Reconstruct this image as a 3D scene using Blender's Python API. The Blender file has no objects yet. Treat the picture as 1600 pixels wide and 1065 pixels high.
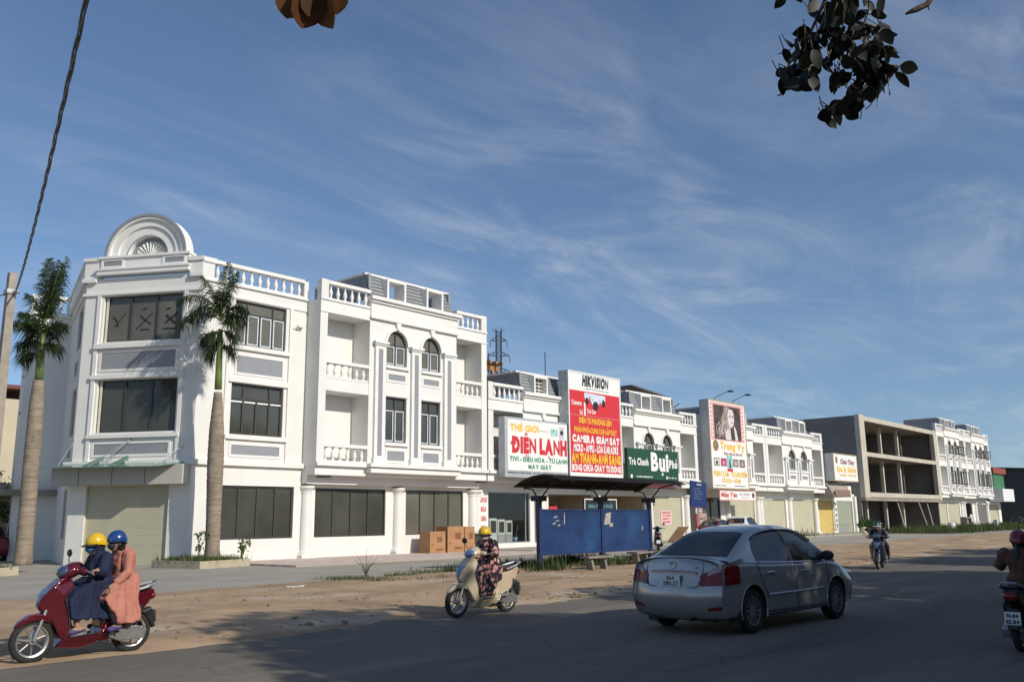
import bpy, math, random
from math import sin, cos, pi, radians, atan2, sqrt
from mathutils import Vector as V, Matrix, noise
random.seed(7)
SC = bpy.context.scene
COL = SC.collection

# ---------------------------------------------------------------- camera
def set_camera():
    y, p, r = radians(41.3), radians(11.4), radians(.64)
    fw = V((cos(y)*cos(p), sin(y)*cos(p), sin(p)))
    rt = V((sin(y), -cos(y), 0)); up = rt.cross(fw)
    rt2 = rt*cos(r)-up*sin(r); up2 = up*cos(r)+rt*sin(r)
    c = bpy.data.cameras.new('camera'); o = bpy.data.objects.new('camera', c); COL.objects.link(o)
    m = Matrix((rt2, up2, -fw)).transposed().to_4x4(); m.translation = V((0, 0, 1.58))
    o.matrix_world = m
    c.sensor_width = 36; c.lens = 1383/1600*36; c.clip_end = 8000; c.clip_start = .05
    SC.camera = o
set_camera()

# ---------------------------------------------------------------- sky, sun, exposure
SUN_H = V((.05, -1.0)).normalized(); SUN_E = radians(31.5)
def set_world():
    w = bpy.data.worlds.new('World'); SC.world = w; w.use_nodes = True
    nt = w.node_tree; N = nt.nodes; L = nt.links
    bg = N['Background']; bg.inputs[1].default_value = SKY_STRENGTH
    sky = N.new('ShaderNodeTexSky'); sky.sky_type = 'NISHITA'; sky.sun_disc = False
    sky.sun_elevation = SUN_E; sky.sun_rotation = atan2(SUN_H.x, SUN_H.y)
    sky.altitude = 20; sky.air_density = 1.0; sky.dust_density = .5; sky.ozone_density = 3.5
    # the band near the ground is clear in the photograph: look the colour up a little higher
    t0 = N.new('ShaderNodeTexCoord'); vm = N.new('ShaderNodeVectorMath'); vm.operation = 'MULTIPLY_ADD'; L.new(t0.outputs['Generated'], vm.inputs[0]); vm.inputs[1].default_value = (1, 1, .9); vm.inputs[2].default_value = (0, 0, .055)
    vn = N.new('ShaderNodeVectorMath'); vn.operation = 'NORMALIZE'; L.new(vm.outputs[0], vn.inputs[0]); L.new(vn.outputs[0], sky.inputs['Vector'])
    # thin cirrus: direction projected on a high cloud layer
    tc = N.new('ShaderNodeTexCoord'); sp = N.new('ShaderNodeSeparateXYZ'); L.new(tc.outputs['Generated'], sp.inputs[0])
    ad = N.new('ShaderNodeMath'); ad.operation = 'ADD'; ad.inputs[1].default_value = .12; L.new(sp.outputs[2], ad.inputs[0])
    mx = N.new('ShaderNodeMath'); mx.operation = 'MAXIMUM'; mx.inputs[1].default_value = .06; L.new(ad.outputs[0], mx.inputs[0])
    dx = N.new('ShaderNodeMath'); dx.operation = 'DIVIDE'; L.new(sp.outputs[0], dx.inputs[0]); L.new(mx.outputs[0], dx.inputs[1])
    dy = N.new('ShaderNodeMath'); dy.operation = 'DIVIDE'; L.new(sp.outputs[1], dy.inputs[0]); L.new(mx.outputs[0], dy.inputs[1])
    cb = N.new('ShaderNodeCombineXYZ'); L.new(dx.outputs[0], cb.inputs[0]); L.new(dy.outputs[0], cb.inputs[1])
    def layer(rot, scl, scale, detail, dist, lo, hi, loc=(0, 0, 0)):
        mp = N.new('ShaderNodeMapping'); mp.inputs['Rotation'].default_value = (0, 0, radians(rot)); mp.inputs['Scale'].default_value = scl
        mp.inputs['Location'].default_value = loc
        L.new(cb.outputs[0], mp.inputs[0])
        n = N.new('ShaderNodeTexNoise'); n.inputs['Scale'].default_value = scale; n.inputs['Detail'].default_value = detail
        n.inputs['Roughness'].default_value = .62; n.inputs['Distortion'].default_value = dist
        L.new(mp.outputs[0], n.inputs['Vector'])
        r = N.new('ShaderNodeMapRange'); r.interpolation_type = 'SMOOTHSTEP'; r.inputs[1].default_value = lo; r.inputs[2].default_value = hi
        L.new(n.outputs['Fac'], r.inputs[0]); return r.outputs[0]
    a = layer(100, (.8, 1.7, 1), 1.15, 12, 2.0, .42, .78, (1.4, 3.9, 0))
    b = layer(20, (.8, .8, 1), .7, 3, .6, .30, .60, (2.2, 8.1, 0))
    m1 = N.new('ShaderNodeMath'); m1.operation = 'MULTIPLY'; L.new(a, m1.inputs[0]); L.new(b, m1.inputs[1])
    c = layer(52, (.5, 1.6, 1), .75, 10, 1.6, .44, .80, (4.6, 1.1, 0))
    m2 = N.new('ShaderNodeMath'); m2.operation = 'MULTIPLY_ADD'; L.new(c, m2.inputs[0]); m2.inputs[1].default_value = .55; L.new(m1.outputs[0], m2.inputs[2])
    m3 = N.new('ShaderNodeMath'); m3.operation = 'MULTIPLY'; m3.use_clamp = True; L.new(m2.outputs[0], m3.inputs[0]); m3.inputs[1].default_value = CLOUD
    mix = N.new('ShaderNodeMix'); mix.data_type = 'RGBA'
    L.new(m3.outputs[0], mix.inputs['Factor']); tn = N.new('ShaderNodeMix'); tn.data_type = 'RGBA'; tn.blend_type = 'MULTIPLY'; tn.inputs[0].default_value = 1; L.new(sky.outputs[0], tn.inputs[6]); tn.inputs[7].default_value = (.965, .98, 1.0, 1); L.new(tn.outputs[2], mix.inputs[6]); mix.inputs[7].default_value = (6.2, 6.6, 7.2, 1)
    L.new(mix.outputs[2], bg.inputs[0])
SKY_STRENGTH = .093; CLOUD = .34
set_world()
def set_sun():
    l = bpy.data.lights.new('sun', 'SUN'); l.energy = 3.15; l.angle = radians(.53); l.color = (1, .935, .825)
    o = bpy.data.objects.new('sun', l); COL.objects.link(o)
    d = V((SUN_H.x*cos(SUN_E), SUN_H.y*cos(SUN_E), sin(SUN_E)))
    o.rotation_euler = d.to_track_quat('Z', 'Y').to_euler(); o.location = d*60
set_sun()
SC.view_settings.view_transform = 'Standard'; SC.view_settings.look = 'None'
SC.view_settings.gamma = 1; SC.view_settings.use_curve_mapping = False
SC.view_settings.exposure = 0.24

# ---------------------------------------------------------------- materials
MATS = {}
def mat(name, col, rough=.6, metal=0, var=.12, scale=3., bump=0., bscale=40., spec=.5, coat=0, col2=None, detail=5, stretch=(1, 1, 1), trans=0, lo=.35, hi=.65, emit=0):
    if name in MATS: return MATS[name]
    m = bpy.data.materials.new(name); m.use_nodes = True; nt = m.node_tree; N = nt.nodes; L = nt.links
    b = N['Principled BSDF']
    b.inputs['Roughness'].default_value = rough; b.inputs['Metallic'].default_value = metal
    b.inputs['Specular IOR Level'].default_value = spec; b.inputs['Coat Weight'].default_value = coat; b.inputs['Coat Roughness'].default_value = .05
    if trans: b.inputs['Transmission Weight'].default_value = trans
    tc = N.new('ShaderNodeTexCoord'); mp = N.new('ShaderNodeMapping'); mp.inputs['Scale'].default_value = stretch
    L.new(tc.outputs['Object'], mp.inputs[0])
    n = N.new('ShaderNodeTexNoise'); n.inputs['Scale'].default_value = scale; n.inputs['Detail'].default_value = detail; n.inputs['Roughness'].default_value = .6
    L.new(mp.outputs[0], n.inputs['Vector'])
    r = N.new('ShaderNodeMapRange'); r.inputs[1].default_value = lo; r.inputs[2].default_value = hi; L.new(n.outputs['Fac'], r.inputs[0])
    mix = N.new('ShaderNodeMix'); mix.data_type = 'RGBA'; L.new(r.outputs[0], mix.inputs['Factor'])
    c2 = col2 if col2 else tuple(min(1, c*(1-var)) for c in col)
    c1 = col if col2 else tuple(min(1, c*(1+var*.5)) for c in col)
    mix.inputs[6].default_value = (*c1, 1); mix.inputs[7].default_value = (*c2, 1)
    L.new(mix.outputs[2], b.inputs['Base Color'])
    if bump:
        n2 = N.new('ShaderNodeTexNoise'); n2.inputs['Scale'].default_value = bscale; n2.inputs['Detail'].default_value = 4; L.new(mp.outputs[0], n2.inputs['Vector'])
        bp = N.new('ShaderNodeBump'); bp.inputs['Strength'].default_value = bump; bp.inputs['Distance'].default_value = .02
        L.new(n2.outputs['Fac'], bp.inputs['Height']); L.new(bp.outputs[0], b.inputs['Normal'])
    MATS[name] = m; return m
def two_noise(m, col3, scale, lo, hi, fac=1., stretch=(1, 1, 1), loc=(0, 0, 0)):
    """lay a further patchy colour over a material (stains, dust, wear)"""
    nt = m.node_tree; N = nt.nodes; L = nt.links; b = N['Principled BSDF']
    src = b.inputs['Base Color'].links[0].from_socket
    tc = N.new('ShaderNodeTexCoord'); mp = N.new('ShaderNodeMapping'); mp.inputs['Scale'].default_value = stretch; mp.inputs['Location'].default_value = loc
    L.new(tc.outputs['Object'], mp.inputs[0])
    n = N.new('ShaderNodeTexNoise'); n.inputs['Scale'].default_value = scale; n.inputs['Detail'].default_value = 7; n.inputs['Roughness'].default_value = .65; L.new(mp.outputs[0], n.inputs['Vector'])
    r = N.new('ShaderNodeMapRange'); r.interpolation_type = 'SMOOTHSTEP'; r.inputs[1].default_value = lo; r.inputs[2].default_value = hi; r.inputs[4].default_value = fac
    L.new(n.outputs['Fac'], r.inputs[0])
    mix = N.new('ShaderNodeMix'); mix.data_type = 'RGBA'; L.new(r.outputs[0], mix.inputs['Factor']); L.new(src, mix.inputs[6]); mix.inputs[7].default_value = (*col3, 1)
    L.new(mix.outputs[2], b.inputs['Base Color']); return m
WHITE = mat('white stucco', (.76, .745, .70), .85, var=.05, scale=.6, bump=.12, bscale=60, spec=.2)
two_noise(WHITE, (.58, .55, .50), .9, .56, .85, .6, (1.6, 1.6, .16))
two_noise(WHITE, (.60, .58, .54), 5.5, .66, .85, .5, (1, 1, .35), (3, 1, 2))
WTRIM = mat('white trim paint', (.78, .765, .725), .8, var=.05, scale=1.2, spec=.25)
two_noise(WTRIM, (.62, .60, .56), 1.3, .6, .88, .45, (1.5, 1.5, .3))
LILAC = mat('grey lilac panel paint', (.27, .282, .305), .75, var=.07, scale=2)
SLATE = mat('grey siding paint', (.27, .278, .292), .6, var=.1, scale=1.5)
FRAME = mat('dark bronze aluminium', (.075, .07, .062), .4, .3, var=.1)
SASH = mat('pale film wrapped sash', (.62, .66, .70), .45, var=.25, scale=9)
GLASS = mat('dark tinted glass', (.07, .072, .060), .06, var=.25, scale=.5, spec=.5)
GLASS2 = mat('grey filmed glass', (.15, .145, .115), .12, var=.25, scale=.4, spec=.5)
SHUT = mat('beige green shutter', (.50, .475, .35), .55, var=.07, scale=.8, spec=.35)
SHUTY = mat('yellow shutter', (.62, .46, .15), .55, var=.07, scale=.8)
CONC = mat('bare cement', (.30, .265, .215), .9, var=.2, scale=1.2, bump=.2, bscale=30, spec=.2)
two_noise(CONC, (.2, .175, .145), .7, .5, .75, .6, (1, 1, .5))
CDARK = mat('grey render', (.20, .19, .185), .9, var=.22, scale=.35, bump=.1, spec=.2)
METAL = mat('galvanised metal', (.42, .43, .44), .45, .55, var=.12, scale=5)
SIGNSIDE = mat('grey sign cabinet', (.46, .48, .50), .5, .2, var=.15, scale=2.5)
BLACK = mat('black plastic', (.018, .018, .02), .45, var=.2, scale=8)
RUBBER = mat('tyre rubber', (.022, .022, .021), .85, var=.25, scale=12)
CHROME = mat('chrome', (.75, .75, .76), .14, 1, var=.05)
ALLOY = mat('alloy', (.48, .47, .45), .35, .8, var=.15, scale=15)
IRON = mat('dark steel', (.035, .037, .042), .55, .4, var=.2, scale=6)
SKIN = mat('skin', (.42, .255, .175), .55, var=.12, scale=14)
PW = mat('print white', (.80, .80, .77), .45, var=.04)
PR = mat('print red', (.62, .03, .035), .45, var=.06)
PY = mat('print yellow', (.80, .50, .03), .45, var=.08)
PG = mat('print green', (.03, .26, .12), .45, var=.06)
PK = mat('print black', (.02, .02, .022), .45, var=.1)
PB = mat('print blue', (.012, .03, .14), .4, var=.1)
PGREY = mat('print grey', (.3, .31, .33), .5, var=.1)
PPINK = mat('print pink', (.72, .36, .34), .5, var=.08)

# ---------------------------------------------------------------- mesh helpers
class MB:
    def __init__(s, M=None): s.v = []; s.f = []; s.m = []; s.M = M or Matrix(); s.mi = 0
    def add(s, vs, fs):
        b = len(s.v); s.v += [s.M @ V(p) for p in vs]; s.f += [tuple(b+i for i in f) for f in fs]; s.m += [s.mi]*len(fs); return s
    def box(s, x0, x1, y0, y1, z0, z1):
        return s.add([(x, y, z) for z in (z0, z1) for y in (y0, y1) for x in (x0, x1)],
                     [(0, 2, 3, 1), (4, 5, 7, 6), (0, 1, 5, 4), (1, 3, 7, 5), (3, 2, 6, 7), (2, 0, 4, 6)])
    def quad(s, *p): return s.add(p, [tuple(range(len(p)))])
    def prism(s, pts, y0, y1):
        """(x,z) outline, counter-clockwise seen from -y, extruded along y"""
        n = len(pts)
        return s.add([(x, y0, z) for x, z in pts]+[(x, y1, z) for x, z in pts],
                     [tuple(range(n)), tuple(range(2*n-1, n-1, -1))]+[(i, i+n, (i+1) % n+n, (i+1) % n) for i in range(n)])
    def slab(s, pts, w):
        """side outline (x,z) with half widths w (number or list) - closed solid for blobs"""
        n = len(pts); ws = w if isinstance(w, (list, tuple)) else [w]*n
        return s.add([(x, -ww, z) for (x, z), ww in zip(pts, ws)]+[(x, ww, z) for (x, z), ww in zip(pts, ws)],
                     [tuple(range(n)), tuple(range(2*n-1, n-1, -1))]+[(i, i+n, (i+1) % n+n, (i+1) % n) for i in range(n)])
    def tube(s, path, r, n=8, cap=True, flat=1.):
        path = [V(p) for p in path]; k = len(path); rs = r if isinstance(r, (list, tuple)) else [r]*k
        vs = []; prev = None
        for i, p in enumerate(path):
            t = (path[min(i+1, k-1)]-path[max(i-1, 0)])
            t = t.normalized() if t.length > 1e-9 else V((0, 0, 1))
            if prev is None:
                a = V((0, 0, 1)) if abs(t.z) < .9 else V((1, 0, 0))
                u = t.cross(a).normalized()
            else:
                u = (prev-t*prev.dot(t)); u = u.normalized() if u.length > 1e-6 else t.orthogonal().normalized()
            prev = u; w = t.cross(u)
            for j in range(n):
                a = 2*pi*j/n; vs.append(p+u*cos(a)*rs[i]+w*sin(a)*rs[i]*flat)
        fs = [(i*n+j, i*n+(j+1) % n, (i+1)*n+(j+1) % n, (i+1)*n+j) for i in range(k-1) for j in range(n)]
        if cap: fs += [tuple(range(n-1, -1, -1)), tuple((k-1)*n+j for j in range(n))]
        return s.add(vs, fs)
    def capsule(s, path, r, n=10):
        """closed tube with rounded ends; r per point; a radius may be (a,b)"""
        path = [V(p) for p in path]; rs = list(r) if isinstance(r, (list, tuple)) else [r]*len(path)
        d0 = (path[0]-path[1]).normalized(); d1 = (path[-1]-path[-2]).normalized(); r0, r1 = rs[0], rs[-1]
        path = [path[0]+d0*r0*.9, path[0]+d0*r0*.6]+path+[path[-1]+d1*r1*.6, path[-1]+d1*r1*.9]
        rs = [r0*.4, r0*.78]+rs+[r1*.78, r1*.4]
        return s.tube(path, rs, n)
    def ell(s, c, r, n=12, m=8, R=None):
        c = V(c); vs = []; fs = []
        for i in range(m+1):
            th = pi*i/m
            for j in range(n):
                a = 2*pi*j/n; p = V((r[0]*sin(th)*cos(a), r[1]*sin(th)*sin(a), r[2]*cos(th)))
                if R: p = R @ p
                vs.append(c+p)
        for i in range(m):
            for j in range(n): fs.append((i*n+j, (i+1)*n+j, (i+1)*n+(j+1) % n, i*n+(j+1) % n))
        return s.add(vs, fs)
    def lathe(s, prof, n=16, c=(0, 0, 0), ax='z', cap=True):
        c = V(c); vs = []
        for r, h in prof:
            for j in range(n):
                a = 2*pi*j/n
                p = (r*cos(a), r*sin(a), h) if ax == 'z' else ((r*cos(a), h, r*sin(a)) if ax == 'y' else (h, r*cos(a), r*sin(a)))
                vs.append(c+V(p))
        k = len(prof); fl = -1 if ax == 'y' else 1
        fs = [(i*n+j, i*n+(j+1) % n, (i+1)*n+(j+1) % n, (i+1)*n+j) for i in range(k-1) for j in range(n)]
        if cap: fs += [tuple(range(n-1, -1, -1)), tuple((k-1)*n+j for j in range(n))]
        if fl < 0: fs = [tuple(reversed(f)) for f in fs]
        return s.add(vs, fs)
    def wall(s, x0, x1, z0, z1, holes, y0, y1):
        """slab in the x-z plane with rectangular openings and proper reveals"""
        xs = sorted({x0, x1, *[min(max(h[i], x0), x1) for h in holes for i in (0, 1)]}); zs = sorted({z0, z1, *[min(max(h[i], z0), z1) for h in holes for i in (2, 3)]})
        def solid(i, j):
            if i < 0 or j < 0 or i >= len(xs)-1 or j >= len(zs)-1: return False
            cx = (xs[i]+xs[i+1])/2; cz = (zs[j]+zs[j+1])/2
            return not any(h[0] < cx < h[1] and h[2] < cz < h[3] for h in holes)
        for i in range(len(xs)-1):
            for j in range(len(zs)-1):
                if not solid(i, j): continue
                a, b, c, d = xs[i], xs[i+1], zs[j], zs[j+1]
                s.quad((a, y0, c), (b, y0, c), (b, y0, d), (a, y0, d)); s.quad((a, y1, c), (a, y1, d), (b, y1, d), (b, y1, c))
                if not solid(i-1, j): s.quad((a, y0, c), (a, y0, d), (a, y1, d), (a, y1, c))
                if not solid(i+1, j): s.quad((b, y0, c), (b, y1, c), (b, y1, d), (b, y0, d))
                if not solid(i, j-1): s.quad((a, y0, c), (a, y1, c), (b, y1, c), (b, y0, c))
                if not solid(i, j+1): s.quad((a, y0, d), (b, y0, d), (b, y1, d), (a, y1, d))
        return s
    def spandrel(s, xa, xb, zs, zt, y0, y1, n=8):
        xc = (xa+xb)/2; rx = (xb-xa)/2; h = zt-zs
        for sg in (-1, 1):
            pts = [(xc+sg*rx*cos(pi/2*i/n), zs+h*sin(pi/2*i/n)) for i in range(n+1)]; cor = (xc+sg*rx, zt)
            for (ax, az), (bx, bz) in zip(pts, pts[1:]):
                t = [(cor[0], y0, cor[1]), (ax, y0, az), (bx, y0, bz)]
                s.quad(*(t if sg < 0 else t[::-1]))
                q = [(ax, y0, az), (ax, y1, az), (bx, y1, bz), (bx, y0, bz)]
                s.quad(*(q if sg < 0 else q[::-1]))
        return s
    def ring(s, xc, zc, r0, r1, y0, y1, a0=0, a1=pi, n=16, sx=1.):
        for i in range(n):
            a = a0+(a1-a0)*i/n; b = a0+(a1-a0)*(i+1)/n
            P = lambda r, t: (xc+r*cos(t)*sx, zc+r*sin(t))
            s.prism([P(r0, a), P(r1, a), P(r1, b), P(r0, b)], y0, y1)
        return s
def mesh_of(mb, mats, smooth=False, name='mesh'):
    me = bpy.data.meshes.new(name); me.from_pydata([tuple(p) for p in mb.v], [], mb.f)
    for m in (mats if isinstance(mats, (list, tuple)) else [mats]): me.materials.append(m)
    if any(mb.m): me.polygons.foreach_set('material_index', mb.m)
    if smooth: me.polygons.foreach_set('use_smooth', [True]*len(me.polygons))
    me.update(); return me
def ob(name, mb, mats, parent=None, smooth=False, loc=None, rot=None):
    me = mb if isinstance(mb, bpy.types.Mesh) else mesh_of(mb, mats, smooth, name)
    o = bpy.data.objects.new(name, me); COL.objects.link(o); o.parent = parent
    if loc: o.location = loc
    if rot: o.rotation_euler = rot
    return o
def tag(o, label, cat, group=None):
    o['label'] = label; o['category'] = cat
    if group: o['group'] = group
    return o
def thing(name, label, cat, loc=(0, 0, 0), rz=0, group=None):
    o = bpy.data.objects.new(name, None); COL.objects.link(o); o.location = loc; o.rotation_euler = (0, 0, rz)
    o.empty_display_size = .3
    return tag(o, label, cat, group)
def setting(name, mb, mats, smooth=False, loc=None):
    o = ob(name, mb, mats, None, smooth, loc); o['kind'] = 'structure'; return o
def stuff(name, mb, mats, label, cat, parent=None, smooth=False, loc=None):
    o = ob(name, mb, mats, parent, smooth, loc); o['kind'] = 'stuff'
    if parent is None: tag(o, label, cat)
    return o
def autosmooth(me, ang=35):
    import bmesh
    bm = bmesh.new(); bm.from_mesh(me); bmesh.ops.remove_doubles(bm, verts=bm.verts, dist=1e-5); bmesh.ops.recalc_face_normals(bm, faces=bm.faces)
    for f in bm.faces: f.smooth = True
    for e in bm.edges:
        if len(e.link_faces) == 2 and e.calc_face_angle(0) > radians(ang): e.smooth = False
    bm.to_mesh(me); bm.free(); return me
TMP = bpy.data.scenes.new('workbench')
def evaluated(o, keep=True):
    """apply modifiers on a scratch scene, so the big scene need not be re-evaluated"""
    extra = [m.object for m in o.modifiers if getattr(m, 'object', None)]
    for q in [o]+extra:
        if q.name not in TMP.collection.objects: TMP.collection.objects.link(q)
    par = o.parent; o.parent = None
    vl = TMP.view_layers[0]; vl.update(); dg = vl.depsgraph; dg.update()
    me = bpy.data.meshes.new_from_object(o.evaluated_get(dg)); o.modifiers.clear()
    for q in [o]+extra: TMP.collection.objects.unlink(q)
    o.parent = par
    if keep: old = o.data; o.data = me; bpy.data.meshes.remove(old); return o
    return me
def blob(name, mb, mats, parent=None, voxel=.012, it=6, fac=.5):
    """fuse overlapping closed solids into one continuous smooth skin"""
    o = ob(name, mb, mats, parent)
    r = o.modifiers.new('r', 'REMESH'); r.mode = 'VOXEL'; r.voxel_size = voxel
    s = o.modifiers.new('s', 'SMOOTH'); s.iterations = it; s.factor = fac
    evaluated(o); o.data.name = name
    ml = mats if isinstance(mats, (list, tuple)) else [mats]
    o.data.materials.clear()
    for m in ml: o.data.materials.append(m)
    n = len(o.data.polygons); o.data.polygons.foreach_set('use_smooth', [True]*n); o.data.polygons.foreach_set('material_index', [0]*n); return o
def paint(o, fn):
    """material index per face from its centre (clothing against skin on one skin)"""
    for p in o.data.polygons: p.material_index = fn(p.center)
def Fr(ox, oy, dx, dy, root=(0, 0)):
    """local frame: x along (dx,dy), y to its left, relative to a root"""
    l = sqrt(dx*dx+dy*dy); dx /= l; dy /= l
    return Matrix(((dx, -dy, 0, ox-root[0]), (dy, dx, 0, oy-root[1]), (0, 0, 1, 0), (0, 0, 0, 1)))

# ---------------------------------------------------------------- lettering
_ch = {}
import unicodedata
def glyph(c, bold):
    k = (c, bold)
    if k in _ch: return _ch[k]
    cu = bpy.data.curves.new('t', 'FONT'); cu.body = c; cu.size = 1; cu.offset = bold; cu.resolution_u = 3
    o = bpy.data.objects.new('t', cu); me = evaluated(o, False)
    vs = [(v.co.x, v.co.y) for v in me.vertices]; fs = [tuple(p.vertices) for p in me.polygons]
    bpy.data.objects.remove(o); bpy.data.curves.remove(cu); bpy.data.meshes.remove(me)
    _ch[k] = (vs, fs); return _ch[k]
def text(mb, s, x0, x1, z0, z1, y, bold=.035, slant=0., depth=0.):
    """lay a line of capitals/lower case into the box x0..x1, z0 (base) .. z1 (cap height); marks drawn apart"""
    out = []; cx = 0
    def poly(p, lift=0): out.append(([(a, b) for a, b in p], [tuple(range(len(p)))], lift))
    for c in s:
        if c == ' ': cx += .30; continue
        d = 'Dd'['Đđ'.index(c)] if c in 'Đđ' else c
        nf = unicodedata.normalize('NFD', d); base = nf[0]; marks = nf[1:]
        if base == 'i' and any(m in '\u0301\u0300\u0309\u0303' for m in marks): base = 'ı'
        vs, fs = glyph(base, min(bold, .03) if base in 'MmNWw' else bold)
        if not vs: cx += .3; continue
        if base in 'VTYA' and s[max(0, s.index(c)-1)] in 'KALV': cx -= .19 if 'KV' in s else .07
        a = min(v[0] for v in vs); b = max(v[0] for v in vs); t = max(v[1] for v in vs); lo = min(v[1] for v in vs)
        out.append(([(v[0]-a+cx, v[1]) for v in vs], fs, 0))
        w = b-a; m = cx+w/2; th = .075+bold
        if c in 'Đđ':
            zz = .34 if c == 'Đ' else .58
            poly([(cx-.12, zz), (cx+w*.48, zz), (cx+w*.48, zz+th), (cx-.12, zz+th)], 1)
        yy = t+.06
        if '\u0302' in marks: poly([(m-.17, yy), (m-.08, yy), (m, yy+.09), (m+.08, yy), (m+.17, yy), (m+.04, yy+.17), (m-.04, yy+.17)], 1); yy += .12
        if '\u0306' in marks: poly([(m-.17, yy+.14), (m-.12, yy+.02), (m, yy-.01), (m+.12, yy+.02), (m+.17, yy+.14), (m+.09, yy+.14), (m, yy+.07), (m-.09, yy+.14)], 1); yy += .12
        if '\u031b' in marks: poly([(cx+w-.02, t-.12), (cx+w+.1, t-.02), (cx+w+.12, t+.1), (cx+w+.04, t+.1), (cx+w-.04, t)], 1)
        if '\u0301' in marks: poly([(m-.03, yy), (m+.05, yy), (m+.17, yy+.17), (m+.06, yy+.17)], 1)
        if '\u0300' in marks: poly([(m-.05, yy), (m+.03, yy), (m-.06, yy+.17), (m-.17, yy+.17)], 1)
        if '\u0309' in marks: poly([(m-.03, yy), (m+.04, yy), (m+.09, yy+.12), (m+.02, yy+.2), (m-.08, yy+.17), (m-.06, yy+.11), (m+.01, yy+.12)], 1)
        if '\u0303' in marks: poly([(m-.17, yy+.02), (m-.09, yy+.12), (m+.06, yy+.06), (m+.17, yy+.14), (m+.12, yy+.02), (m+.02, yy-.02), (m-.08, yy+.05)], 1)
        if '\u0323' in marks: poly([(m-.06, lo-.16), (m+.06, lo-.16), (m+.06, lo-.05), (m-.06, lo-.05)], 1)
        cx += w+.065
    if not out: return mb
    a = min(p[0] for o in out for p in o[0]); b = max(p[0] for o in out for p in o[0]); cap = .72
    for vs, fs, lift in out:
        f = lambda p: (x0+(p[0]-a)/(b-a)*(x1-x0)+slant*p[1]*(z1-z0), z0+p[1]/cap*(z1-z0))
        yy = y-lift*.0015
        pts = [f(p) for p in vs]
        mb.add([(p[0], yy, p[1]) for p in pts], fs)
        if depth:
            # side skirts of raised letters
            ed = {}
            for fc in fs:
                for i in range(len(fc)):
                    e = (fc[i], fc[(i+1) % len(fc)]); ed[tuple(sorted(e))] = ed.get(tuple(sorted(e)), 0)+1
            for (i, j), c in ed.items():
                if c == 1: mb.quad((pts[i][0], yy, pts[i][1]), (pts[j][0], yy, pts[j][1]), (pts[j][0], yy+depth, pts[j][1]), (pts[i][0], yy+depth, pts[i][1]))
    return mb
def marks(mb, x0, x1, z0, z1, y, rnd, dens=.8):
    """print too small to read in the photograph: a row of tiny strokes"""
    x = x0; h = z1-z0
    while x < x1:
        w = h*rnd.uniform(.3, .7)
        if rnd.random() < dens: mb.quad((x, y, z0), (min(x+w*.72, x1), y, z0), (min(x+w*.72, x1), y, z0+h*rnd.uniform(.6, 1)), (x, y, z0+h*.8))
        x += w
    return mb
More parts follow.
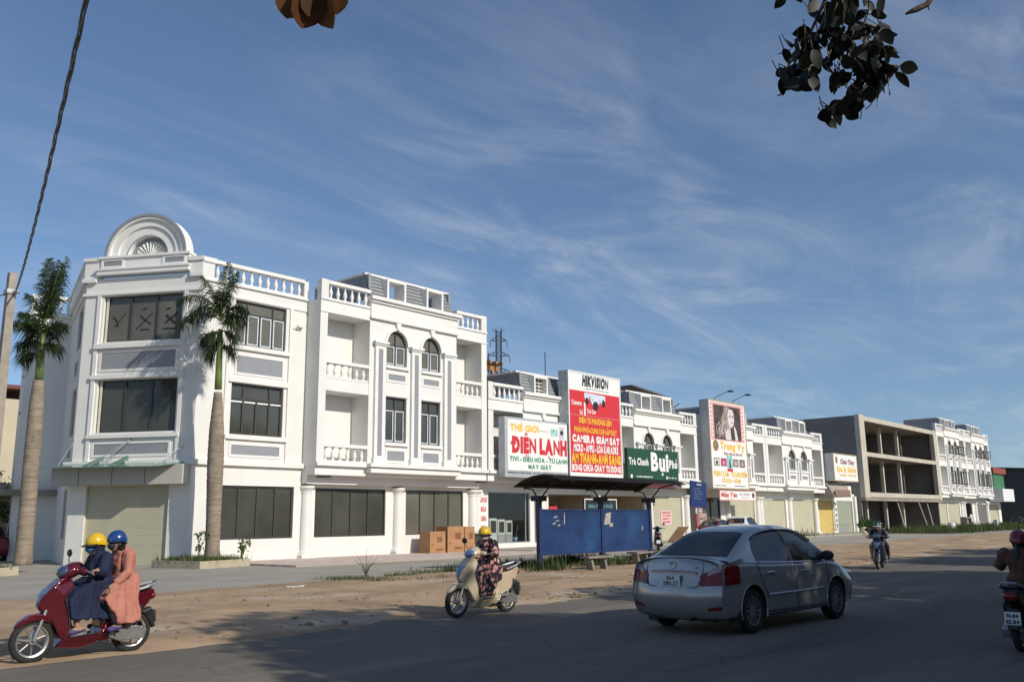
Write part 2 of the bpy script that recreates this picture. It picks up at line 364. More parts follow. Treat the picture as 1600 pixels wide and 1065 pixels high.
# ================================================================ THE GROUND
def ground():
    g = mat('dry earth', (.27, .20, .135), .95, var=.25, scale=.08, bump=.3, bscale=3, spec=.15)
    setting('ground', MB().quad((-1500, -1500, -.06), (4000, -1500, -.06), (4000, 4000, -.06), (-1500, 4000, -.06)), g)
    asph = mat('asphalt', (.172, .153, .128), .88, var=.25, scale=90, bump=.35, bscale=260, spec=.3, detail=3)
    two_noise(asph, (.27, .228, .175), .35, .42, .66, .85, (.22, 1, 1))
    two_noise(asph, (.11, .097, .08), .8, .54, .66, .7, (.16, 1, 1), (4, 2, 0))
    two_noise(asph, (.06, .057, .054), 2.6, .68, .75, .6, (1, 1, 1), (1, 8, 0))
    two_noise(asph, (.28, .25, .215), 30, .66, .74, .5, (1, 1, 1), (2, 2, 0))
    # cracks: thin dark seams, only in patches
    N = asph.node_tree.nodes; L = asph.node_tree.links; bs = N['Principled BSDF']; src = bs.inputs['Base Color'].links[0].from_socket
    tc = N.new('ShaderNodeTexCoord'); nz = N.new('ShaderNodeTexNoise'); nz.inputs['Scale'].default_value = 1.4; nz.inputs['Detail'].default_value = 6; L.new(tc.outputs['Object'], nz.inputs[0])
    dv = N.new('ShaderNodeMix'); dv.data_type = 'VECTOR'; dv.inputs[0].default_value = .35; L.new(tc.outputs['Object'], dv.inputs[4]); L.new(nz.outputs['Color'], dv.inputs[5])
    vo = N.new('ShaderNodeTexVoronoi'); vo.feature = 'DISTANCE_TO_EDGE'; vo.inputs['Scale'].default_value = .55; L.new(dv.outputs[1], vo.inputs['Vector'])
    cr = N.new('ShaderNodeMapRange'); cr.inputs[1].default_value = .007; cr.inputs[2].default_value = .002; cr.inputs[4].default_value = .55; L.new(vo.outputs['Distance'], cr.inputs[0])
    n3 = N.new('ShaderNodeTexNoise'); n3.inputs['Scale'].default_value = .25; L.new(tc.outputs['Object'], n3.inputs[0]); ms = N.new('ShaderNodeMapRange'); ms.inputs[1].default_value = .52; ms.inputs[2].default_value = .66; L.new(n3.outputs['Fac'], ms.inputs[0])
    mm = N.new('ShaderNodeMath'); mm.operation = 'MULTIPLY'; L.new(cr.outputs[0], mm.inputs[0]); L.new(ms.outputs[0], mm.inputs[1])
    mk = N.new('ShaderNodeMix'); mk.data_type = 'RGBA'; L.new(mm.outputs[0], mk.inputs[0]); L.new(src, mk.inputs[6]); mk.inputs[7].default_value = (.045, .04, .036, 1); L.new(mk.outputs[2], bs.inputs['Base Color'])
    setting('road', MB().quad((-300, -1.3, 0), (1500, -1.3, 0), (1500, 12.5, 0), (-300, 12.5, 0)), asph)
    # verge behind the camera with a kerb, where the roadside trees stand
    vg = mat('roadside verge', (.17, .15, .09), .95, var=.35, scale=.9, bump=.4, bscale=12, spec=.15)
    kb = mat('kerb concrete', (.36, .34, .31), .9, var=.2, scale=2, spec=.2)
    setting('verge', MB().box(-300, 1500, -30, -1.52, -.05, .12), vg)
    k = setting('kerb', MB().box(-300, 1500, -1.52, -1.3, -.05, .15), kb)
    # concrete service road and forecourt in front of the shops
    fr = mat('concrete paving', (.36, .335, .285), .9, var=.14, scale=.5, bump=.15, bscale=40, spec=.25)
    two_noise(fr, (.30, .24, .175), .28, .48, .72, .8, (.4, 1, 1))
    two_noise(fr, (.25, .235, .21), 2.2, .55, .8, .4)
    setting('service_road', MB().quad((-300, 19.0, .012), (150, 19.0, .012), (150, 75, .012), (-300, 75, .012)), fr)
    # dirt shoulder: a bumpy strip that sinks under the asphalt and the paving with ragged edges
    dirt = mat('orange dirt', (.44, .31, .195), .97, var=.3, scale=.5, bump=.45, bscale=26, spec=.1)
    two_noise(dirt, (.30, .22, .15), .45, .5, .72, .8, (.35, 1, 1))
    two_noise(dirt, (.52, .45, .36), .9, .5, .7, .75, (.5, 1, 1), (7, 3, 1))
    m = MB()
    def strip(xa, xb, dx, dy, y0, y1, h):
        nx = int((xb-xa)/dx); ny = int((y1-y0)/dy)
        vs = [(xa+i*dx, y0+j*dy, h(xa+i*dx, y0+j*dy)) for i in range(nx+1) for j in range(ny+1)]
        fs = [(i*(ny+1)+j, (i+1)*(ny+1)+j, (i+1)*(ny+1)+j+1, i*(ny+1)+j+1) for i in range(nx) for j in range(ny)]
        m.add(vs, fs)
    def h(x, y):
        n1 = noise.noise(V((x*.22, y*.25, 1))); n2 = noise.noise(V((x*.9, y*1.1, 5))); n3 = noise.noise(V((x*3, y*3.2, 9)))
        e0 = 11.35+n1*.5+n2*.25; e1 = 20.4+noise.noise(V((x*.15, 3, 2)))*.9+n2*.3
        if x < 14: e1 += (14-x)*.10
        a = min(1, max(-1, (y-e0)/.8)); b = min(1, max(-1, (e1-y)/.8))
        z = min(a, b)*.045
        if z > 0: z += .03*max(0, n1)+.022*n2+.014*n3
        if 14 < y < 18.6 and x > 14: z += .10*max(0, noise.noise(V((x*.5, y*.8, 3)))+.05)*min(1, (x-14)/4)
        return z
    strip(-6, 60, .22, .2, 10.4, 22.6, h)
    strip(60, 200, 1.2, .6, 9.0, 22.6, lambda x, y: h(x, y)+.01)
    setting('dirt_shoulder', m, dirt, smooth=True)
    # far dirt lot to the right
    lot = mat('far dirt lot', (.34, .25, .16), .97, var=.25, scale=.12, spec=.1)
    setting('dirt_lot', MB().quad((146, 8, .02), (900, 8, .02), (900, 200, .02), (146, 200, .02)), lot)
    # tiled forecourt of the first houses
    til = mat('pink paving tiles', (.52, .40, .36), .8, var=.1, scale=2, spec=.3)
    nt = til.node_tree; N = nt.nodes; L = nt.links
    tc = N.new('ShaderNodeTexCoord'); br = N.new('ShaderNodeTexBrick'); br.inputs['Scale'].default_value = 1
    br.inputs['Brick Width'].default_value = .4; br.inputs['Row Height'].default_value = .4; br.inputs['Mortar Size'].default_value = .02; br.offset = 0.5
    br.inputs['Color1'].default_value = (.58, .40, .35, 1); br.inputs['Color2'].default_value = (.62, .57, .52, 1); br.inputs['Mortar'].default_value = (.40, .34, .29, 1); br.inputs['Bias'].default_value = 0
    L.new(tc.outputs['Object'], br.inputs[0]); L.new(br.outputs[0], N['Principled BSDF'].inputs['Base Color'])
    two_noise(til, (.42, .37, .31), 1.2, .5, .8, .7)
    setting('forecourt', MB().box(19.2, 33.9, 27.2, 32.9, -.02, .07), til)
    cf = mat('cement forecourt', (.40, .37, .31), .9, var=.15, scale=.7, spec=.2)
    setting('cement_forecourt', MB().box(33.91, 86.6, 28.6, 32.9, -.02, .10), cf)
    # faint worn lane marks
    wm = mat('worn road paint', (.24, .23, .20), .85, var=.3, scale=14, spec=.2)
    for i, (x, y, l, r) in enumerate([(24.5, 2.6, 3.0, .06), (33, 2.6, 3, .06)]):
        m = MB(); m.quad((x, y, .004), (x+l, y, .004), (x+l, y+.13, .004), (x, y+.13, .004)); setting('lane_mark', m, wm)
ground()
GRASS = mat('grass blades', (.06, .09, .025), .8, var=.35, scale=2, spec=.25)
two_noise(GRASS, (.20, .17, .09), .9, .5, .7, .75)
def tufts(m, x, y, z, h, n, rnd, spread=.12):
    for _ in range(n):
        a = rnd.uniform(0, 2*pi); bx = x+rnd.gauss(0, spread); by = y+rnd.gauss(0, spread); hh = h*rnd.uniform(.45, 1.1); w = .008+.02*hh
        lx, ly = cos(a)*hh*.5*rnd.random(), sin(a)*hh*.5*rnd.random(); px, py = -sin(a)*w, cos(a)*w
        m.add([(bx-px, by-py, z), (bx+px, by+py, z), (bx+lx*.5+px*.6, by+ly*.5+py*.6, z+hh*.6), (bx+lx*.5-px*.6, by+ly*.5-py*.6, z+hh*.6), (bx+lx, by+ly, z+hh)], [(0, 1, 2, 3), (3, 2, 4)])
exp = math.exp
def grass_all():
    r = random.Random(3)
    m = MB()
    for _ in range(3200):
        x = r.uniform(15.5, 30); y = 19.4+r.gauss(0, .8)-.02*(x-15)
        if noise.noise(V((x*.35, y*.5, 3))) < .0: continue
        tufts(m, x, y, .0, r.uniform(.05, .15), 7, r, .14)
    stuff('grass', m, GRASS, 'sparse low grass along the edge of the concrete service road', 'grass')
    m = MB()
    for _ in range(2200):
        x = r.uniform(19.8, 31.5); y = r.gauss(19.3, .75)
        q = noise.noise(V((x*.45, y*.6, 8)))+.25*exp(-(x-21.5)**2/2)
        if q < .02: continue
        tufts(m, x, y, .0, r.uniform(.12, .3)+.5*max(0, q), 8, r, .2)
    stuff('weeds', m, GRASS, 'tall dark weeds growing around the blue bus shelter', 'weeds')
    m = MB()
    for _ in range(9000):
        x = r.uniform(62, 152); y = r.uniform(21.5, 30.5)
        if y < 22.5+(1 if x < 82 else 0)*5: continue
        if noise.noise(V((x*.09, y*.35, 5))) < (.2 if x < 82 else -.3): continue
        tufts(m, x, y, .0, r.uniform(.3, .8), 5, r, .5)
    stuff('grass', m, GRASS, 'rough green grass in front of the unfinished concrete building', 'grass')
grass_all()
# ================================================================ BUILDING KIT
def baluster_mesh():
    p = [(.085, 0), (.085, .04), (.05, .05), (.045, .09), (.085, .2), (.095, .27), (.075, .36), (.042, .48), (.038, .54), (.06, .57), (.06, .60), (.085, .61), (.085, .65)]
    return mesh_of(MB().lathe(p, 8), WTRIM, True, 'baluster')
BAL = baluster_mesh()
def pieces(name, M, mt, parent, *bx):
    for b in bx: ob(name, MB(M).box(*b), mt, parent)
def balustrade(parent, M, x0, x1, y0, z0, h=.9, pitch=.36, pier=True):
    """rails plus single balusters; z0 floor line, h total height"""
    m = MB(M); m.box(x0, x1, y0, y0+.24, z0, z0+.09); m.box(x0, x1, y0-.04, y0+.28, z0+h-.15, z0+h)
    ob('balustrade_rail', m, WTRIM, parent)
    n = max(1, int((x1-x0)/pitch)); st = (x1-x0)/n
    for i in range(n):
        o = ob('baluster', BAL, None, parent); mm = M @ Matrix.Translation((x0+st*(i+.5), y0+.12, z0+.09)) @ Matrix.Diagonal((1, 1, (h-.24)/.65, 1))
        o.matrix_basis = mm
def window(parent, M, x0, x1, z0, z1, y, cols, tz=None, sash=True, glass=None, arch=0, tcols=None, fw=.055, wsill=True):
    """framed window recessed at y: frame (part) with panes and film-wrapped sashes (sub-parts)"""
    glass = glass or GLASS; m = MB(M); d = .09
    top = z1 if not arch else z1-arch
    m.box(x0, x0+fw, y, y+d, z0, top); m.box(x1-fw, x1, y, y+d, z0, top); m.box(x0+fw, x1-fw, y, y+d, z0, z0+fw)
    if not arch: m.box(x0+fw, x1-fw, y, y+d, z1-fw, z1)
    else: m.ring((x0+x1)/2, top, (arch-fw)/arch*arch, arch, y, y+d, n=14, sx=(x1-x0)/2/arch)
    lim = tz if tz else (top if not arch else top)
    if tz or arch: m.box(x0+fw, x1-fw, y-.005, y+d, lim-fw/2, lim+fw/2)
    st = (x1-x0)/cols
    for i in range(1, cols): m.box(x0+st*i-fw/2, x0+st*i+fw/2, y-.003, y+d, z0+fw, lim-fw/2)
    tc = tcols or []
    for t in tc: m.box(x0+t*(x1-x0)-fw/2, x0+t*(x1-x0)+fw/2, y-.003, y+d, lim+fw/2, z1-fw)
    if arch: m.box((x0+x1)/2-fw/2, (x0+x1)/2+fw/2, y-.003, y+d, lim+fw/2, z1-fw*.8)
    f = ob('window', m, FRAME, parent)
    for i in range(cols):
        a = x0+st*i+fw/2; b = x0+st*(i+1)-fw/2; zb = lim-fw/2 if (tz or arch) else z1-fw
        t1, t2 = random.uniform(-.008, .008), random.uniform(-.006, .006)   # no two panes sit quite true
        ob('pane', MB(M).quad((a, y+.055+t1, z0+fw), (b, y+.055-t1, z0+fw), (b, y+.055-t1+t2, zb), (a, y+.055+t1+t2, zb)), glass, f)
        if sash:
            m = MB(M); s = .055; a += .02; b -= .02; za = z0+fw+.01; zc = zb-.02
            m.box(a, a+s, y+.015, y+.045, za, zc); m.box(b-s, b, y+.015, y+.045, za, zc); m.box(a+s, b-s, y+.015, y+.045, za, za+s); m.box(a+s, b-s, y+.015, y+.045, zc-s, zc)
            ob('sash', m, SASH if sash is True else sash, f)
    if tz:
        xs = [0]+tc+[1]
        for a, b in zip(xs, xs[1:]):
            xa = x0+a*(x1-x0)+fw/2; xb = x0+b*(x1-x0)-fw/2
            ob('pane', MB(M).quad((xa, y+.05, lim+fw/2), (xb, y+.05, lim+fw/2), (xb, y+.05, z1-fw), (xa, y+.05, z1-fw)), glass, f)
    if arch:
        xc = (x0+x1)/2; rx = (x1-x0)/2-.02; h = arch-.02
        for sg in (-1, 1):
            pts = [(xc+sg*rx*cos(pi/2*i/8), y+.05, top+h*sin(pi/2*i/8)) for i in range(9)]+[(xc, y+.05, top)]
            ob('pane', MB(M).quad(*(pts if sg > 0 else pts[::-1])), glass, f)
    return f
def shutter(parent, M, x0, x1, z0, z1, y, mt=None, name='roller_shutter', pitch=.085):
    m = MB(M); n = int((z1-z0)/pitch); st = (z1-z0)/n
    for i in range(n):
        a = z0+i*st; b = a+st
        m.quad((x0, y+.012, a), (x1, y+.012, a), (x1, y, a+st*.2), (x0, y, a+st*.2)); m.quad((x0, y, a+st*.2), (x1, y, a+st*.2), (x1, y, a+st*.85), (x0, y, a+st*.85)); m.quad((x0, y, a+st*.85), (x1, y, a+st*.85), (x1, y+.012, b), (x0, y+.012, b))
    m.box(x0-.06, x0, y-.05, y+.06, z0, z1); m.box(x1, x1+.06, y-.05, y+.06, z0, z1); m.box(x0, x1, y-.02, y+.03, z0, z0+.09)
    return ob(name, m, mt or SHUT, parent)
def column_mesh(h, r=.25):
    p = [(r*1.45, 0), (r*1.45, .22), (r*1.2, .24), (r*1.25, .32), (r*1.02, .36), (r, h*.35), (r*.9, h-.32), (r*1.0, h-.30), (r*.95, h-.26), (r*1.2, h-.14), (r*1.4, h-.1), (r*1.4, h)]
    m = MB().lathe(p, 18); m.box(-r*1.5, r*1.5, -r*1.5, r*1.5, 0, .2)
    return mesh_of(m, WHITE, True, 'column')
COLM = autosmooth(column_mesh(3.12), 40)
def brick_pier(parent, M, x0, x1, y0, y1, z0, z1, rows=9):
    """white pier with raised courses of brick-shaped plaster"""
    ob('pier', MB(M).box(x0+.015, x1-.015, y0+.015, y1-.015, z0, z1), WTRIM, parent)
    st = (z1-z0)/rows
    for i in range(rows): ob('plaster_course', MB(M).box(x0, x1, y0, y1, z0+st*i+.012, z0+st*(i+1)-.012), WTRIM, parent)
def panel(parent, M, x0, x1, z0, z1, y, name='sill_panel'):
    """white raised border with grey lilac field"""
    m = MB(M); b = .1
    m.box(x0-b, x1+b, y-.03, y+.02, z0-b, z0); m.box(x0-b, x1+b, y-.03, y+.02, z1, z1+b); m.box(x0-b, x0, y-.03, y+.02, z0, z1); m.box(x1, x1+b, y-.03, y+.02, z0, z1)
    p = ob(name, m, WTRIM, parent)
    ob('grey_field', MB(M).quad((x0, y-.006, z0), (x1, y-.006, z0), (x1, y-.006, z1), (x0, y-.006, z1)), LILAC, p)

# ================================================================ CORNER BUILDING
def corner_building():
    Lc, Rc = (15.2, 37.0), (17.9, 32.47); R0 = Rc
    root = thing('corner_building', 'white three-storey corner building with a half-round fan pediment and a roller shutter', 'building', (R0[0], R0[1], 0))
    Mw = Fr(17.9, 32.47, 1, 0, R0); Mc = Fr(Lc[0], Lc[1], Rc[0]-Lc[0], Rc[1]-Lc[1], R0)
    sd = V((.306, .952)).normalized(); far = V(Lc)+sd*6.7
    Ms = Fr(far.x, far.y, -sd.x, -sd.y, R0); cl = 5.274
    sp = V((-sd.y, sd.x))
    # inner core so that nothing is seen through
    fl = [(Rc[0]+.5, 32.47+.35), (23.05, 32.82), (23.05, 44), (18.2, 44), (Lc[0]+.45, Lc[1]+.1)]
    m = MB(); m.add([(x-R0[0], y-R0[1], z) for z in (0, 11.35) for x, y in fl], [(4, 3, 2, 1, 0), (5, 6, 7, 8, 9)]+[(i, (i+1) % 5, (i+1) % 5+5, i+5) for i in range(5)])
    ob('core', m, WHITE, root)
    # --- street wing
    H = [(1.3, 4.78, .92, 3.06), (1.55, 4.06, 5.13, 7.25), (1.55, 4.06, 8.87, 10.76)]
    ob('wall', MB(Mw).wall(0, 5.155, 0, 11.31, H, 0, .32), WHITE, root)
    window(root, Mw, 1.3, 4.78, .92, 3.06, .08, 4, sash=False, fw=.07)
    window(root, Mw, 1.55, 4.06, 5.13, 7.25, .1, 4, 6.62, False, tcols=[.25, .75], fw=.075)
    window(root, Mw, 1.55, 4.06, 8.87, 10.76, .1, 4, 10.25, True, GLASS2, tcols=[.25, .75])
    blind = mat('white blind edge', (.75, .74, .7), .6)
    m = MB(Mw)
    for i in range(4): m.box(1.6+i*.627, 2.12+i*.627, .09, .12, 6.46, 6.53)
    ob('blind_edge', m, blind, root)
    m = MB(Mw)
    for z0, z1 in ((4.06, 7.36), (7.36, 10.8)):
        m.box(1.22, 1.36, -.07, 0, z0, z1); m.box(4.22, 4.36, -.07, 0, z0, z1)
    m.box(1.36, 4.22, -.09, 0, 7.27, 7.5); m.box(1.3, 4.28, -.13, 0, 8.66, 8.84); m.box(1.3, 4.28, -.13, 0, 4.93, 5.1)
    ob('window_surround', m, WTRIM, root)
    panel(root, Mw, 1.73, 3.94, 7.7, 8.4, 0); panel(root, Mw, 1.66, 3.94, 4.31, 4.7, 0)
    m = MB(Mw); m.box(-.02, 5.15, -.17, 0, 3.85, 4.05); ob('ledge', m, WTRIM, root)
    pieces('cornice', Mw, WTRIM, root, (0, 5.15, -.05, 0, 10.8, 10.9), (0, 5.15, -.10, .3, 11.31, 11.4))
    balustrade(root, Mw, .5, 4.93, 0, 11.4, .86, .37)
    brick_pier(root, Mw, .0, .48, -.04, .3, 11.4, 12.08, 7)
    ob('pier', MB(Mw).box(4.93, 5.155, -.02, .28, 11.4, 12.2), WTRIM, root)
    ob('pier_cap', MB(Mw).box(-.06, .54, -.1, .34, 12.08, 12.28), WTRIM, root)
    for x in (.05,): pass
    # --- chamfered corner front
    H = [(.75, 4.36, -.1, 3.1), (.86, 4.43, 5.18, 7.32), (.86, 4.43, 8.9, 10.84)]
    ob('wall', MB(Mc).wall(0, cl, 0, 11.6, H, 0, .32), WHITE, root)
    window(root, Mc, .86, 4.43, 5.18, 7.32, .14, 3, sash=False, fw=.06)
    w3 = window(root, Mc, .86, 4.43, 8.9, 10.84, .14, 3, sash=False, glass=GLASS2, fw=.06)
    for z0, z1 in ((5.2, 7.3), (8.92, 10.8)):
        ob('wrapped_jamb', MB(Mc).box(.93, 1.02, .1, .13, z0, z1), mat('cream jamb film', (.70, .68, .55), .6), root)
    # tape crosses on the top panes
    m = MB(Mc)
    def tape(x0, z0, x1, z1, w):
        d = V((x1-x0, z1-z0)).normalized(); n = V((-d.y, d.x))*w/2
        m.quad((x0-n.x, .176, z0-n.y), (x0+n.x, .176, z0+n.y), (x1+n.x, .176, z1+n.y), (x1-n.x, .176, z1-n.y))
    for a in [(1.22, 10.0, 1.42, 9.78, .05), (1.42, 9.78, 1.46, 9.55, .04), (1.75, 10.12, 1.32, 9.55, .04), (2.45, 9.98, 2.95, 9.6, .05), (3.0, 10.08, 2.3, 9.42, .045), (3.62, 9.95, 4.05, 9.6, .08), (4.15, 10.05, 3.6, 9.62, .08), (3.5, 9.4, 4.15, 9.38, .05), (2.5, 9.4, 2.9, 9.4, .04), (2.55, 10.25, 2.75, 10.3, .06), (3.6, 10.2, 3.8, 10.25, .06)]: tape(*a)
    for v in range(len(m.v)): pass
    for i in range(len(m.f)): k = MB(); k.add([m.v[j] for j in m.f[i]], [(0, 1, 2, 3)]); ob('tape_strip', k, BLACK, w3)
    m = MB(Mc)
    for z0, z1 in ((4.05, 7.45), (7.45, 10.92)):
        m.box(.6, .76, -.07, 0, z0, z1); m.box(4.53, 4.69, -.07, 0, z0, z1)
    m.box(.55, 4.74, -.12, 0, 7.36, 7.52); m.box(.62, 4.66, -.14, 0, 8.62, 8.8); m.box(.62, 4.66, -.14, 0, 4.95, 5.1)
    ob('window_surround', m, WTRIM, root)
    panel(root, Mc, .95, 4.28, 7.76, 8.46, 0); panel(root, Mc, .93, 4.2, 4.3, 4.72, 0)
    m = MB(Mc); m.box(-.22, cl+.1, -.22, 0, 3.85, 4.03); ob('ledge', m, WTRIM, root)
    pieces('cornice', Mc, WTRIM, root, (-.1, cl+.04, -.08, .3, 10.88, 10.98))
    m = MB(Mc); m.box(-.14, .5, -.16, .3, 11.45, 11.62); m.box(4.78, cl+.06, -.16, .3, 11.45, 11.62)
    m.box(-.08, .56, -.1, .3, 11.62, 12.36); m.box(4.72, cl+.03, -.1, .3, 11.62, 12.12)
    m.box(-.14, .6, -.17, .3, 12.36, 12.5); m.box(4.68, cl+.08, -.17, .3, 12.12, 12.28)
    m.box(.56, 4.72, -.22, .3, 11.72, 11.9); m.box(.5, 4.76, -.26, .3, 11.9, 11.98)
    m.box(.62, 4.66, -.12, .3, 11.98, 12.42); m.box(.55, 4.72, -.2, .34, 12.42, 12.52)
    ob('cornice', m, WTRIM, root)
    for a, b in ((.78, 1.62), (3.58, 4.44)): panel(root, Mc, a, b, 12.1, 12.32, -.12, 'parapet_panel')
    # fan pediment
    xc, zc = 2.64, 12.52
    m = MB(Mc); m.ring(xc, zc, 1.56, 1.76, -.1, 0.5, n=36, sx=1.05); m.ring(xc, zc, 1.27, 1.56, .0, 0.5, n=36, sx=1.05); m.ring(xc, zc, .87, 1.27, .08, 0.5, n=36, sx=1.05); m.ring(xc, zc, .02, .87, .34, 0.5, n=36, sx=1.05)
    ob('pediment', m, WTRIM, root)
    m = MB(Mc); m.ring(xc, zc, 1.66, 1.78, -.14, -.1, n=36, sx=1.05); ob('pediment_edge', m, LILAC, root); m = MB(Mc); m.ring(xc, zc, .87, .90, .06, .08, n=36, sx=1.05); ob('pediment_edge', m, LILAC, root); m = MB(Mc); m.ring(xc, zc, .70, .868, .325, .338, n=36, sx=1.05); ob('pediment_edge', m, LILAC, root)
    m = MB(Mc); n = 11
    for i in range(n):
        a0 = pi*i/n+.02; a1 = pi*(i+1)/n-.02; am = (a0+a1)/2
        P = lambda r, t, y: (xc+r*cos(t), y, zc+r*sin(t))
        m.add([P(.1, a0, .32), P(.1, a1, .32), P(.66, a0, .32), P(.66, a1, .32), P(.1, am, .25), P(.64, am, .2), P(.7, am, .32)], [(0, 4, 5, 2), (4, 1, 3, 5), (2, 5, 6), (5, 3, 6)])
    m.ell((xc, .27, zc+.03), (.14, .1, .14))
    ob('fan_shell', m, WTRIM, root)
    # shutter, sign box, glass canopy with tie rods
    shutter(root, Mc, .78, 4.33, .02, 3.1, .12)
    m = MB(Mc); g = mat('grey cladding panel', (.50, .475, .42), .5, var=.05)
    m.box(-.45, 5.2, -.55, -.01, 3.08, 3.84); bx = ob('fascia_box', m, g, root)
    for x in (.75, 2.2, 3.62): ob('panel_joint', MB(Mc).box(x, x+.02, -.556, -.55, 3.09, 3.83), BLACK, bx)
    m = MB(Mc); gg = mat('green canopy glass', (.09, .20, .155), .12, var=.15, scale=1, spec=.6)
    m.add([(-.6, 0, 4.0), (5.15, 0, 3.96), (4.6, -1.35, 3.72), (-.9, -1.35, 3.76), (-.6, 0, 3.975), (5.15, 0, 3.935), (4.6, -1.35, 3.695), (-.9, -1.35, 3.735)], [(0, 3, 2, 1), (4, 5, 6, 7), (0, 1, 5, 4), (1, 2, 6, 5), (2, 3, 7, 6), (3, 0, 4, 7)])
    cn = ob('canopy', m, gg, root)
    for a, b in (((2.6, 0, 4.92), (1.55, -1.1, 3.78)), ((2.6, 0, 4.92), (1.85, -.9, 3.8)), ((.05, 0, 4.9), (.2, -1.1, 3.8)), ((4.9, 0, 4.6), (4.3, -1.0, 3.8))):
        ob('tie_rod', MB(Mc).tube([a, b], .018, 6), METAL, cn)
    for a in (1.35, 2.45): ob('canopy_beam', MB(Mc).add([(a, 0, 4.25), (a+.06, 0, 4.25), (a+.06, -1.25, 3.77), (a, -1.25, 3.77), (a, 0, 3.99), (a+.06, 0, 3.99)], [(0, 1, 2, 3), (4, 0, 3), (1, 5, 2)]), mat('green steel', (.10, .17, .14), .5), cn)
    # --- side-street wing and its projecting end
    H = [(4.2, 5.9, 5.2, 7.2), (4.2, 5.9, 8.9, 10.7), (4.3, 5.8, 1.0, 3.0)]
    ob('wall', MB(Ms).wall(0, 6.7, 0, 11.6, H, 0, .3), WHITE, root)
    window(root, Ms, 4.2, 5.9, 5.2, 7.2, .1, 2, 6.5, False); window(root, Ms, 4.2, 5.9, 8.9, 10.7, .1, 2, 10.2, False)
    g = window(root, Ms, 4.3, 5.8, 1.0, 3.0, .1, 3, sash=False)
    for i in range(7): ob('window_bar', MB(Ms).tube([(4.4+i*.22, .02, 1.0), (4.4+i*.22, .02, 3.0)], .012, 6), METAL, g)
    panel(root, Ms, 4.3, 5.8, 7.75, 8.4, 0); panel(root, Ms, 4.3, 5.8, 4.3, 4.7, 0)
    pieces('cornice', Ms, WTRIM, root, (0, 6.7, -.1, .3, 10.88, 11.0), (0, 6.7, -.14, .3, 11.45, 11.62), (0, 6.7, -.1, .3, 11.62, 12.3), (0, 6.7, -.16, .3, 12.3, 12.46), (0, 6.8, -.18, 0, 3.85, 4.03))
    # end bay that juts out towards the side street (faces us)
    Mj = Fr(far.x+sp.x*1.75, far.y+sp.y*1.75, -sp.x, -sp.y, R0)
    m = MB(Mj); m.box(0, 1.75, 0, 5, 0, 11.3); ob('end_bay', m, WHITE, root)
    pieces('cornice', Mj, WTRIM, root, (-.1, 1.75, -.1, 5, 11.3, 11.42), (-.05, 1.75, -.05, 5, 10.6, 10.7))
    balustrade(root, Mj, 0.3, 1.75, 0, 11.42, .9, .36); brick_pier(root, Mj, 0, .3, -.02, .3, 11.42, 12.32, 8)
    m = MB(Mj); m.box(-.9, 1.75, -.5, 5, 2.9, 3.15); ob('porch_roof', m, CONC, root)
    for i, z in enumerate((6.6, 8.3)): ob('drain_bracket', MB(Mj).box(-.12, 0, .1, .25, z, z+.12), METAL, root)
    # air-conditioning hose and small camera
    ob('security_camera', MB(Mw).box(4.55, 4.85, -.22, -.1, 10.02, 10.1).tube([(4.4, -.05, 9.98), (4.6, -.1, 9.95), (4.9, -.06, 10.05)], .02, 6), WTRIM, root)
    return root
corner_building()
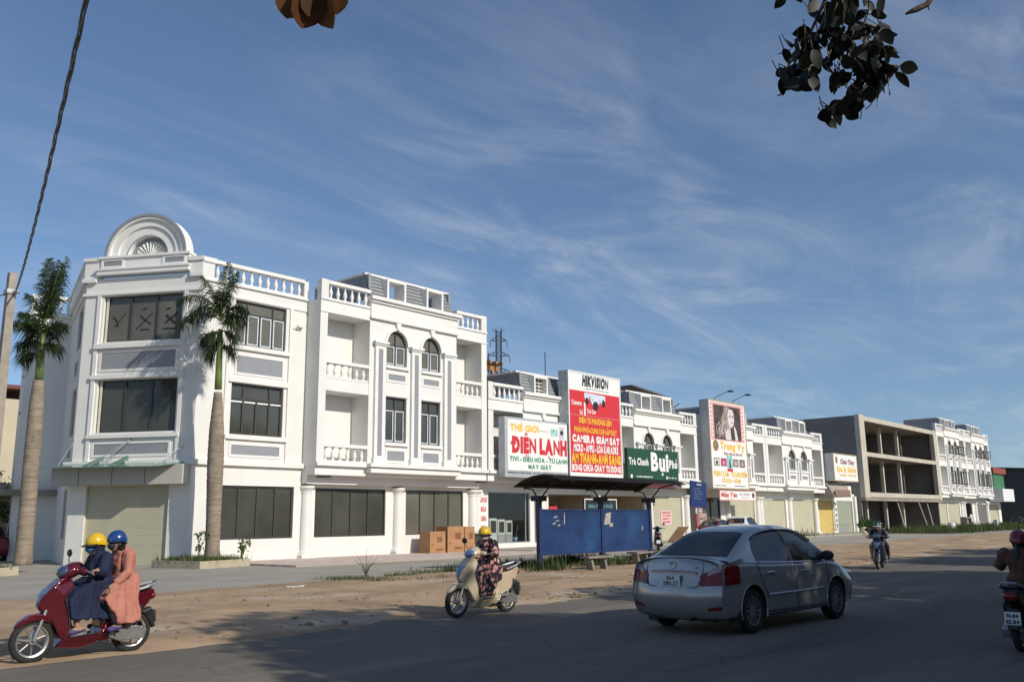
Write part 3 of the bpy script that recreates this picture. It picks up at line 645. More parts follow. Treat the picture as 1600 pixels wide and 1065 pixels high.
# ================================================================ TOWNHOUSES IN THE ROW
def townhouse(X0, W, three, label, gf, open_sash=False, bays=True, roof_extra=None, name='townhouse'):
    root = thing(name, label, 'townhouse', (X0, 31.5, 0)); M = Matrix(); dz = 0 if three else -3.45
    k = W/10.74; bl, br = 2.8*k, 8.48*k; T = lambda z: z+dz
    pw = .4
    ob('core', MB().box(.05, W-.05, 1.2, 13, .0, T(11.25)), WHITE, root)
    # ground floor front with its openings
    holes = [(g[1], g[2], g[3], g[4]) for g in gf]
    ob('wall', MB().wall(0, W, 0, 3.6, holes, 1.0, 1.19), WHITE, root)
    for g in gf:
        if g[0] == 'window': window(root, M, g[1], g[2], g[3], g[4], 1.06, g[5], sash=False, fw=.05, glass=g[6] if len(g) > 6 else GLASS)
        elif g[0] == 'shutter': shutter(root, M, g[1]+.05, g[2]-.05, g[3], g[4], 1.08, g[5] if len(g) > 5 else None)
    # first floor slab with ledges and beam
    m = MB(); m.box(0, W, .06, 1.2, 3.57, 3.95); m.box(-.02, W+.02, -.12, 1.2, 3.95, 4.11); ob('slab', m, WTRIM, root)
    m = MB(); m.box(bl-.12, br+.12, -.42, -.122, 3.97, 4.13); m.box(bl-.02, br+.02, -.3, .058, 3.72, 3.948); ob('bay_ledge', m, WTRIM, root)
    # end walls, floors and lintels of the loggias
    for a, b in ((0, pw), (W-pw, W)): ob('end_wall', MB().box(a, b, 0, 1.2, 4.11, T(11.31)), WHITE, root)
    lv = [4.11, T(7.8)] if three else [4.11]
    for a, b in ((pw, bl), (br, W-pw)):
        if three:
            ob('loggia_floor', MB().box(a, b, .02, 1.2, 7.24, 7.78), WTRIM, root)
        ob('lintel', MB().box(a, b, .0, 1.2, T(10.75), T(11.31)), WTRIM, root)
        for z in lv: balustrade(root, M, a, b, .05, z, .82, .36)
        balustrade(root, M, a, b, .0, T(11.31), .88, .36)
    pieces('cornice_strip', M, WTRIM, root, (-.03, bl-.02, -.06, .3, T(11.28), T(11.36)), (br+.02, W+.03, -.06, .3, T(11.28), T(11.36)), (-.02, bl-.02, -.04, 0, T(10.72), T(10.8)), (br+.02, W+.02, -.04, 0, T(10.72), T(10.8)))
    for a in (0, W-pw): brick_pier(root, M, a, a+pw, -.02, .3, T(11.37), T(12.22), 8)
    # loggia doors
    for z in ([4.11, 7.8] if three else [4.11]):
        x = br+.12
        window(root, M, x, x+.8, z+.05, z+2.0, 1.1, 1, z+1.45, True, fw=.05)
    for z in ([4.12, 7.79] if three else [4.12]):
        ob('board', MB().box(pw+.03, pw+1.75, 1.14, 1.2, z, z+1.95), WTRIM, root)
    # bay
    wx = [(bl+1.03*k, bl+2.32*k), (bl+3.28*k, bl+4.55*k)]
    H = []
    for a, b in wx:
        H.append((a, b, T(8.79), T(10.47)))
        if three: H.append((a, b, 5.16, 7.27))
    m = MB(); m.wall(bl, br, 4.11, T(10.85), H, 0, .25)
    for a, b in wx: m.spandrel(a, b, T(9.78), T(10.47), 0, .25)
    m.box(bl, bl+.2, .25, 1.2, 4.11, T(10.85)); m.box(br-.2, br, .25, 1.2, 4.11, T(10.85)); m.box(bl+.2, br-.2, .5, .6, 4.11, T(10.85))
    ob('bay_wall', m, WHITE, root)
    for a, b in wx:
        window(root, M, a, b, T(8.79), T(10.47), .12, 2, None, True, GLASS2, arch=.69)
        if three: window(root, M, a, b, 5.16, 7.27, .12, 2, 6.72, True, fw=.05, tcols=[.5])
        # arch trim and keystone, sills, panels
        xc = (a+b)/2; m = MB(); m.ring(xc, T(9.78), .69, .82, -.07, 0, n=14, sx=(b-a)/2/.69); m.prism([(xc-.08, T(10.5)), (xc+.08, T(10.5)), (xc+.15, T(10.84)), (xc-.15, T(10.84))], -.14, -.0)
        ob('arch_trim', m, WTRIM, root)
        ob('window_sill', MB().box(a-.1, b+.1, -.12, 0, T(8.62), T(8.76)), WTRIM, root)
        if three: ob('window_sill', MB().box(a-.1, b+.1, -.12, 0, 5.0, 5.13), WTRIM, root); ob('window_head', MB().box(a-.06, b+.06, -.05, 0, 7.3, 7.42), WTRIM, root)
        panel(root, M, a+.12, b-.12, T(8.08), T(8.36), 0)
        if three: panel(root, M, a+.12, b-.12, 4.32, 4.76, 0)
    for a, b in ((.28*k, .9*k), (2.54*k, 3.14*k), (4.72*k, 5.4*k)):
        a += bl; b += bl; m = MB(); m.box(a, b, -.13, 0, 4.13, T(9.62)); m.box(a-.05, b+.05, -.17, 0, 4.13, 4.42); m.box(a-.06, b+.06, -.19, 0, T(9.62), T(9.7)); m.box(a-.11, b+.11, -.25, 0, T(9.7), T(9.8))
        p = ob('pilaster', m, WTRIM, root); c = (a+b)/2
        ob('grey_strip', MB().quad((c-.13, -.134, 4.5), (c+.13, -.134, 4.5), (c+.13, -.134, T(9.45)), (c-.13, -.134, T(9.45))), LILAC, p)
    m = MB(); m.box(bl-.05, br+.05, -.16, .3, T(10.85), T(10.96)); m.box(bl, br, -.08, .3, T(10.96), T(11.62)); m.box(bl-.06, br+.06, -.18, .3, T(11.62), T(11.74)); m.box(bl-.12, br+.12, -.3, .35, T(11.74), T(11.9))
    ob('bay_cornice', m, WTRIM, root)
    # mansard screen: sloping boarded front with two open dormers, boarded sides, white cap
    z0, z1 = T(11.9), T(13.08); xa, xb = bl+.12, br-.12; sl = .5; yb = .12
    D = [(bl+1.03*k, bl+2.23*k), (bl+3.6*k, bl+4.75*k)]
    Y = lambda z: yb+(z-z0)/(z1-z0)*sl
    zd = z1-.12
    def slope(m, a, b, za, zb, t=.05, o=0.):
        m.add([(a, Y(za)-o, za), (b, Y(za)-o, za), (b, Y(zb)-o, zb), (a, Y(zb)-o, zb), (a, Y(za)+t, za), (b, Y(za)+t, za), (b, Y(zb)+t, zb), (a, Y(zb)+t, zb)],
              [(0, 1, 2, 3), (5, 4, 7, 6), (0, 4, 5, 1), (1, 5, 6, 2), (2, 6, 7, 3), (3, 7, 4, 0)])
    segs = [(xa, D[0][0]), (D[0][1], D[1][0]), (D[1][1], xb)]
    m = MB()
    for a, b in segs: slope(m, a, b, z0, z1, .2)
    for a, b in D: slope(m, a, b, zd, z1, .2)
    m.box(xa, xa+.15, Y(z0)+.2, 4.5, z0, z1); m.box(xb-.15, xb, Y(z0)+.2, 4.5, z0, z1)
    ms = ob('mansard', m, SLATE, root)
    rows = 6; st = (z1-z0)/rows
    for i in range(rows):
        za = z0+i*st
        for a, b in segs:
            m = MB(); m.add([(a, Y(za)-.06, za+.015), (b, Y(za)-.06, za+.015), (b, Y(za+st)-.015, za+st-.003), (a, Y(za+st)-.015, za+st-.003), (a, Y(za)+.02, za+.015), (b, Y(za)+.02, za+.015)], [(0, 1, 2, 3), (0, 4, 5, 1)])
            ob('siding_board', m, SLATE, ms)
        m = MB(); m.add([(xa-.05, Y(za), za+.015), (xa-.05, 4.5, za+.015), (xa-.012, 4.5, za+st), (xa-.012, Y(za+st), za+st), (xa, Y(za), za+.015), (xa, 4.5, za+.015)], [(1, 0, 3, 2), (0, 1, 5, 4)])
        ob('siding_board', m, SLATE, ms)
    m = MB(); m.box(xa-.08, xb+.08, Y(z1)-.12, Y(z1)+.25, z1, z1+.1); m.box(xa-.1, xa+.12, Y(z1)+.25, 4.5, z1, z1+.1); m.box(xb-.12, xb+.1, Y(z1)+.25, 4.5, z1, z1+.1); ob('mansard_cap', m, WTRIM, root)
    for a, b in D:
        m = MB(); f = .11; yf = yb-.1
        m.wall(a, b, z0, zd, [(a+f, b-f, z0+f, zd-f)], yf, yf+.75); ob('dormer_frame', m, WTRIM, root)
        if roof_extra == 'grid':
            m = MB()
            for i in range(1, 3): m.box(a+f+(b-a-2*f)*i/3-.02, a+f+(b-a-2*f)*i/3+.02, yf+.3, yf+.34, z0+f, zd-f)
            for i in range(1, 4): m.box(a+f, b-f, yf+.31, yf+.33, z0+f+(zd-z0-2*f)*i/4-.02, z0+f+(zd-z0-2*f)*i/4+.02)
            ob('dormer_grid', m, WTRIM, root)
            ob('dormer_pane', MB().quad((a+f, yf+.4, z0+f), (b-f, yf+.4, z0+f), (b-f, yf+.4, zd-f), (a+f, yf+.4, zd-f)), GLASS2, root)
        elif roof_extra == 'boarded' and a == D[1][0]:
            ob('dormer_board', MB().quad((a+f, yf+.55, z0+f), (a+(b-a)*.55, yf+.55, z0+f), (a+(b-a)*.55, yf+.55, zd-f), (a+f, yf+.55, zd-f)), GLASS, root)
    if open_sash:
        # casements standing open, dark frames
        for zz in ([(5.2, 6.7), (8.8, 9.8)] if three else []):
            for a, b in wx:
                for xx, s in ((a, -1), (b, 1), (b+.95*k, 1)):
                    m = MB(Matrix.Translation((xx, -.14, 0)) @ Matrix.Rotation(radians(-62*s), 4, 'Z'))
                    w = .62*k*(1 if s < 0 else -1); x0, x1 = sorted((0, -w if s < 0 else w*-1))
                    m.wall(x0, x1, zz[0], zz[1], [(x0+.07, x1-.07, zz[0]+.07, zz[1]-.07)], -.03, .03); ob('open_casement', m, FRAME, root)
    return root
def columns(root, xs, y=.98):
    for x in xs: ob('column', COLM, None, root, loc=(x, y, 0))
VAC = [('window', .75, 4.78, .92, 3.04, 4), ('window', 6.05, 9.98, .92, 3.04, 4, GLASS2)]
A = townhouse(23.06, 10.74, True, 'white three-storey townhouse with arched windows beside the corner building', VAC, roof_extra='boarded')
columns(A, (.26, 5.5, 10.6))
# beam and white fluorescent streaks seen in the first shop window
m = MB(); m.box(0, 10.74, .6, 1.0, 3.2, 3.57); ob('beam', m, WHITE, A)
def hosing(root, x, z0=3.0):
    ob('cable', MB().tube([(x, .9, z0), (x+.02, .85, z0+.35), (x+.2, .6, z0+.5), (x+.9, .5, z0+.52)], .025, 6), BLACK, root)
hosing(A, .3); hosing(A, 10.3)
B = townhouse(33.9, 10.75, False, 'white two-storey townhouse behind the white appliance sign and the tall red sign', [('open', .95, 4.45, .35, 3.05), ('open', 6.1, 10.5, .12, 3.0)], roof_extra='grid')
C_ = townhouse(44.7, 10.75, False, 'white two-storey townhouse behind the dark green tea sign', [('open', .4, 5.4, .12, 3.0), ('shutter', 6.2, 10.0, .1, 3.0)], roof_extra='boarded')
D0 = townhouse(55.95, 10.2, False, 'white two-storey townhouse mostly hidden by the tall sign with a portrait', [('window', 1.6, 4.2, .1, 3.0, 2), ('shutter', 5.7, 9.7, .1, 2.9)])
D1 = townhouse(66.2, 11.2, False, 'white two-storey townhouse with beige shutters next to the spa', [('shutter', .75, 5.1, .1, 2.95), ('shutter', 6.4, 10.8, .1, 2.95)], roof_extra='boarded')
G_ = townhouse(111.2, 11.6, True, 'white three-storey townhouse adjoining the unfinished concrete building', [('shutter', .2, 5.0, .05, 3.0), ('shutter', 5.3, 10.2, .05, 3.0)], open_sash=True)
H_ = townhouse(122.85, 11.4, True, 'white three-storey townhouse at the far end of the row', [('open', .7, 4.2, .05, 3.0), ('shutter', 6.4, 10.9, .05, 2.9, CDARK)], open_sash=True)
columns(B, (.1, 5.4)); columns(C_, (5.8, 10.5)); columns(D0, (.4, 5.2, 10.1)); columns(D1, (.4, 5.75, 11.0)); columns(G_, (10.9,)); columns(H_, (.3, 5.6, 11.2))
# interiors of the open shops (hollow rooms set into the core)
def room(root, x0, x1, z0, z1, depth, mt, name='shop_room'):
    m = MB(); y0, y1 = 1.192, 1.192+depth
    m.quad((x0, y1, z0), (x1, y1, z0), (x1, y1, z1), (x0, y1, z1)); m.quad((x0, y0, z0), (x1, y0, z0), (x1, y1, z0), (x0, y1, z0)); m.quad((x0, y0, z1), (x0, y1, z1), (x1, y1, z1), (x1, y0, z1))
    m.quad((x0, y0, z0), (x0, y1, z0), (x0, y1, z1), (x0, y0, z1)); m.quad((x1, y0, z0), (x1, y0, z1), (x1, y1, z1), (x1, y1, z0))
    return ob(name, m, mt, root)
def cut_core(root, rooms, three):
    """replace the solid core by one with room recesses"""
    core = [c for c in root.children if c.name.startswith('core')][0]
    W = core.dimensions.x if False else max(v.co.x for v in core.data.vertices); top = max(v.co.z for v in core.data.vertices)
    m = MB().wall(.05, W, 0, top, rooms, 1.2, 1.21); m.box(.05, W, 6.0, 13, 0, top); m.box(.05, W, 1.22, 6.0, 3.7, top)
    core.data = mesh_of(m, WHITE, False, 'core')
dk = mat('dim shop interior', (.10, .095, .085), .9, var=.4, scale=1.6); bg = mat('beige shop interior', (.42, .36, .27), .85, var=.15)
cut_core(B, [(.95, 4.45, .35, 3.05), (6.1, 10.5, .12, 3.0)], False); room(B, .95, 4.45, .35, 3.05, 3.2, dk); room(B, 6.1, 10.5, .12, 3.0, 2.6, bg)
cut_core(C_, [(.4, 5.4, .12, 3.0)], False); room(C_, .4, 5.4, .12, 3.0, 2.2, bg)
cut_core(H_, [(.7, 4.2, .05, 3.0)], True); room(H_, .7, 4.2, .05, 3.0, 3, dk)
# thin clear pane of the appliance shop
def clear_glass():
    m = bpy.data.materials.new('clear shop glass'); m.use_nodes = True; N = m.node_tree.nodes; L = m.node_tree.links
    N.remove(N['Principled BSDF']); t = N.new('ShaderNodeBsdfTransparent'); t.inputs[0].default_value = (.82, .85, .83, 1); g = N.new('ShaderNodeBsdfGlossy'); g.inputs['Roughness'].default_value = .03
    f = N.new('ShaderNodeFresnel'); f.inputs[0].default_value = 1.5; n = N.new('ShaderNodeTexNoise'); n.inputs['Scale'].default_value = .7
    a = N.new('ShaderNodeMath'); a.operation = 'MULTIPLY_ADD'; L.new(n.outputs['Fac'], a.inputs[0]); a.inputs[1].default_value = .06; L.new(f.outputs[0], a.inputs[2])
    mx = N.new('ShaderNodeMixShader'); L.new(a.outputs[0], mx.inputs[0]); L.new(t.outputs[0], mx.inputs[1]); L.new(g.outputs[0], mx.inputs[2]); L.new(mx.outputs[0], N['Material Output'].inputs[0]); return m
CLEAR = clear_glass()
m = MB(); m.wall(.95, 4.45, .35, 3.05, [(1.0, 4.1, .4, 3.0), (4.16, 4.4, .4, 3.0)], 1.05, 1.13); fshop = ob('shop_window', m, METAL, B)
ob('pane', MB().quad((1.0, 1.09, .4), (4.1, 1.09, .4), (4.1, 1.09, 3.0), (1.0, 1.09, 3.0)), CLEAR, fshop); ob('pane', MB().quad((4.16, 1.09, .4), (4.4, 1.09, .4), (4.4, 1.09, 3.0), (4.16, 1.09, 3.0)), CLEAR, fshop)
m = MB(); r = random.Random(4)
for i in range(26): x = r.uniform(1.2, 4.1); z = r.uniform(1.5, 2.7); m.box(x, x+r.uniform(.12, .35), 3.6, 4.2, z, z+r.uniform(.12, .3))
for z in (1.45, 1.95, 2.4): m.box(1, 4.3, 3.5, 4.3, z, z+.04)
ob('stock_shelf', m, mat('dim stock', (.14, .12, .11), .7, var=.7, scale=4), B)
# poster panels and fittings inside the open shops
for i, (x, z, w, h, mt) in enumerate([(6.6, 1.6, .9, 1.0, mat('poster brown', (.16, .09, .06), .6)), (7.7, 1.7, .9, .9, PK), (9.3, 1.5, .6, .9, mat('poster dark', (.08, .06, .05), .6))]):
    ob('poster', MB().box(x, x+w, 3.70, 3.74, z, z+h), mt, B)
ob('poster', MB().box(3.1, 3.75, 3.3, 3.34, 1.5, 2.3), mat('poster brown', 0), C_); ob('poster', MB().box(4.2, 4.7, 3.3, 3.34, 1.4, 2.2), PG, C_)
# dark wall filling the gap between two houses
gp = thing('gap_wall', 'dark wall filling the gap beside the tall portrait sign', 'wall', (55.46, 31.9, 0)); ob('wall', MB().box(0, .48, 0, 12, 0, 7.6), CDARK, gp); ob('coping', MB().box(-.0, .48, -.02, 12, 7.6, 7.7), CONC, gp)
# ================================================================ SPA LOT, UNFINISHED FRAME, FAR STRUCTURES
def spa_house():
    root = thing('spa_shop', 'low shop with yellow and grey-green shutters under a stone-clad canopy', 'shop', (77.45, 31.5, 0))
    ob('wall', MB().wall(0, 9.2, 0, 3.6, [(.55, 3.75, .05, 2.95), (4.65, 8.5, .05, 2.95)], 1.0, 1.2), WHITE, root)
    shutter(root, Matrix(), .6, 3.7, .05, 2.95, 1.08, SHUTY); shutter(root, Matrix(), 4.7, 8.45, .05, 2.95, 1.08, mat('grey green shutter', (.34, .36, .27), .55, var=.07))
    ob('core', MB().box(.02, 9.15, 1.22, 10, 0, 4.4), WHITE, root)
    ob('pilaster', MB().box(8.75, 9.2, .8, 1.0, 0, 3.4), WTRIM, root)
    st = mat('stone cladding', (.38, .33, .29), .85, var=.35, scale=7)
    m = MB(); m.add([(.0, -.1, 4.5), (4.6, -.1, 4.5), (3.9, -.75, 3.25), (.0, -.75, 3.25), (0, .99, 4.5), (4.6, .99, 4.5), (3.9, .99, 3.25), (0, .99, 3.25)], [(3, 2, 1, 0), (4, 5, 6, 7), (0, 1, 5, 4), (1, 2, 6, 5), (2, 3, 7, 6), (3, 0, 4, 7)])
    ob('canopy', m, st, root)
    ob('fascia', MB().box(.15, 3.6, -.8, -.76, 3.3, 3.85), mat('brown fascia', (.26, .17, .13), .7, var=.3, scale=6), root)
    ob('sign_plate', MB().box(3.9, 4.5, .9, .99, .3, 2.9), PW, root)
    m = MB()
    for i in range(5): m.box(4.08, 4.32, .89, .899, .55+i*.5, .8+i*.5)
    ob('sign_marks', m, PK, root)
    return root
spa_house()
def concrete_frame():
    root = thing('unfinished_building', 'unfinished three-storey bare concrete frame building with open dark floors', 'building', (86.75, 31.5, 0))
    W = 24.2; D = 17
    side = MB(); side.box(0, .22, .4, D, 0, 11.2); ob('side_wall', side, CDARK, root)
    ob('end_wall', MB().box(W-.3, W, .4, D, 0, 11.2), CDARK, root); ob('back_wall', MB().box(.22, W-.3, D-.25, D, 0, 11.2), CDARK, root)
    for z, h in ((3.35, .45), (7.28, .40), (10.75, .45)):
        ob('floor_slab', MB().box(.22, W-.3, .3, D-.25, z+.1, z+h), CONC, root)
        ob('edge_beam', MB().box(1.35, W-1.0, -.02, .3, z, z+h), mat('sunlit cement', (.52, .47, .385), .9, var=.14, scale=1, bump=.15), root)  # paler copy of the bare cement, sunlight put into its colour
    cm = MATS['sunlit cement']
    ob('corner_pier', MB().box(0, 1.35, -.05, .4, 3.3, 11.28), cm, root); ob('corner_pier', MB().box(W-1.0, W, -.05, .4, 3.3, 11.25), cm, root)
    ob('cantilever', MB().box(0, W, -.04, .4, 3.0, 3.3), CONC, root)
    for x in (3.6, 9.1, 14.4):
        for y in (1.2,):
            for z0, z1 in ((0, 3.4), (3.82, 7.3), (7.7, 10.8)):
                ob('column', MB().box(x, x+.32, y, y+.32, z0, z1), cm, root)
        for z0, z1 in ((0, 3.4), (3.82, 7.3), (7.7, 10.8)): ob('column', MB().box(x, x+.32, 8, 8.3, z0, z1), CONC, root)
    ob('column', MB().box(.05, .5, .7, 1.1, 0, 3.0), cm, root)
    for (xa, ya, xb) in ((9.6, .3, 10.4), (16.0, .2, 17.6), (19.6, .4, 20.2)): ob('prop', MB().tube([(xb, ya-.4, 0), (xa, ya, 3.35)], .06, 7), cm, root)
    # partition walls in the dim floors
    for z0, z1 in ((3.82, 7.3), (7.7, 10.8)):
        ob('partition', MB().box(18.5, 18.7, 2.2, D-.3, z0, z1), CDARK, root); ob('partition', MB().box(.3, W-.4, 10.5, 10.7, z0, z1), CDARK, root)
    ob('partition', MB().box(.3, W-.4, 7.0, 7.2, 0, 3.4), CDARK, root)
    ob('step', MB().box(1, W-1, -1.2, .2, -.02, .22), CONC, root)
    return root
concrete_frame()
def far_right():
    root = thing('shop_annex', 'small annex with white box sign, green wall and red roof beyond the last townhouse', 'annex', (134.4, 31.2, 0))
    ob('wall', MB().wall(0, 7.6, 0, 3.3, [(.9, 6.2, .05, 2.9)], 1.4, 1.6), WHITE, root); shutter(root, Matrix(), 1.0, 6.1, .05, 2.9, 1.5)
    ob('core', MB().box(0, 7.5, 1.62, 9, 0, 3.4), WHITE, root)
    ob('box_sign', MB().box(1.9, 8.0, -.4, 1.3, 3.3, 5.0), PW, root)
    ob('upper_wall', MB().box(1.2, 7.6, .6, 6, 5.01, 7.1), mat('green wall', (.045, .17, .08), .7), root)
    ob('roof', MB().box(1.0, 7.9, .3, 6.5, 7.11, 7.9), mat('red roof', (.30, .06, .045), .7, var=.2), root)
    w = thing('warehouse', 'large dark blue-grey windowless warehouse at the end of the road', 'warehouse', (150, 30, 0), radians(0))
    ob('wall', MB().box(0, 60, 0, 40, 0, 8.2), mat('dark steel cladding', (.055, .06, .065), .6, var=.1, stretch=(6, 6, .2)), w)
    m = MB(); m.add([(-.5, -.5, 8.2), (60.5, -.5, 8.2), (60.5, 40.5, 8.2), (-.5, 40.5, 8.2), (-.5, 20, 9.6), (60.5, 20, 9.6)], [(0, 1, 5, 4), (2, 3, 4, 5), (0, 4, 3), (1, 2, 5)]); ob('roof', m, MATS['dark steel cladding'], w)
    r = random.Random(9); m = MB()
    for i in range(500):
        x = r.uniform(147, 190); y = 27+r.gauss(0, 1.2); z = r.uniform(0, 1.4)*r.random()
        m.ell((x, y, z), (.3, .3, .25), 5, 3)
    m2 = MB(); leafcloud(m2, [((x, r.uniform(25, 28.5), .5), (1.6, 1.2, r.uniform(.6, 1.3))) for x in range(147, 200, 2)], 2600, .16, r)
    stuff('bushes', m2, LEAF2, 'bright green bushes growing before the dark warehouse', 'bushes')
def leafcloud(m, ells, n, size, r, flat=0):
    """many leaf-sized faces spread through a set of ellipsoids"""
    for i in range(n):
        c, e = ells[r.randrange(len(ells))]
        while True:
            p = V((r.uniform(-1, 1), r.uniform(-1, 1), r.uniform(-1, 1)))
            if .12 < p.length < 1: break
        q = p*(p.length**-.35); q = q if q.length < 1 else q.normalized()
        c2 = V((c[0]+q.x*e[0], c[1]+q.y*e[1], c[2]+q.z*e[2]))
        a = V((r.gauss(0, 1), r.gauss(0, 1), r.gauss(0, .7)-.3)).normalized(); b = a.orthogonal().normalized(); b = (b*cos(r.uniform(0, 6))+a.cross(b)*sin(r.uniform(0, 6)))
        b = (b-a*b.dot(a)).normalized(); s = size*r.uniform(.6, 1.25)
        m.add([c2, c2+a*s*.5+b*s*.32, c2+a*s, c2+a*s*.5-b*s*.32], [(0, 1, 2, 3)])
def leafmat(name, c1, c2):
    m = mat(name, c1, .5, col2=c2, scale=1.3, spec=.35)
    N = m.node_tree.nodes; L = m.node_tree.links; b = N['Principled BSDF']; t = N.new('ShaderNodeBsdfTranslucent'); mx = N.new('ShaderNodeMixShader'); mx.inputs[0].default_value = .22
    L.new(b.inputs['Base Color'].links[0].from_socket, t.inputs[0]); L.new(b.outputs[0], mx.inputs[1]); L.new(t.outputs[0], mx.inputs[2]); L.new(mx.outputs[0], N['Material Output'].inputs[0]); return m
LEAF = leafmat('tree leaves', (.045, .07, .018), (.025, .045, .012))
LEAF2 = leafmat('bush leaves', (.08, .14, .03), (.04, .08, .02))
BARK = mat('bark', (.16, .125, .09), .95, var=.4, scale=5, bump=.6, bscale=22, stretch=(1, 1, .3), spec=.15)
far_right()
def near_side():
    # unseen planting and wall, added to darken the car's flank and window reflections
    r = random.Random(77); m = MB(); leafcloud(m, [((x+r.uniform(-1, 1), -15.5+r.uniform(-1, 1), r.uniform(1.2, 5.2)), (2.6, 1.6, 1.9)) for x in range(-22, 84, 2) for _ in (0, 1)], 9000, .95, r)
    stuff('unseen_planting', m, LEAF, 'added unseen dense dark planting along the near side of the road', 'planting')
    w = thing('unseen_wall', 'added unseen long plain wall behind the planting on the near side of the road', 'wall', (-25, -18, 0)); ob('wall', MB().box(0, 112, 0, .25, 0, 3.2), CONC, w); ob('coping', MB().box(0, 112, -.06, .31, 3.2, 3.32), CONC, w)
near_side()
def left_background():
    h = thing('yellow_house', 'cream yellow house with red roof edge behind the left palm', 'house', (2, 62, 0))
    cw = mat('cream wall', (.55, .48, .34), .85, var=.08, scale=.5); 
    # gable wall faces the camera
    m = MB(); m.wall(-14, 22.3, 0, 9.6, [(20.6, 21.8, 6.0, 8.2), (20.4, 21.6, 2.9, 5.0)], 0, .3); ob('wall', m, cw, h)
    ob('core', MB().box(-14, 22.2, .4, 9, 0, 9.5), cw, h)
    m = MB(); m.add([(-15, -.6, 9.2), (22.6, -.6, 10.3), (22.6, 9.5, 10.3), (-15, 9.5, 9.2), (-15, -.6, 9.45), (22.6, -.6, 10.55), (22.6, 9.5, 10.55), (-15, 9.5, 9.45)], [(0, 3, 2, 1), (4, 5, 6, 7), (0, 1, 5, 4), (1, 2, 6, 5), (2, 3, 7, 6), (3, 0, 4, 7)])
    ob('roof', m, mat('maroon roof', (.16, .04, .035), .6), h)
    for z0, z1, x0 in ((6.0, 8.2, 20.6), (2.9, 5.0, 20.4)):
        window(h, Matrix(), x0, x0+1.2, z0, z1, .1, 2, None, True, mat('pale curtain glass', (.35, .42, .38), .2))
        ob('window_hood', MB().box(x0-.2, x0+1.4, -.35, 0, z1+.1, z1+.4), CDARK, h)
    # lean-to with rusty sheet roof
    l = thing('lean_to_shed', 'low shed with rusty corrugated roof beside the corner building', 'shed', (13.6, 48.6, 0), 0)
    m = MB()
    for i in range(40):
        x = -4+i*.25; m.quad((x, -.8, 3.05), (x+.125, -.8, 3.11), (x+.125, 5, 3.9), (x, 5, 3.84)); m.quad((x+.125, -.8, 3.11), (x+.25, -.8, 3.05), (x+.25, 5, 3.84), (x+.125, 5, 3.9))
    ob('sheet_roof', m, mat('rusty sheet', (.22, .19, .16), .7, var=.4, scale=1.5), l)
    for x in (-3.5, 0, 2.6, 5.6): ob('post', MB().tube([(x, -.5, 0), (x, -.5, 3.05)], .05, 6), IRON, l)
    ob('back_wall', MB().box(-4, 6, 5, 5.2, 0, 3.8), MATS['cream wall'], l)
    t = thing('garden_tree', 'small sparse tree in front of the yellow house', 'tree', (15.4, 46.6, 0))
    r = random.Random(12); m = MB(); m.tube([(0, 0, 0), (.1, 0, 1.2), (-.1, .1, 2.4)], [.07, .05, .03]); 
    for a in range(7): m.tube([(0, 0, 1.0+a*.15), (cos(a*1.3)*.6, sin(a*1.3)*.5, 2.0+a*.12), (cos(a*1.3)*1.0, sin(a*1.3)*.9, 2.6+a*.2)], [.03, .02, .008], 5)
    ob('trunk', m, BARK, t); m = MB(); leafcloud(m, [((0, 0, 3.0), (1.3, 1.2, 1.3)), ((-.6, 0, 3.9), (1.1, .9, .8)), ((.8, 0, 2.2), (.6, .6, .5))], 1500, .14, r); ob('crown', m, LEAF2, t)
left_background()
# ---------------------------------------------------------------- power pole and cable
def pole_and_cable():
    p = thing('power_pole', 'tapered grey concrete power pole with cable clamp at its top', 'pole', (8.75, 26.3, 0))
    cp = mat('pole concrete', (.34, .30, .25), .9, var=.2, scale=4)
    m = MB(); m.add([(-.14, -.14, 0), (.14, -.14, 0), (.14, .14, 0), (-.14, .14, 0), (-.1, -.1, 8.5), (.1, -.1, 8.5), (.1, .1, 8.5), (-.1, .1, 8.5)], [(0, 1, 5, 4), (1, 2, 6, 5), (2, 3, 7, 6), (3, 0, 4, 7), (4, 5, 6, 7)])
    ob('shaft', m, cp, p); ob('clamp', MB().box(-.14, .14, -.14, .14, 7.9, 8.02).tube([(0, -.1, 7.95), (.12, -.3, 7.9)], .035, 6), METAL, p)
    # twisted service cable sagging from the pole over the near roadside
    a = V((8.8, 26.1, 7.93)); b = V((-2.5, -9.5, 8.0)); n = 170
    pts = []
    for i in range(n+1):
        t = i/n; q = a.lerp(b, t); q.z -= 4*CSAG*t*(1-t); pts.append(q)
    m = MB()
    for k in range(3):
        path = [q+V((cos(i*.55+k*2.1)*.017, sin(i*.55+k*2.1)*.012, sin(i*.55+k*2.1)*.017)) for i, q in enumerate(pts)]
        m.tube(path, .0115, 5)
    tag(ob('power_cable', m, BLACK), 'thick twisted black cable sagging from the concrete pole towards the camera', 'cable')
    m = MB(); m.tube([(8.7, 26.4, 7.9), (5.5, 30, 7.2), (2, 34, 6.9), (-6, 44, 7.5)], .018, 5)
    tag(ob('power_cable', m, BLACK), 'thin black cable running from the concrete pole down the side street', 'cable')
CSAG = 1.5
pole_and_cable()
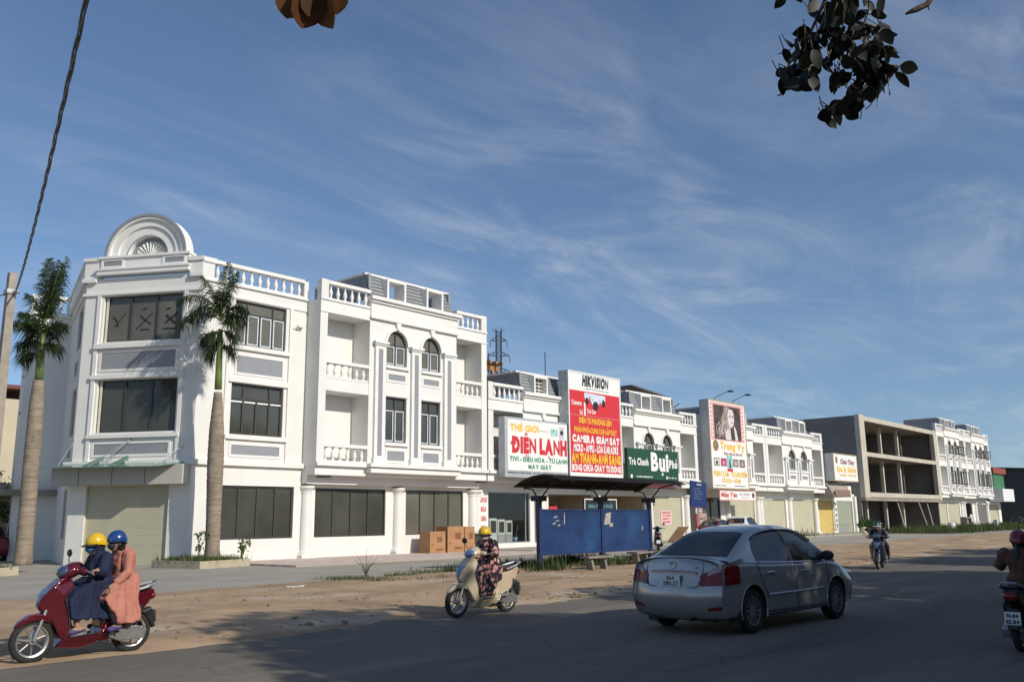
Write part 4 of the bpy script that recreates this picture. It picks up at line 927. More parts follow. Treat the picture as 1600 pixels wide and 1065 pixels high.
# ---------------------------------------------------------------- pylon, pergola and roof clutter
def pylon():
    root = thing('lattice_pylon', 'grey steel lattice power pylon rising behind the roofs', 'pylon', (187.6, 170, 0), radians(-34))
    st = mat('pylon steel', (.10, .115, .13), .6, .4, var=.15)
    w = lambda z: 3.6-2.9*min(1, z/42) if z < 42 else .7
    m = MB(); zs = [0, 8, 16, 23, 29, 34, 38, 41, 43.2, 45.2, 47, 48.6, 50.2, 51.6, 52.9, 54.2, 55.6]
    for sx in (-1, 1):
        for sy in (-1, 1): m.tube([(sx*w(z), sy*w(z), z) for z in zs], .10, 4)
    for a, b in zip(zs, zs[1:]):
        for (x0, y0), (x1, y1) in (((-1, -1), (1, -1)), ((1, -1), (1, 1)), ((1, 1), (-1, 1)), ((-1, 1), (-1, -1))):
            m.tube([(x0*w(a), y0*w(a), a), (x1*w(b), y1*w(b), b)], .055, 4); m.tube([(x1*w(a), y1*w(a), a), (x0*w(b), y0*w(b), b)], .055, 4); m.tube([(x0*w(b), y0*w(b), b), (x1*w(b), y1*w(b), b)], .06, 4)
    ob('tower', m, st, root)
    for z, l in ((48.2, 3.3), (52.6, 2.5), (43.4, 3.9), (55.4, 1.1)):
        for s in (-1, 1):
            m = MB()
            for y in (-.6, .6): m.tube([(s*.6, y, z), (s*l, 0, z+.15)], .08, 4); m.tube([(s*.6, y, z+1.3), (s*l, 0, z+.15)], .08, 4); m.tube([(s*1.6, y*.6, z+.1), (s*1.6, y*.5, z+.8)], .05, 4)
            ob('cross_arm', m, st, root)
            if l > 2: ob('insulator', MB().tube([(s*l, 0, z), (s*l, 0, z-1.9)], .11, 6), st, root)
    return root
pylon()
def roof_things():
    p = thing('roof_pergola', 'orange timber pergola on the roof terrace behind the first low townhouse', 'pergola', (36.4, 34.6, 7.8))
    wd = mat('orange timber', (.42, .20, .055), .65, var=.2, scale=3, stretch=(1, 1, 6))
    for x in (-1.2, 1.2): 
        for y in (0, 2.5): ob('post', MB().box(x, x+.16, y, y+.16, 0, 2.35), wd, p)
    for y in (0, 2.5): ob('beam', MB().box(-1.8, 1.75, y, y+.12, 2.35, 2.6), wd, p)
    for i in range(7): ob('rafter', MB().box(-1.7+i*.52, -1.58+i*.52, -.6, 3.2, 2.61, 2.78), wd, p)
    ob('parapet', MB().box(-1.6, 1.7, 2.9, 3.1, 0, 1.7), mat('salmon wall', (.55, .33, .24), .8), p)
    r = random.Random(2); t = thing('terrace_plant', 'leafy potted shrub under the orange roof pergola', 'plant', (35.6, 34.9, 7.75)); m = MB(); leafcloud(m, [((.3, 0, 1.2), (.7, .5, .6)), ((-.4, 0, .9), (.5, .5, .7)), ((.9, 0, .8), (.4, .4, .5))], 700, .16, r); ob('foliage', m, LEAF2, t); ob('stem', MB().tube([(0, 0, 0), (.1, 0, 1.0)], .04, 6), BARK, t)
    for i, (x, y, z, h, lab) in enumerate([(37.2, 34.5, 9.6, 1.5, 'thin antenna rod on the first low roof beside the pergola'), (43.0, 35, 8.7, 3.3, 'thin antenna rod rising behind the tall red sign'), (48.8, 34.0, 9.6, .9, 'short rod on the roof behind the green tea sign'), (53.9, 34, 8.7, 1.8, 'rod on the roof beside the terrace frame')]):
        tag(ob('antenna_rod', MB().tube([(x, y, z-1.2), (x, y, z+h)], .03, 5), IRON), lab, 'antenna')
    # terrace shade frame behind the tea shop roof
    f = thing('shade_canopy', 'dark steel shade frame with sheet roof on the terrace beside the portrait sign', 'canopy frame', (51.6, 34.2, 7.8))
    for x in (.2, 3.6):
        for y in (0, 2.4): ob('post', MB().tube([(x, y, 0), (x, y, 2.1)], .05, 6), IRON, f)
    m = MB(); m.add([(-.6, -.4, 2.75), (4.2, -.4, 2.35), (4.2, 2.8, 2.35), (-.6, 2.8, 2.75), (-.6, -.4, 2.83), (4.2, -.4, 2.43), (4.2, 2.8, 2.43), (-.6, 2.8, 2.83)], [(0, 3, 2, 1), (4, 5, 6, 7), (0, 1, 5, 4), (1, 2, 6, 5), (2, 3, 7, 6), (3, 0, 4, 7)]); ob('sheet', m, mat('brown sheet', (.11, .075, .065), .7), f)
    for z in (1.3, 1.7): ob('rail', MB().tube([(.2, 0, z), (3.6, 0, z)], .03, 5), IRON, f)
    ob('brace', MB().tube([(3.6, 0, 1.0), (5.2, -.6, 2.0)], .04, 5), IRON, f)
    k = thing('roof_rafters', 'dark steel roof edge between the two low townhouses', 'roof', (43.3, 34.2, 8.75)); ob('sheet', MB().box(0, 3.2, 0, 2.5, .5, .6), mat('brown sheet', 0), k); ob('post', MB().box(.2, .3, .3, .4, -.8, .5), IRON, k); ob('post', MB().box(2.9, 3.0, .3, .4, -.8, .5), IRON, k)
roof_things()

# ================================================================ SIGNS
def tiny(parent, mb, mt):
    o = ob('small_print', mb, mt, parent); o['kind'] = 'stuff'; return o
def sign(name, label, X0, X1, z0, z1, yf, yb, side=SIGNSIDE, face=PW, m=.0, edge=None):
    s = thing(name, label, 'sign', (X0, yf, z0)); w, h = X1-X0, z1-z0
    ob('cabinet', MB().box(0, w, 0, yb-yf, 0, h), side, s)
    if face: ob('face', MB().box(m, w-m, -.02, -.001, m, h-m), face, s)
    if edge:
        b = MB(); e = .07
        b.box(0, w, -.05, -.021, 0, e); b.box(0, w, -.05, -.021, h-e, h); b.box(0, e, -.05, -.021, e, h-e); b.box(w-e, w, -.05, -.021, e, h-e); ob('edge_trim', b, edge, s)
    return s, w, h
def line(s, t, x0, x1, z0, z1, mt, bold=.04, slant=0, depth=0, y=-.026):
    z1 = z0+(z1-z0)*1.2
    return ob('lettering', text(MB(), t, x0, x1, z0, z1, y, bold, slant, depth), mt, s)
rs = random.Random(21)
def appliance_sign():
    s, w, h = sign('appliance_sign', 'wide white box sign reading ĐIỆN LẠNH in big red letters', 34.42, 39.72, 3.76, 6.9, 30.82, 31.25, face=None)
    ob('face', MB().box(.2, w-.03, -.02, -.001, .35, h-.12), PW, s)
    line(s, 'THẾ GIỚI', .4, 2.75, 2.44, 2.72, PY, .05, depth=.015)
    line(s, 'ĐIỆN LẠNH', .45, 5.2, 1.34, 1.98, PR, .075, depth=.015, y=-.036)
    line(s, 'TIVI - ĐIỀU HÒA - TỦ LẠNH', .35, 5.22, .84, 1.04, PG, .05)
    line(s, 'MÁY GIẶT', 1.85, 3.8, .47, .66, PG, .05)
    ob('stripe', MB().quad((2.8, -.025, 2.52), (3.6, -.025, 2.52), (3.6, -.025, 2.55), (2.8, -.025, 2.55)), PGREY, s)
    ob('picture', MB().box(3.8, 4.4, -.03, -.021, 2.35, 2.72), mat('pale teal print', (.35, .62, .58), .5, var=.4, scale=6), s)
    pc = ob('picture', MB().box(4.55, 4.98, -.03, -.021, 2.2, 2.85), mat('washing machine print', (.55, .57, .6), .5), s); ob('picture_detail', MB().ring(4.76, 2.55, .0, .14, -.036, -.031, 0, 2*pi, 12), PK, pc)
    tiny(s, marks(MB(), .22, w-.1, .2, .29, -.004, rs), PK)
    for x in (.4, 4.6): ob('bracket', MB().tube([(x, .4, h-.2), (x, 1.4, h-.5)], .03, 6), METAL, s)
def cctv_sign():
    s, w, h = sign('cctv_sign', 'tall red and white box sign with a picture of dome cameras', 39.78, 45.0, 3.9, 9.99, 30.75, 31.42, edge=PW)
    m = MB(); r = random.Random(5)
    for i in range(26):
        y = .08+.5*r.random(); z = .2+i*.225; m.quad((-.004, y, z), (-.004, y, z+.09), (-.004, y+.05, z+.09), (-.004, y+.05, z))
    ob('rust_mark', m, mat('dark rivet', (.16, .17, .19), .7), s)
    ob('red_field', MB().box(.12, w-.12, -.026, -.021, .28, 4.98), PR, s)
    line(s, 'HIKVISION', 1.35, 3.95, 5.34, 5.82, PK, .075, .16)
    tiny(s, marks(MB(), 1.45, 4.0, 5.12, 5.2, -.026, rs), PGREY)
    # three dome cameras
    wh = mat('print pale blue', (.62, .70, .80), .4, var=.25, scale=4); 
    p = ob('picture', MB().prism([(1.55, 4.92), (1.5, 4.7), (1.62, 4.5), (1.95, 4.5), (2.05, 4.75), (2.15, 4.45), (2.3, 4.25), (2.9, 4.25), (3.1, 4.5), (3.2, 4.35), (3.5, 4.35), (3.62, 4.6), (3.6, 4.88)][::-1], -.028, -.034), wh, s)
    m = MB()
    for x, z, a, b in ((1.78, 4.42, .16, .22), (2.62, 4.2, .27, .27), (3.42, 4.4, .15, .24)): m.prism([(x+a*cos(t*pi/8), z+b*sin(t*pi/8)) for t in range(16)], -.037, -.041)
    ob('camera_dome', m, PK, p)
    for t, x0, x1, z0, z1, mt, bo in [('Camera', .3, 1.25, 4.14, 4.36, PW, .03), ('Số', 1.05, 1.35, 3.62, 3.82, PW, .02), ('1', 1.48, 1.62, 3.6, 4.18, PW, .07), ('Thế Giới', 1.75, 2.6, 3.72, 3.92, PW, .02), ('ĐIỆN TỬ PHƯỢNG LIÊN', .95, 4.2, 3.12, 3.38, PY, .045), ('PHÂN PHỐI-CUNG CẤP-LẮP ĐẶT', .5, 4.7, 2.58, 2.83, PY, .04), ('CAMERA GIÁM SÁT', .3, 4.95, 2.02, 2.34, PW, .075), ('MICRO - AMPLI - LOA KARAOKE', .4, 4.8, 1.48, 1.82, PW, .06), ('ÂM THANH-ÁNH SÁNG', .18, 5.02, .86, 1.28, PY, .075), ('BÓNG CHỮA CHÁY TỰ ĐỘNG', .2, 5.02, .38, .68, PW, .06)]:
        line(s, t, x0, x1, z0, z1, mt, bo, y=-.03)
    ob('rule', MB().quad((.12, -.03, 3.54), (w-.12, -.03, 3.54), (w-.12, -.03, 3.56), (.12, -.03, 3.56)), PPINK, s)
def tea_sign():
    s, w, h = sign('tea_shop_sign', 'dark green tea shop sign with large white lettering', 45.95, 51.9, 3.82, 5.88, 31.0, 31.22, side=mat('green board', (.012, .07, .035), .5, var=.15, scale=2), face=None)
    line(s, 'Trà Chanh', .15, 2.35, 1.05, 1.4, PW, .045, y=-.006); line(s, 'Bụi', 2.65, 4.75, .78, 1.7, PW, .05, y=-.006); line(s, 'Phố', 4.82, 5.85, .98, 1.4, PW, .05, y=-.006)
    tiny(s, marks(MB(), .95, 2.8, .28, .38, -.006, rs), PW); tiny(s, marks(MB(), 4.7, 5.7, .28, .38, -.006, rs), PW)
    ob('roundel', MB().ring(.4, .32, 0, .12, -.01, -.004, 0, 2*pi, 12), PW, s); ob('roundel', MB().ring(4.5, .32, 0, .1, -.01, -.004, 0, 2*pi, 12), PW, s)
    a = thing('shop_awning', 'dark red folded awning under the green tea sign', 'awning', (46.4, 30.9, 3.45)); ob('cloth', MB().add([(0, 0, 0), (5, 0, 0), (5, .5, .36), (0, .5, .36), (0, .03, -.02), (5, .03, -.02)], [(0, 1, 2, 3), (4, 0, 1, 5)]), mat('maroon cloth', (.14, .03, .035), .8), a); ob('bar', MB().tube([(0, 0, 0), (5, 0, 0)], .03, 6), IRON, a)
def portrait_sign():
    s, w, h = sign('beauty_sign', 'tall white sign with a sepia portrait of a long-haired woman and yellow script', 55.85, 61.33, 3.55, 9.82, 30.72, 31.42, edge=mat('ochre edge', (.5, .36, .16), .5))
    ob('picture_border', MB().box(.22, 5.2, -.024, -.021, 3.42, 6.1), PPINK, s)
    m = MB(); 
    for i in range(8): m.box(.32, .52, -.027, -.0241, 3.65+i*.3, 3.8+i*.3); m.box(4.9, 5.1, -.027, -.0241, 3.65+i*.3, 3.8+i*.3)
    ob('border_print', m, PW, s)
    sep = mat('sepia print dark', (.085, .055, .045), .5, var=.6, scale=2.4)
    p = ob('portrait', MB().box(.72, 4.72, -.03, -.0275, 3.5, 5.95), sep, s)
    # flat print shapes of the portrait: wavy hair, face, shoulder, hand
    hl = mat('sepia print light', (.52, .46, .42), .5, var=.3, scale=5); hm = mat('sepia print mid', (.26, .20, .17), .5, var=.5, scale=6); sk = mat('sepia print skin', (.68, .63, .59), .5, var=.12, scale=2)
    def ribbon(x0, z0, x1, z1, w0, amp, ph, k=12):
        a = []; b = []
        for i in range(k+1):
            t = i/k; x = x0+(x1-x0)*t+amp*sin(ph+t*7); z = z0+(z1-z0)*t+amp*.4*cos(ph+t*7); ww = w0*(.35+.65*sin(pi*min(1, t*.9+.1)))
            a.append((x-ww, z+ww*.3)); b.append((x+ww, z-ww*.3))
        return a, b
    m = MB(); r = random.Random(8)
    def put(a, b, y):
        for i in range(len(a)-1): m.quad((a[i][0], y, a[i][1]), (b[i][0], y, b[i][1]), (b[i+1][0], y, b[i+1][1]), (a[i+1][0], y, a[i+1][1]))
    for i in range(26):
        t = i/25; a, b = ribbon(2.5+.6*t+r.uniform(-.15, .15), 5.88-.12*t, .85+2.1*t, 3.56+.25*r.random(), .04+.05*r.random(), .2*(1.1-t), i*1.3); m.mi = (0, 1, 2, 1, 0)[i % 5]; put(a, b, -.031-.00022*i)
    ob('portrait_hair', m, [hl, hm, mat('sepia print tan', (.36, .27, .21), .5, var=.3, scale=6)], p)
    m = MB(); m.prism([(2.95, 5.75), (2.72, 5.3), (2.75, 4.8), (2.98, 4.5), (3.3, 4.42), (3.6, 4.62), (3.72, 5.0), (3.7, 5.45), (3.5, 5.75)], -.038, -.0375); ob('portrait_face', m, sk, p)
    m = MB(); m.prism([(2.3, 3.52), (2.35, 4.05), (2.7, 4.3), (3.05, 4.2), (3.15, 3.52)], -.0385, -.038); m.prism([(3.75, 3.52), (3.7, 4.1), (3.6, 4.45), (3.75, 4.55), (4.0, 4.2), (4.2, 3.52)], -.0385, -.038); ob('portrait_shoulder', m, sk, p)
    m = MB(); m.prism([(2.95, 5.22), (3.2, 5.15), (3.22, 5.26), (3.0, 5.32)], -.041, -.0402); m.prism([(3.42, 5.15), (3.62, 5.2), (3.6, 5.3), (3.42, 5.27)], -.041, -.0402); m.prism([(3.22, 4.72), (3.5, 4.72), (3.45, 4.8), (3.27, 4.8)], -.041, -.0402); m.prism([(3.5, 5.85), (3.75, 5.4), (4.0, 4.9), (4.1, 5.5), (3.8, 5.88)], -.041, -.0402); ob('portrait_features', m, sep, p)
    ob('roundel', MB().ring(.78, 3.02, 0, .4, -.028, -.0215, 0, 2*pi, 20), mat('bronze print', (.33, .20, .09), .5, var=.4, scale=6), s)
    line(s, 'Trang Vy', 1.4, 5.1, 2.82, 3.24, PY, .06, .12); line(s, 'Đẹp trên cả ước mơ', 1.9, 4.7, 2.42, 2.6, mat('print maroon', (.25, .03, .05), .5), .03, .1)
    for x, mt in ((.4, PK), (1.4, mat('print magenta', (.6, .05, .2), .5)), (3.2, PGREY), (4.2, mat('sepia print mid', 0))):
        f = ob('picture', MB().box(x, x+.82, -.027, -.0215, 1.6, 2.15), PK, s); ob('picture_print', MB().box(x+.05, x+.77, -.032, -.0275, 1.65, 2.1), mt if mt != PK else sk, f); ob('picture_detail', MB().ring(x+.4, 1.82, 0, .16, -.036, -.0325, 0, 2*pi, 8), PPINK if mt != PK else PK, f)
    f = ob('picture', MB().box(2.28, 3.12, -.03, -.0215, 1.4, 2.38), mat('pale teal print', 0), s); ob('picture_detail', MB().prism([(2.6, 1.5), (2.85, 1.5), (2.8, 2.0), (2.72, 2.2), (2.62, 1.95)], -.034, -.031), PK, f); ob('picture_detail', MB().box(2.3, 3.1, -.036, -.031, 1.25, 1.45), PR, f)
    line(s, 'PHUN XĂM - TRANG ĐIỂM', .3, 5.25, .9, 1.18, PY, .07); line(s, 'CÔ DÂU - NỐI MI', 1.4, 4.2, .45, .7, PY, .07)
    tiny(s, marks(MB(), .4, 2.0, .2, .27, -.024, rs), PK); tiny(s, marks(MB(), 3.2, 5.0, .2, .27, -.024, rs), PK)
    for x in (1.2, 3.9):
        l = ob('lamp_arm', MB().tube([(x, .3, h), (x+.1, .0, h+.25), (x+.55, -.75, h+.62)], .025, 6), IRON, s); ob('lamp_head', MB().box(x+.45, x+.85, -1.0, -.72, h+.56, h+.66), IRON, l)
    b, w, h = sign('noodle_banner', 'narrow pink and white banner sign hung below the portrait sign', 57.0, 62.6, 2.75, 3.5, 30.85, 30.9, edge=PPINK, side=PPINK)
    line(b, 'Miền Yên', .25, 2.6, .25, .52, PR, .06, .1); tiny(b, marks(MB(), 2.85, 4.7, .4, .55, -.024, rs), PGREY); tiny(b, marks(MB(), 3.3, 4.4, .18, .3, -.024, rs), PGREY); tiny(b, marks(MB(), .9, 2.2, .1, .15, -.024, rs), PGREY)
    ob('picture', MB().ring(5.15, .4, 0, .2, -.026, -.0215, 0, 2*pi, 10), mat('sepia print dark', 0), b)
def spa_sign():
    s, w, h = sign('spa_sign', 'white box sign with yellow lettering over the spa shop', 77.62, 83.2, 4.62, 7.05, 30.72, 32.6, edge=mat('ochre edge', 0), side=mat('pale sign cabinet', (.55, .56, .55), .5))
    line(s, 'Châu Thùy', 1.6, 4.9, 1.55, 1.9, mat('print maroon', 0), .05, .15); line(s, 'Spa & Salon', .7, 5.2, .85, 1.25, PY, .06, .05); line(s, 'GIẢM BÉO - PHUN XĂM', 1.3, 5.0, .45, .62, PY, .04)
    ob('roundel', MB().ring(.75, 1.85, 0, .33, -.03, -.0215, 0, 2*pi, 16, .8), mat('bronze print', 0), s)
appliance_sign(); cctv_sign(); tea_sign(); portrait_sign(); spa_sign()
def small_signs():
    # vertical boards beside the appliance shop
    for X, nm, ts in ((33.98, 'vertical white board with red words beside the cartons and shop window', ['LẮP ĐẶT', 'SỬA', 'CHỮA', 'BẢO', 'HÀNH']), (38.75, 'vertical white board with red words behind the blue shelter post', ['THAY', 'GAS', 'ĐỔ', 'VỀ', 'LỐC'])):
        s = thing('shop_board', nm, 'sign', (X, 32.28, .45)); ob('board', MB().box(0, .72, 0, .06, 0, 2.55), PW, s)
        for i, t in enumerate(ts): ob('lettering', text(MB(), t, .08 if len(t) > 4 else .16, .64 if len(t) > 4 else .56, 2.05-i*.48, 2.28-i*.48, -.006, .06), PR, s)
    s = thing('shop_banner', 'narrow white banner with red print under the white appliance sign', 'sign', (36.9, 31.3, 3.42)); ob('board', MB().box(0, 2.4, 0, .04, 0, .32), PW, s); tiny(s, marks(MB(), 1.1, 2.2, .1, .22, -.005, rs), PR)
    s = thing('camera_shop_sign', 'black framed sign reading NHÀ PHÂN PHỐI CAMERA behind the bus shelter', 'sign', (42.6, 31.9, 1.35)); ob('board', MB().box(0, 3.3, 0, .08, 0, 1.4), PK, s); b = MB(); b.box(0, 3.3, -.03, 0, 1.34, 1.4); b.box(0, 3.3, -.03, 0, 0, .06); b.box(0, .06, -.03, 0, .06, 1.34); b.box(3.24, 3.3, -.03, 0, .06, 1.34); ob('edge_trim', b, PW, s)
    ob('lettering', text(MB(), 'NHÀ PHÂN PHỐI', .4, 2.9, .85, 1.08, -.006, .03), mat('print teal', (.12, .30, .32), .5), s); ob('lettering', text(MB(), 'CAMERA QUAN SÁT', .15, 3.15, .32, .64, -.006, .06), PW, s)
    for x in (.4, 2.9): ob('leg', MB().box(x, x+.06, 0, .06, -1.25, 0), IRON, s)
    s = thing('red_shop_plate', 'small red square plate beside the blue bus shelter post', 'sign', (39.6, 32.1, 1.55)); ob('board', MB().box(0, .7, 0, .05, 0, .75), PR, s); ob('lettering', text(MB(), 'P', .25, .45, .25, .5, -.006, .05), PW, s)
    s = thing('shutter_notice', 'pale pink paper notice stuck on the shutter behind the silver car', 'notice', (52.0, 32.555, 1.1)); ob('paper', MB().box(0, 1.35, 0, .01, 0, 1.0), mat('pink paper', (.72, .52, .50), .7), s)
    for i in range(4): tiny(s, marks(MB(), .2, 1.15, .78-i*.2, .9-i*.2, -.005, rs, .95), PR)
    s = thing('poster_stand', 'tall pinkish menu poster standing beside the shop door', 'poster', (56.0, 32.2, .15)); ob('board', MB().box(0, 1.5, 0, .05, 0, 2.2), mat('dusty pink poster', (.42, .30, .27), .7, var=.3, scale=4), s)
    for i, (a, z, mt) in enumerate([(.2, 1.85, PW), (.3, 1.3, PK), (.5, .9, PR), (.4, .35, PK)]): tiny(s, marks(MB(), a, 1.3, z, z+.13, -.006, rs), mt)
small_signs()
# ================================================================ PALMS AND PLANTERS
PTR = mat('palm trunk', (.31, .25, .185), .9, var=.3, scale=2, stretch=(1, 1, 9), bump=.5, bscale=14, spec=.15)
two_noise(PTR, (.14, .12, .10), 1.6, .5, .7, .85, (1, 1, .5)); two_noise(PTR, (.38, .34, .28), 3.5, .6, .72, .7, (1, 1, 1.6), (3, 5, 1))
PSH = mat('palm crownshaft', (.145, .205, .05), .5, var=.2, scale=2, stretch=(1, 1, .3))
PFR = leafmat('palm frond', (.04, .06, .018), (.02, .034, .012))
def frond(L, th0, bend, r, nl=76, w=.30):
    """one feather frond in the local x-z plane: rachis curve and leaflets"""
    m = MB(); pts = []; p = V((0, 0, 0)); th = th0; n = 14
    for i in range(n+1):
        pts.append(p.copy()); p = p+V((cos(th), 0, sin(th)))*(L/n); th -= bend/n*(.4+1.4*i/n)
    m.mi = 1; m.tube(pts, [.028*(1-.85*i/n)+.003 for i in range(n+1)], 5)
    m.mi = 0
    for i in range(nl):
        t = .12+.88*(i+.5)/nl; f = t*n; k = min(n-1, int(f)); q = pts[k].lerp(pts[k+1], f-k); d = (pts[k+1]-pts[k]).normalized(); u = d.cross(V((0, 1, 0))).normalized()
        ll = w*2.0*(sin(pi*min(1, t*.85+.12))**.7)*r.uniform(.75, 1.1)
        for s in (-1, 1):
            dr = (V((0, s, 0))*r.uniform(.75, 1)+d*r.uniform(.45, .9)+u*r.uniform(-.9, .45)).normalized(); tip = q+dr*ll+V((0, 0, -r.uniform(.2, .95)*ll)); mid = q+dr*ll*.5+V((0, 0, -.04*ll)); wd = d*.016
            m.add([q-wd*.6, q+wd*.6, mid+wd, mid-wd, tip], [(0, 1, 2, 3), (3, 2, 4)])
    return m
def palm(loc, label, prof, shaft, fr, lean, seed):
    t = thing('royal_palm', label, 'palm', loc, 0, 'royal palms in planters'); r = random.Random(seed)
    m = MB(); vs = []; n = 16
    zs = [i*.12 for i in range(int(prof[-1][1]/.12)+1)]
    def rad(z):
        for (r0, a), (r1, b) in zip(prof, prof[1:]):
            if a <= z <= b: return r0+(r1-r0)*(z-a)/(b-a)
        return prof[-1][0]
    m.tube([(lean*z, 0, z) for z in zs], [rad(z)*(1+(.03 if i % 2 == 0 else 0)+.015*r.uniform(-1, 1)) for i, z in enumerate(zs)], n)
    ob('trunk', m, PTR, t, True)
    z0 = prof[-1][1]; m = MB(); m.tube([(lean*(z0+a), 0, z0+a) for _, a in shaft], [b for b, _ in shaft], 12); ob('crownshaft', m, PSH, t, True)
    top = z0+shaft[-1][1]
    for i, (az, th, ln, bend, dz) in enumerate(fr):
        f = ob('frond', frond(ln, radians(th), radians(bend), r), [PFR, PSH], t, loc=(lean*(top+dz), 0, top+dz), rot=(r.uniform(-.15, .15), 0, radians(az)))
    return t
# azimuth 311 deg (sin/cos of camera-right) points to the right of the picture, 131 to the left
RT, LF, AW, NR = -49, 131, 41, 221
palm((17.95, 30.7, .25), 'royal palm with drooping fronds before the corner building wall', [(.30, 0), (.26, .5), (.27, 2.0), (.30, 3.6), (.27, 4.8), (.18, 5.9), (.14, 6.35)], [(.14, 0), (.13, .5), (.115, 1.3), (.09, 2.35)],
     [(AW, 86, 2.2, 8, .6), (RT, 80, 1.8, 26, .6), (LF, 78, 1.7, 40, .6), (LF+10, 60, 2.2, 130, .55), (LF-25, 46, 2.1, 140, .5), (LF, 34, 2.0, 125, .35), (RT, 56, 1.3, 130, .5), (RT+25, 40, 1.25, 140, .4), (RT-25, 22, 1.1, 130, .2), (NR, 45, 1.4, 130, .35), (NR+20, 66, 1.5, 90, .5), (AW, 45, 1.4, 120, .4), (LF, 10, .9, 110, -.15), (RT, 5, .9, 110, -.1), (NR-40, 8, .9, 110, -.2), (AW+30, 8, .9, 110, -.2), (RT, 20, .7, 120, -.75), (LF, 15, .6, 120, -.8)], -.02, 4)
palm((12.3, 33.2, .25), 'royal palm with upright bundled fronds beside the concrete pole', [(.31, 0), (.27, .5), (.265, 2.0), (.26, 4.0), (.235, 5.5), (.18, 6.35), (.15, 6.4)], [(.14, 0), (.135, .4), (.115, 1.3), (.09, 1.9)],
     [(RT, 74, 2.7, -8, 0), (RT+40, 80, 2.6, 4, 0), (AW, 84, 2.7, 4, 0), (RT-20, 76, 2.4, 8, 0), (NR, 82, 2.5, 6, 0), (RT, 86, 2.5, 14, 0), (LF, 84, 1.6, 60, -.1), (LF, 70, 1.3, 90, -.2), (LF+30, 60, 1.2, 100, -.4), (LF-30, 50, 1.1, 120, -.5), (LF, 36, 1.0, 110, -.7), (RT, 66, 1.0, 110, -.3), (NR, 60, 1.1, 110, -.4), (NR+30, 30, .9, 110, -.8), (LF, 20, .9, 110, -1.0), (AW, 50, 1.0, 110, -.4), (RT, 40, .8, 120, -.8)], -.008, 9)
def planters():
    pc = mat('planter kerb', (.46, .40, .29), .9, var=.15, scale=2, spec=.2); soil = mat('planter soil', (.12, .09, .055), .95, var=.3, scale=5)
    r = random.Random(6)
    for loc, a, w, d, lab in (((16.65, 29.25, 0), 12, 2.35, 2.5, 'low concrete planter at the foot of the palm by the corner shutter'), ((8.3, 29.9, 0), 24, 3.5, 6.0, 'low concrete planter round the palm at the side street')):
        p = thing('planter', lab, 'planter', loc, radians(a)); b = .12
        m = MB(); m.box(0, w, 0, b, 0, .27); m.box(0, w, d-b, d, 0, .27); m.box(0, b, b, d-b, 0, .27); m.box(w-b, w, b, d-b, 0, .27); ob('kerb', m, pc, p)
        ob('soil', MB().quad((b, b, .2), (w-b, b, .2), (w-b, d-b, .2), (b, d-b, .2)), soil, p)
        m = MB()
        for i in range(520): tufts(m, r.uniform(.1, w-.1), r.uniform(.1, d-.1), .2, r.uniform(.12, .3), 6, r, .08)
        g = ob('grass', m, GRASS, p); g['kind'] = 'stuff'
    for x, y, h, lab in ((17.1, 30.2, 1.05, 'spindly leafy weed left of the palm trunk in the planter'), (18.75, 30.0, .85, 'spindly leafy weed right of the palm trunk in the planter')):
        t = thing('weed_plant', lab, 'plant', (x, y, .2)); m = MB(); m2 = MB()
        for i in range(6):
            a = r.uniform(0, 6.3); q = [(0, 0, 0), (cos(a)*.1, sin(a)*.1, h*.5), (cos(a)*.28, sin(a)*.28, h*r.uniform(.7, 1))]; m.tube(q, [.012, .009, .004], 4); leafcloud(m2, [(q[2], (.09, .09, .09)), (q[1], (.08, .08, .12))], 16, .13, r)
        ob('stem', m, BARK, t); ob('leaves', m2, LEAF2, t)
planters()
# ================================================================ ROADSIDE TREES BEHIND THE CAMERA (their shade lies on the road)
def leaf_shape(m, p, a, n, s, curl=.12, blunt=False):
    """one rounded tropical leaf with a folded midrib, p base, a direction, n normal"""
    b = n.cross(a).normalized(); n = a.cross(b); vs = []; pr = [(0, .0), (.06, .1), (.15, .21), (.28, .28), (.42, .31), (.56, .3), (.7, .25), (.82, .17), (.92, .08), (1, 0)]
    if blunt: pr = [(0, .02), (.15, .1), (.35, .19), (.55, .26), (.7, .29), (.82, .28), (.91, .2), (.97, .09), (1, .01)]
    for t, w in pr: vs += [p+a*s*t+b*s*w+n*s*(curl*w-.15*t*t), p+a*s*t-n*s*.15*t*t, p+a*s*t-b*s*w+n*s*(curl*w-.15*t*t)]
    fs = []
    for i in range(len(pr)-1): fs += [(i*3, i*3+3, i*3+4, i*3+1), (i*3+1, i*3+4, i*3+5, i*3+2)]
    m.add(vs, fs)
def crown_mesh(seed, n=10500):
    r = random.Random(seed); E = []
    for i in range(20):
        a = i*2.4; rr = 3.4*sqrt((i+.5)/20); E.append(((cos(a)*rr, sin(a)*rr, 6.6+1.9*cos(rr/3.4*1.4)+r.uniform(-1.3, .6)), (1.45, 1.45, 1.0)))
    for i in range(8): a = i*.8; E.append(((cos(a)*2.4, sin(a)*2.4, 4.7+r.uniform(-.5, .5)), (1.3, 1.3, .8)))
    m = MB(); leafcloud(m, E, n, .34, r); return mesh_of(m, LEAF, False, 'crown')
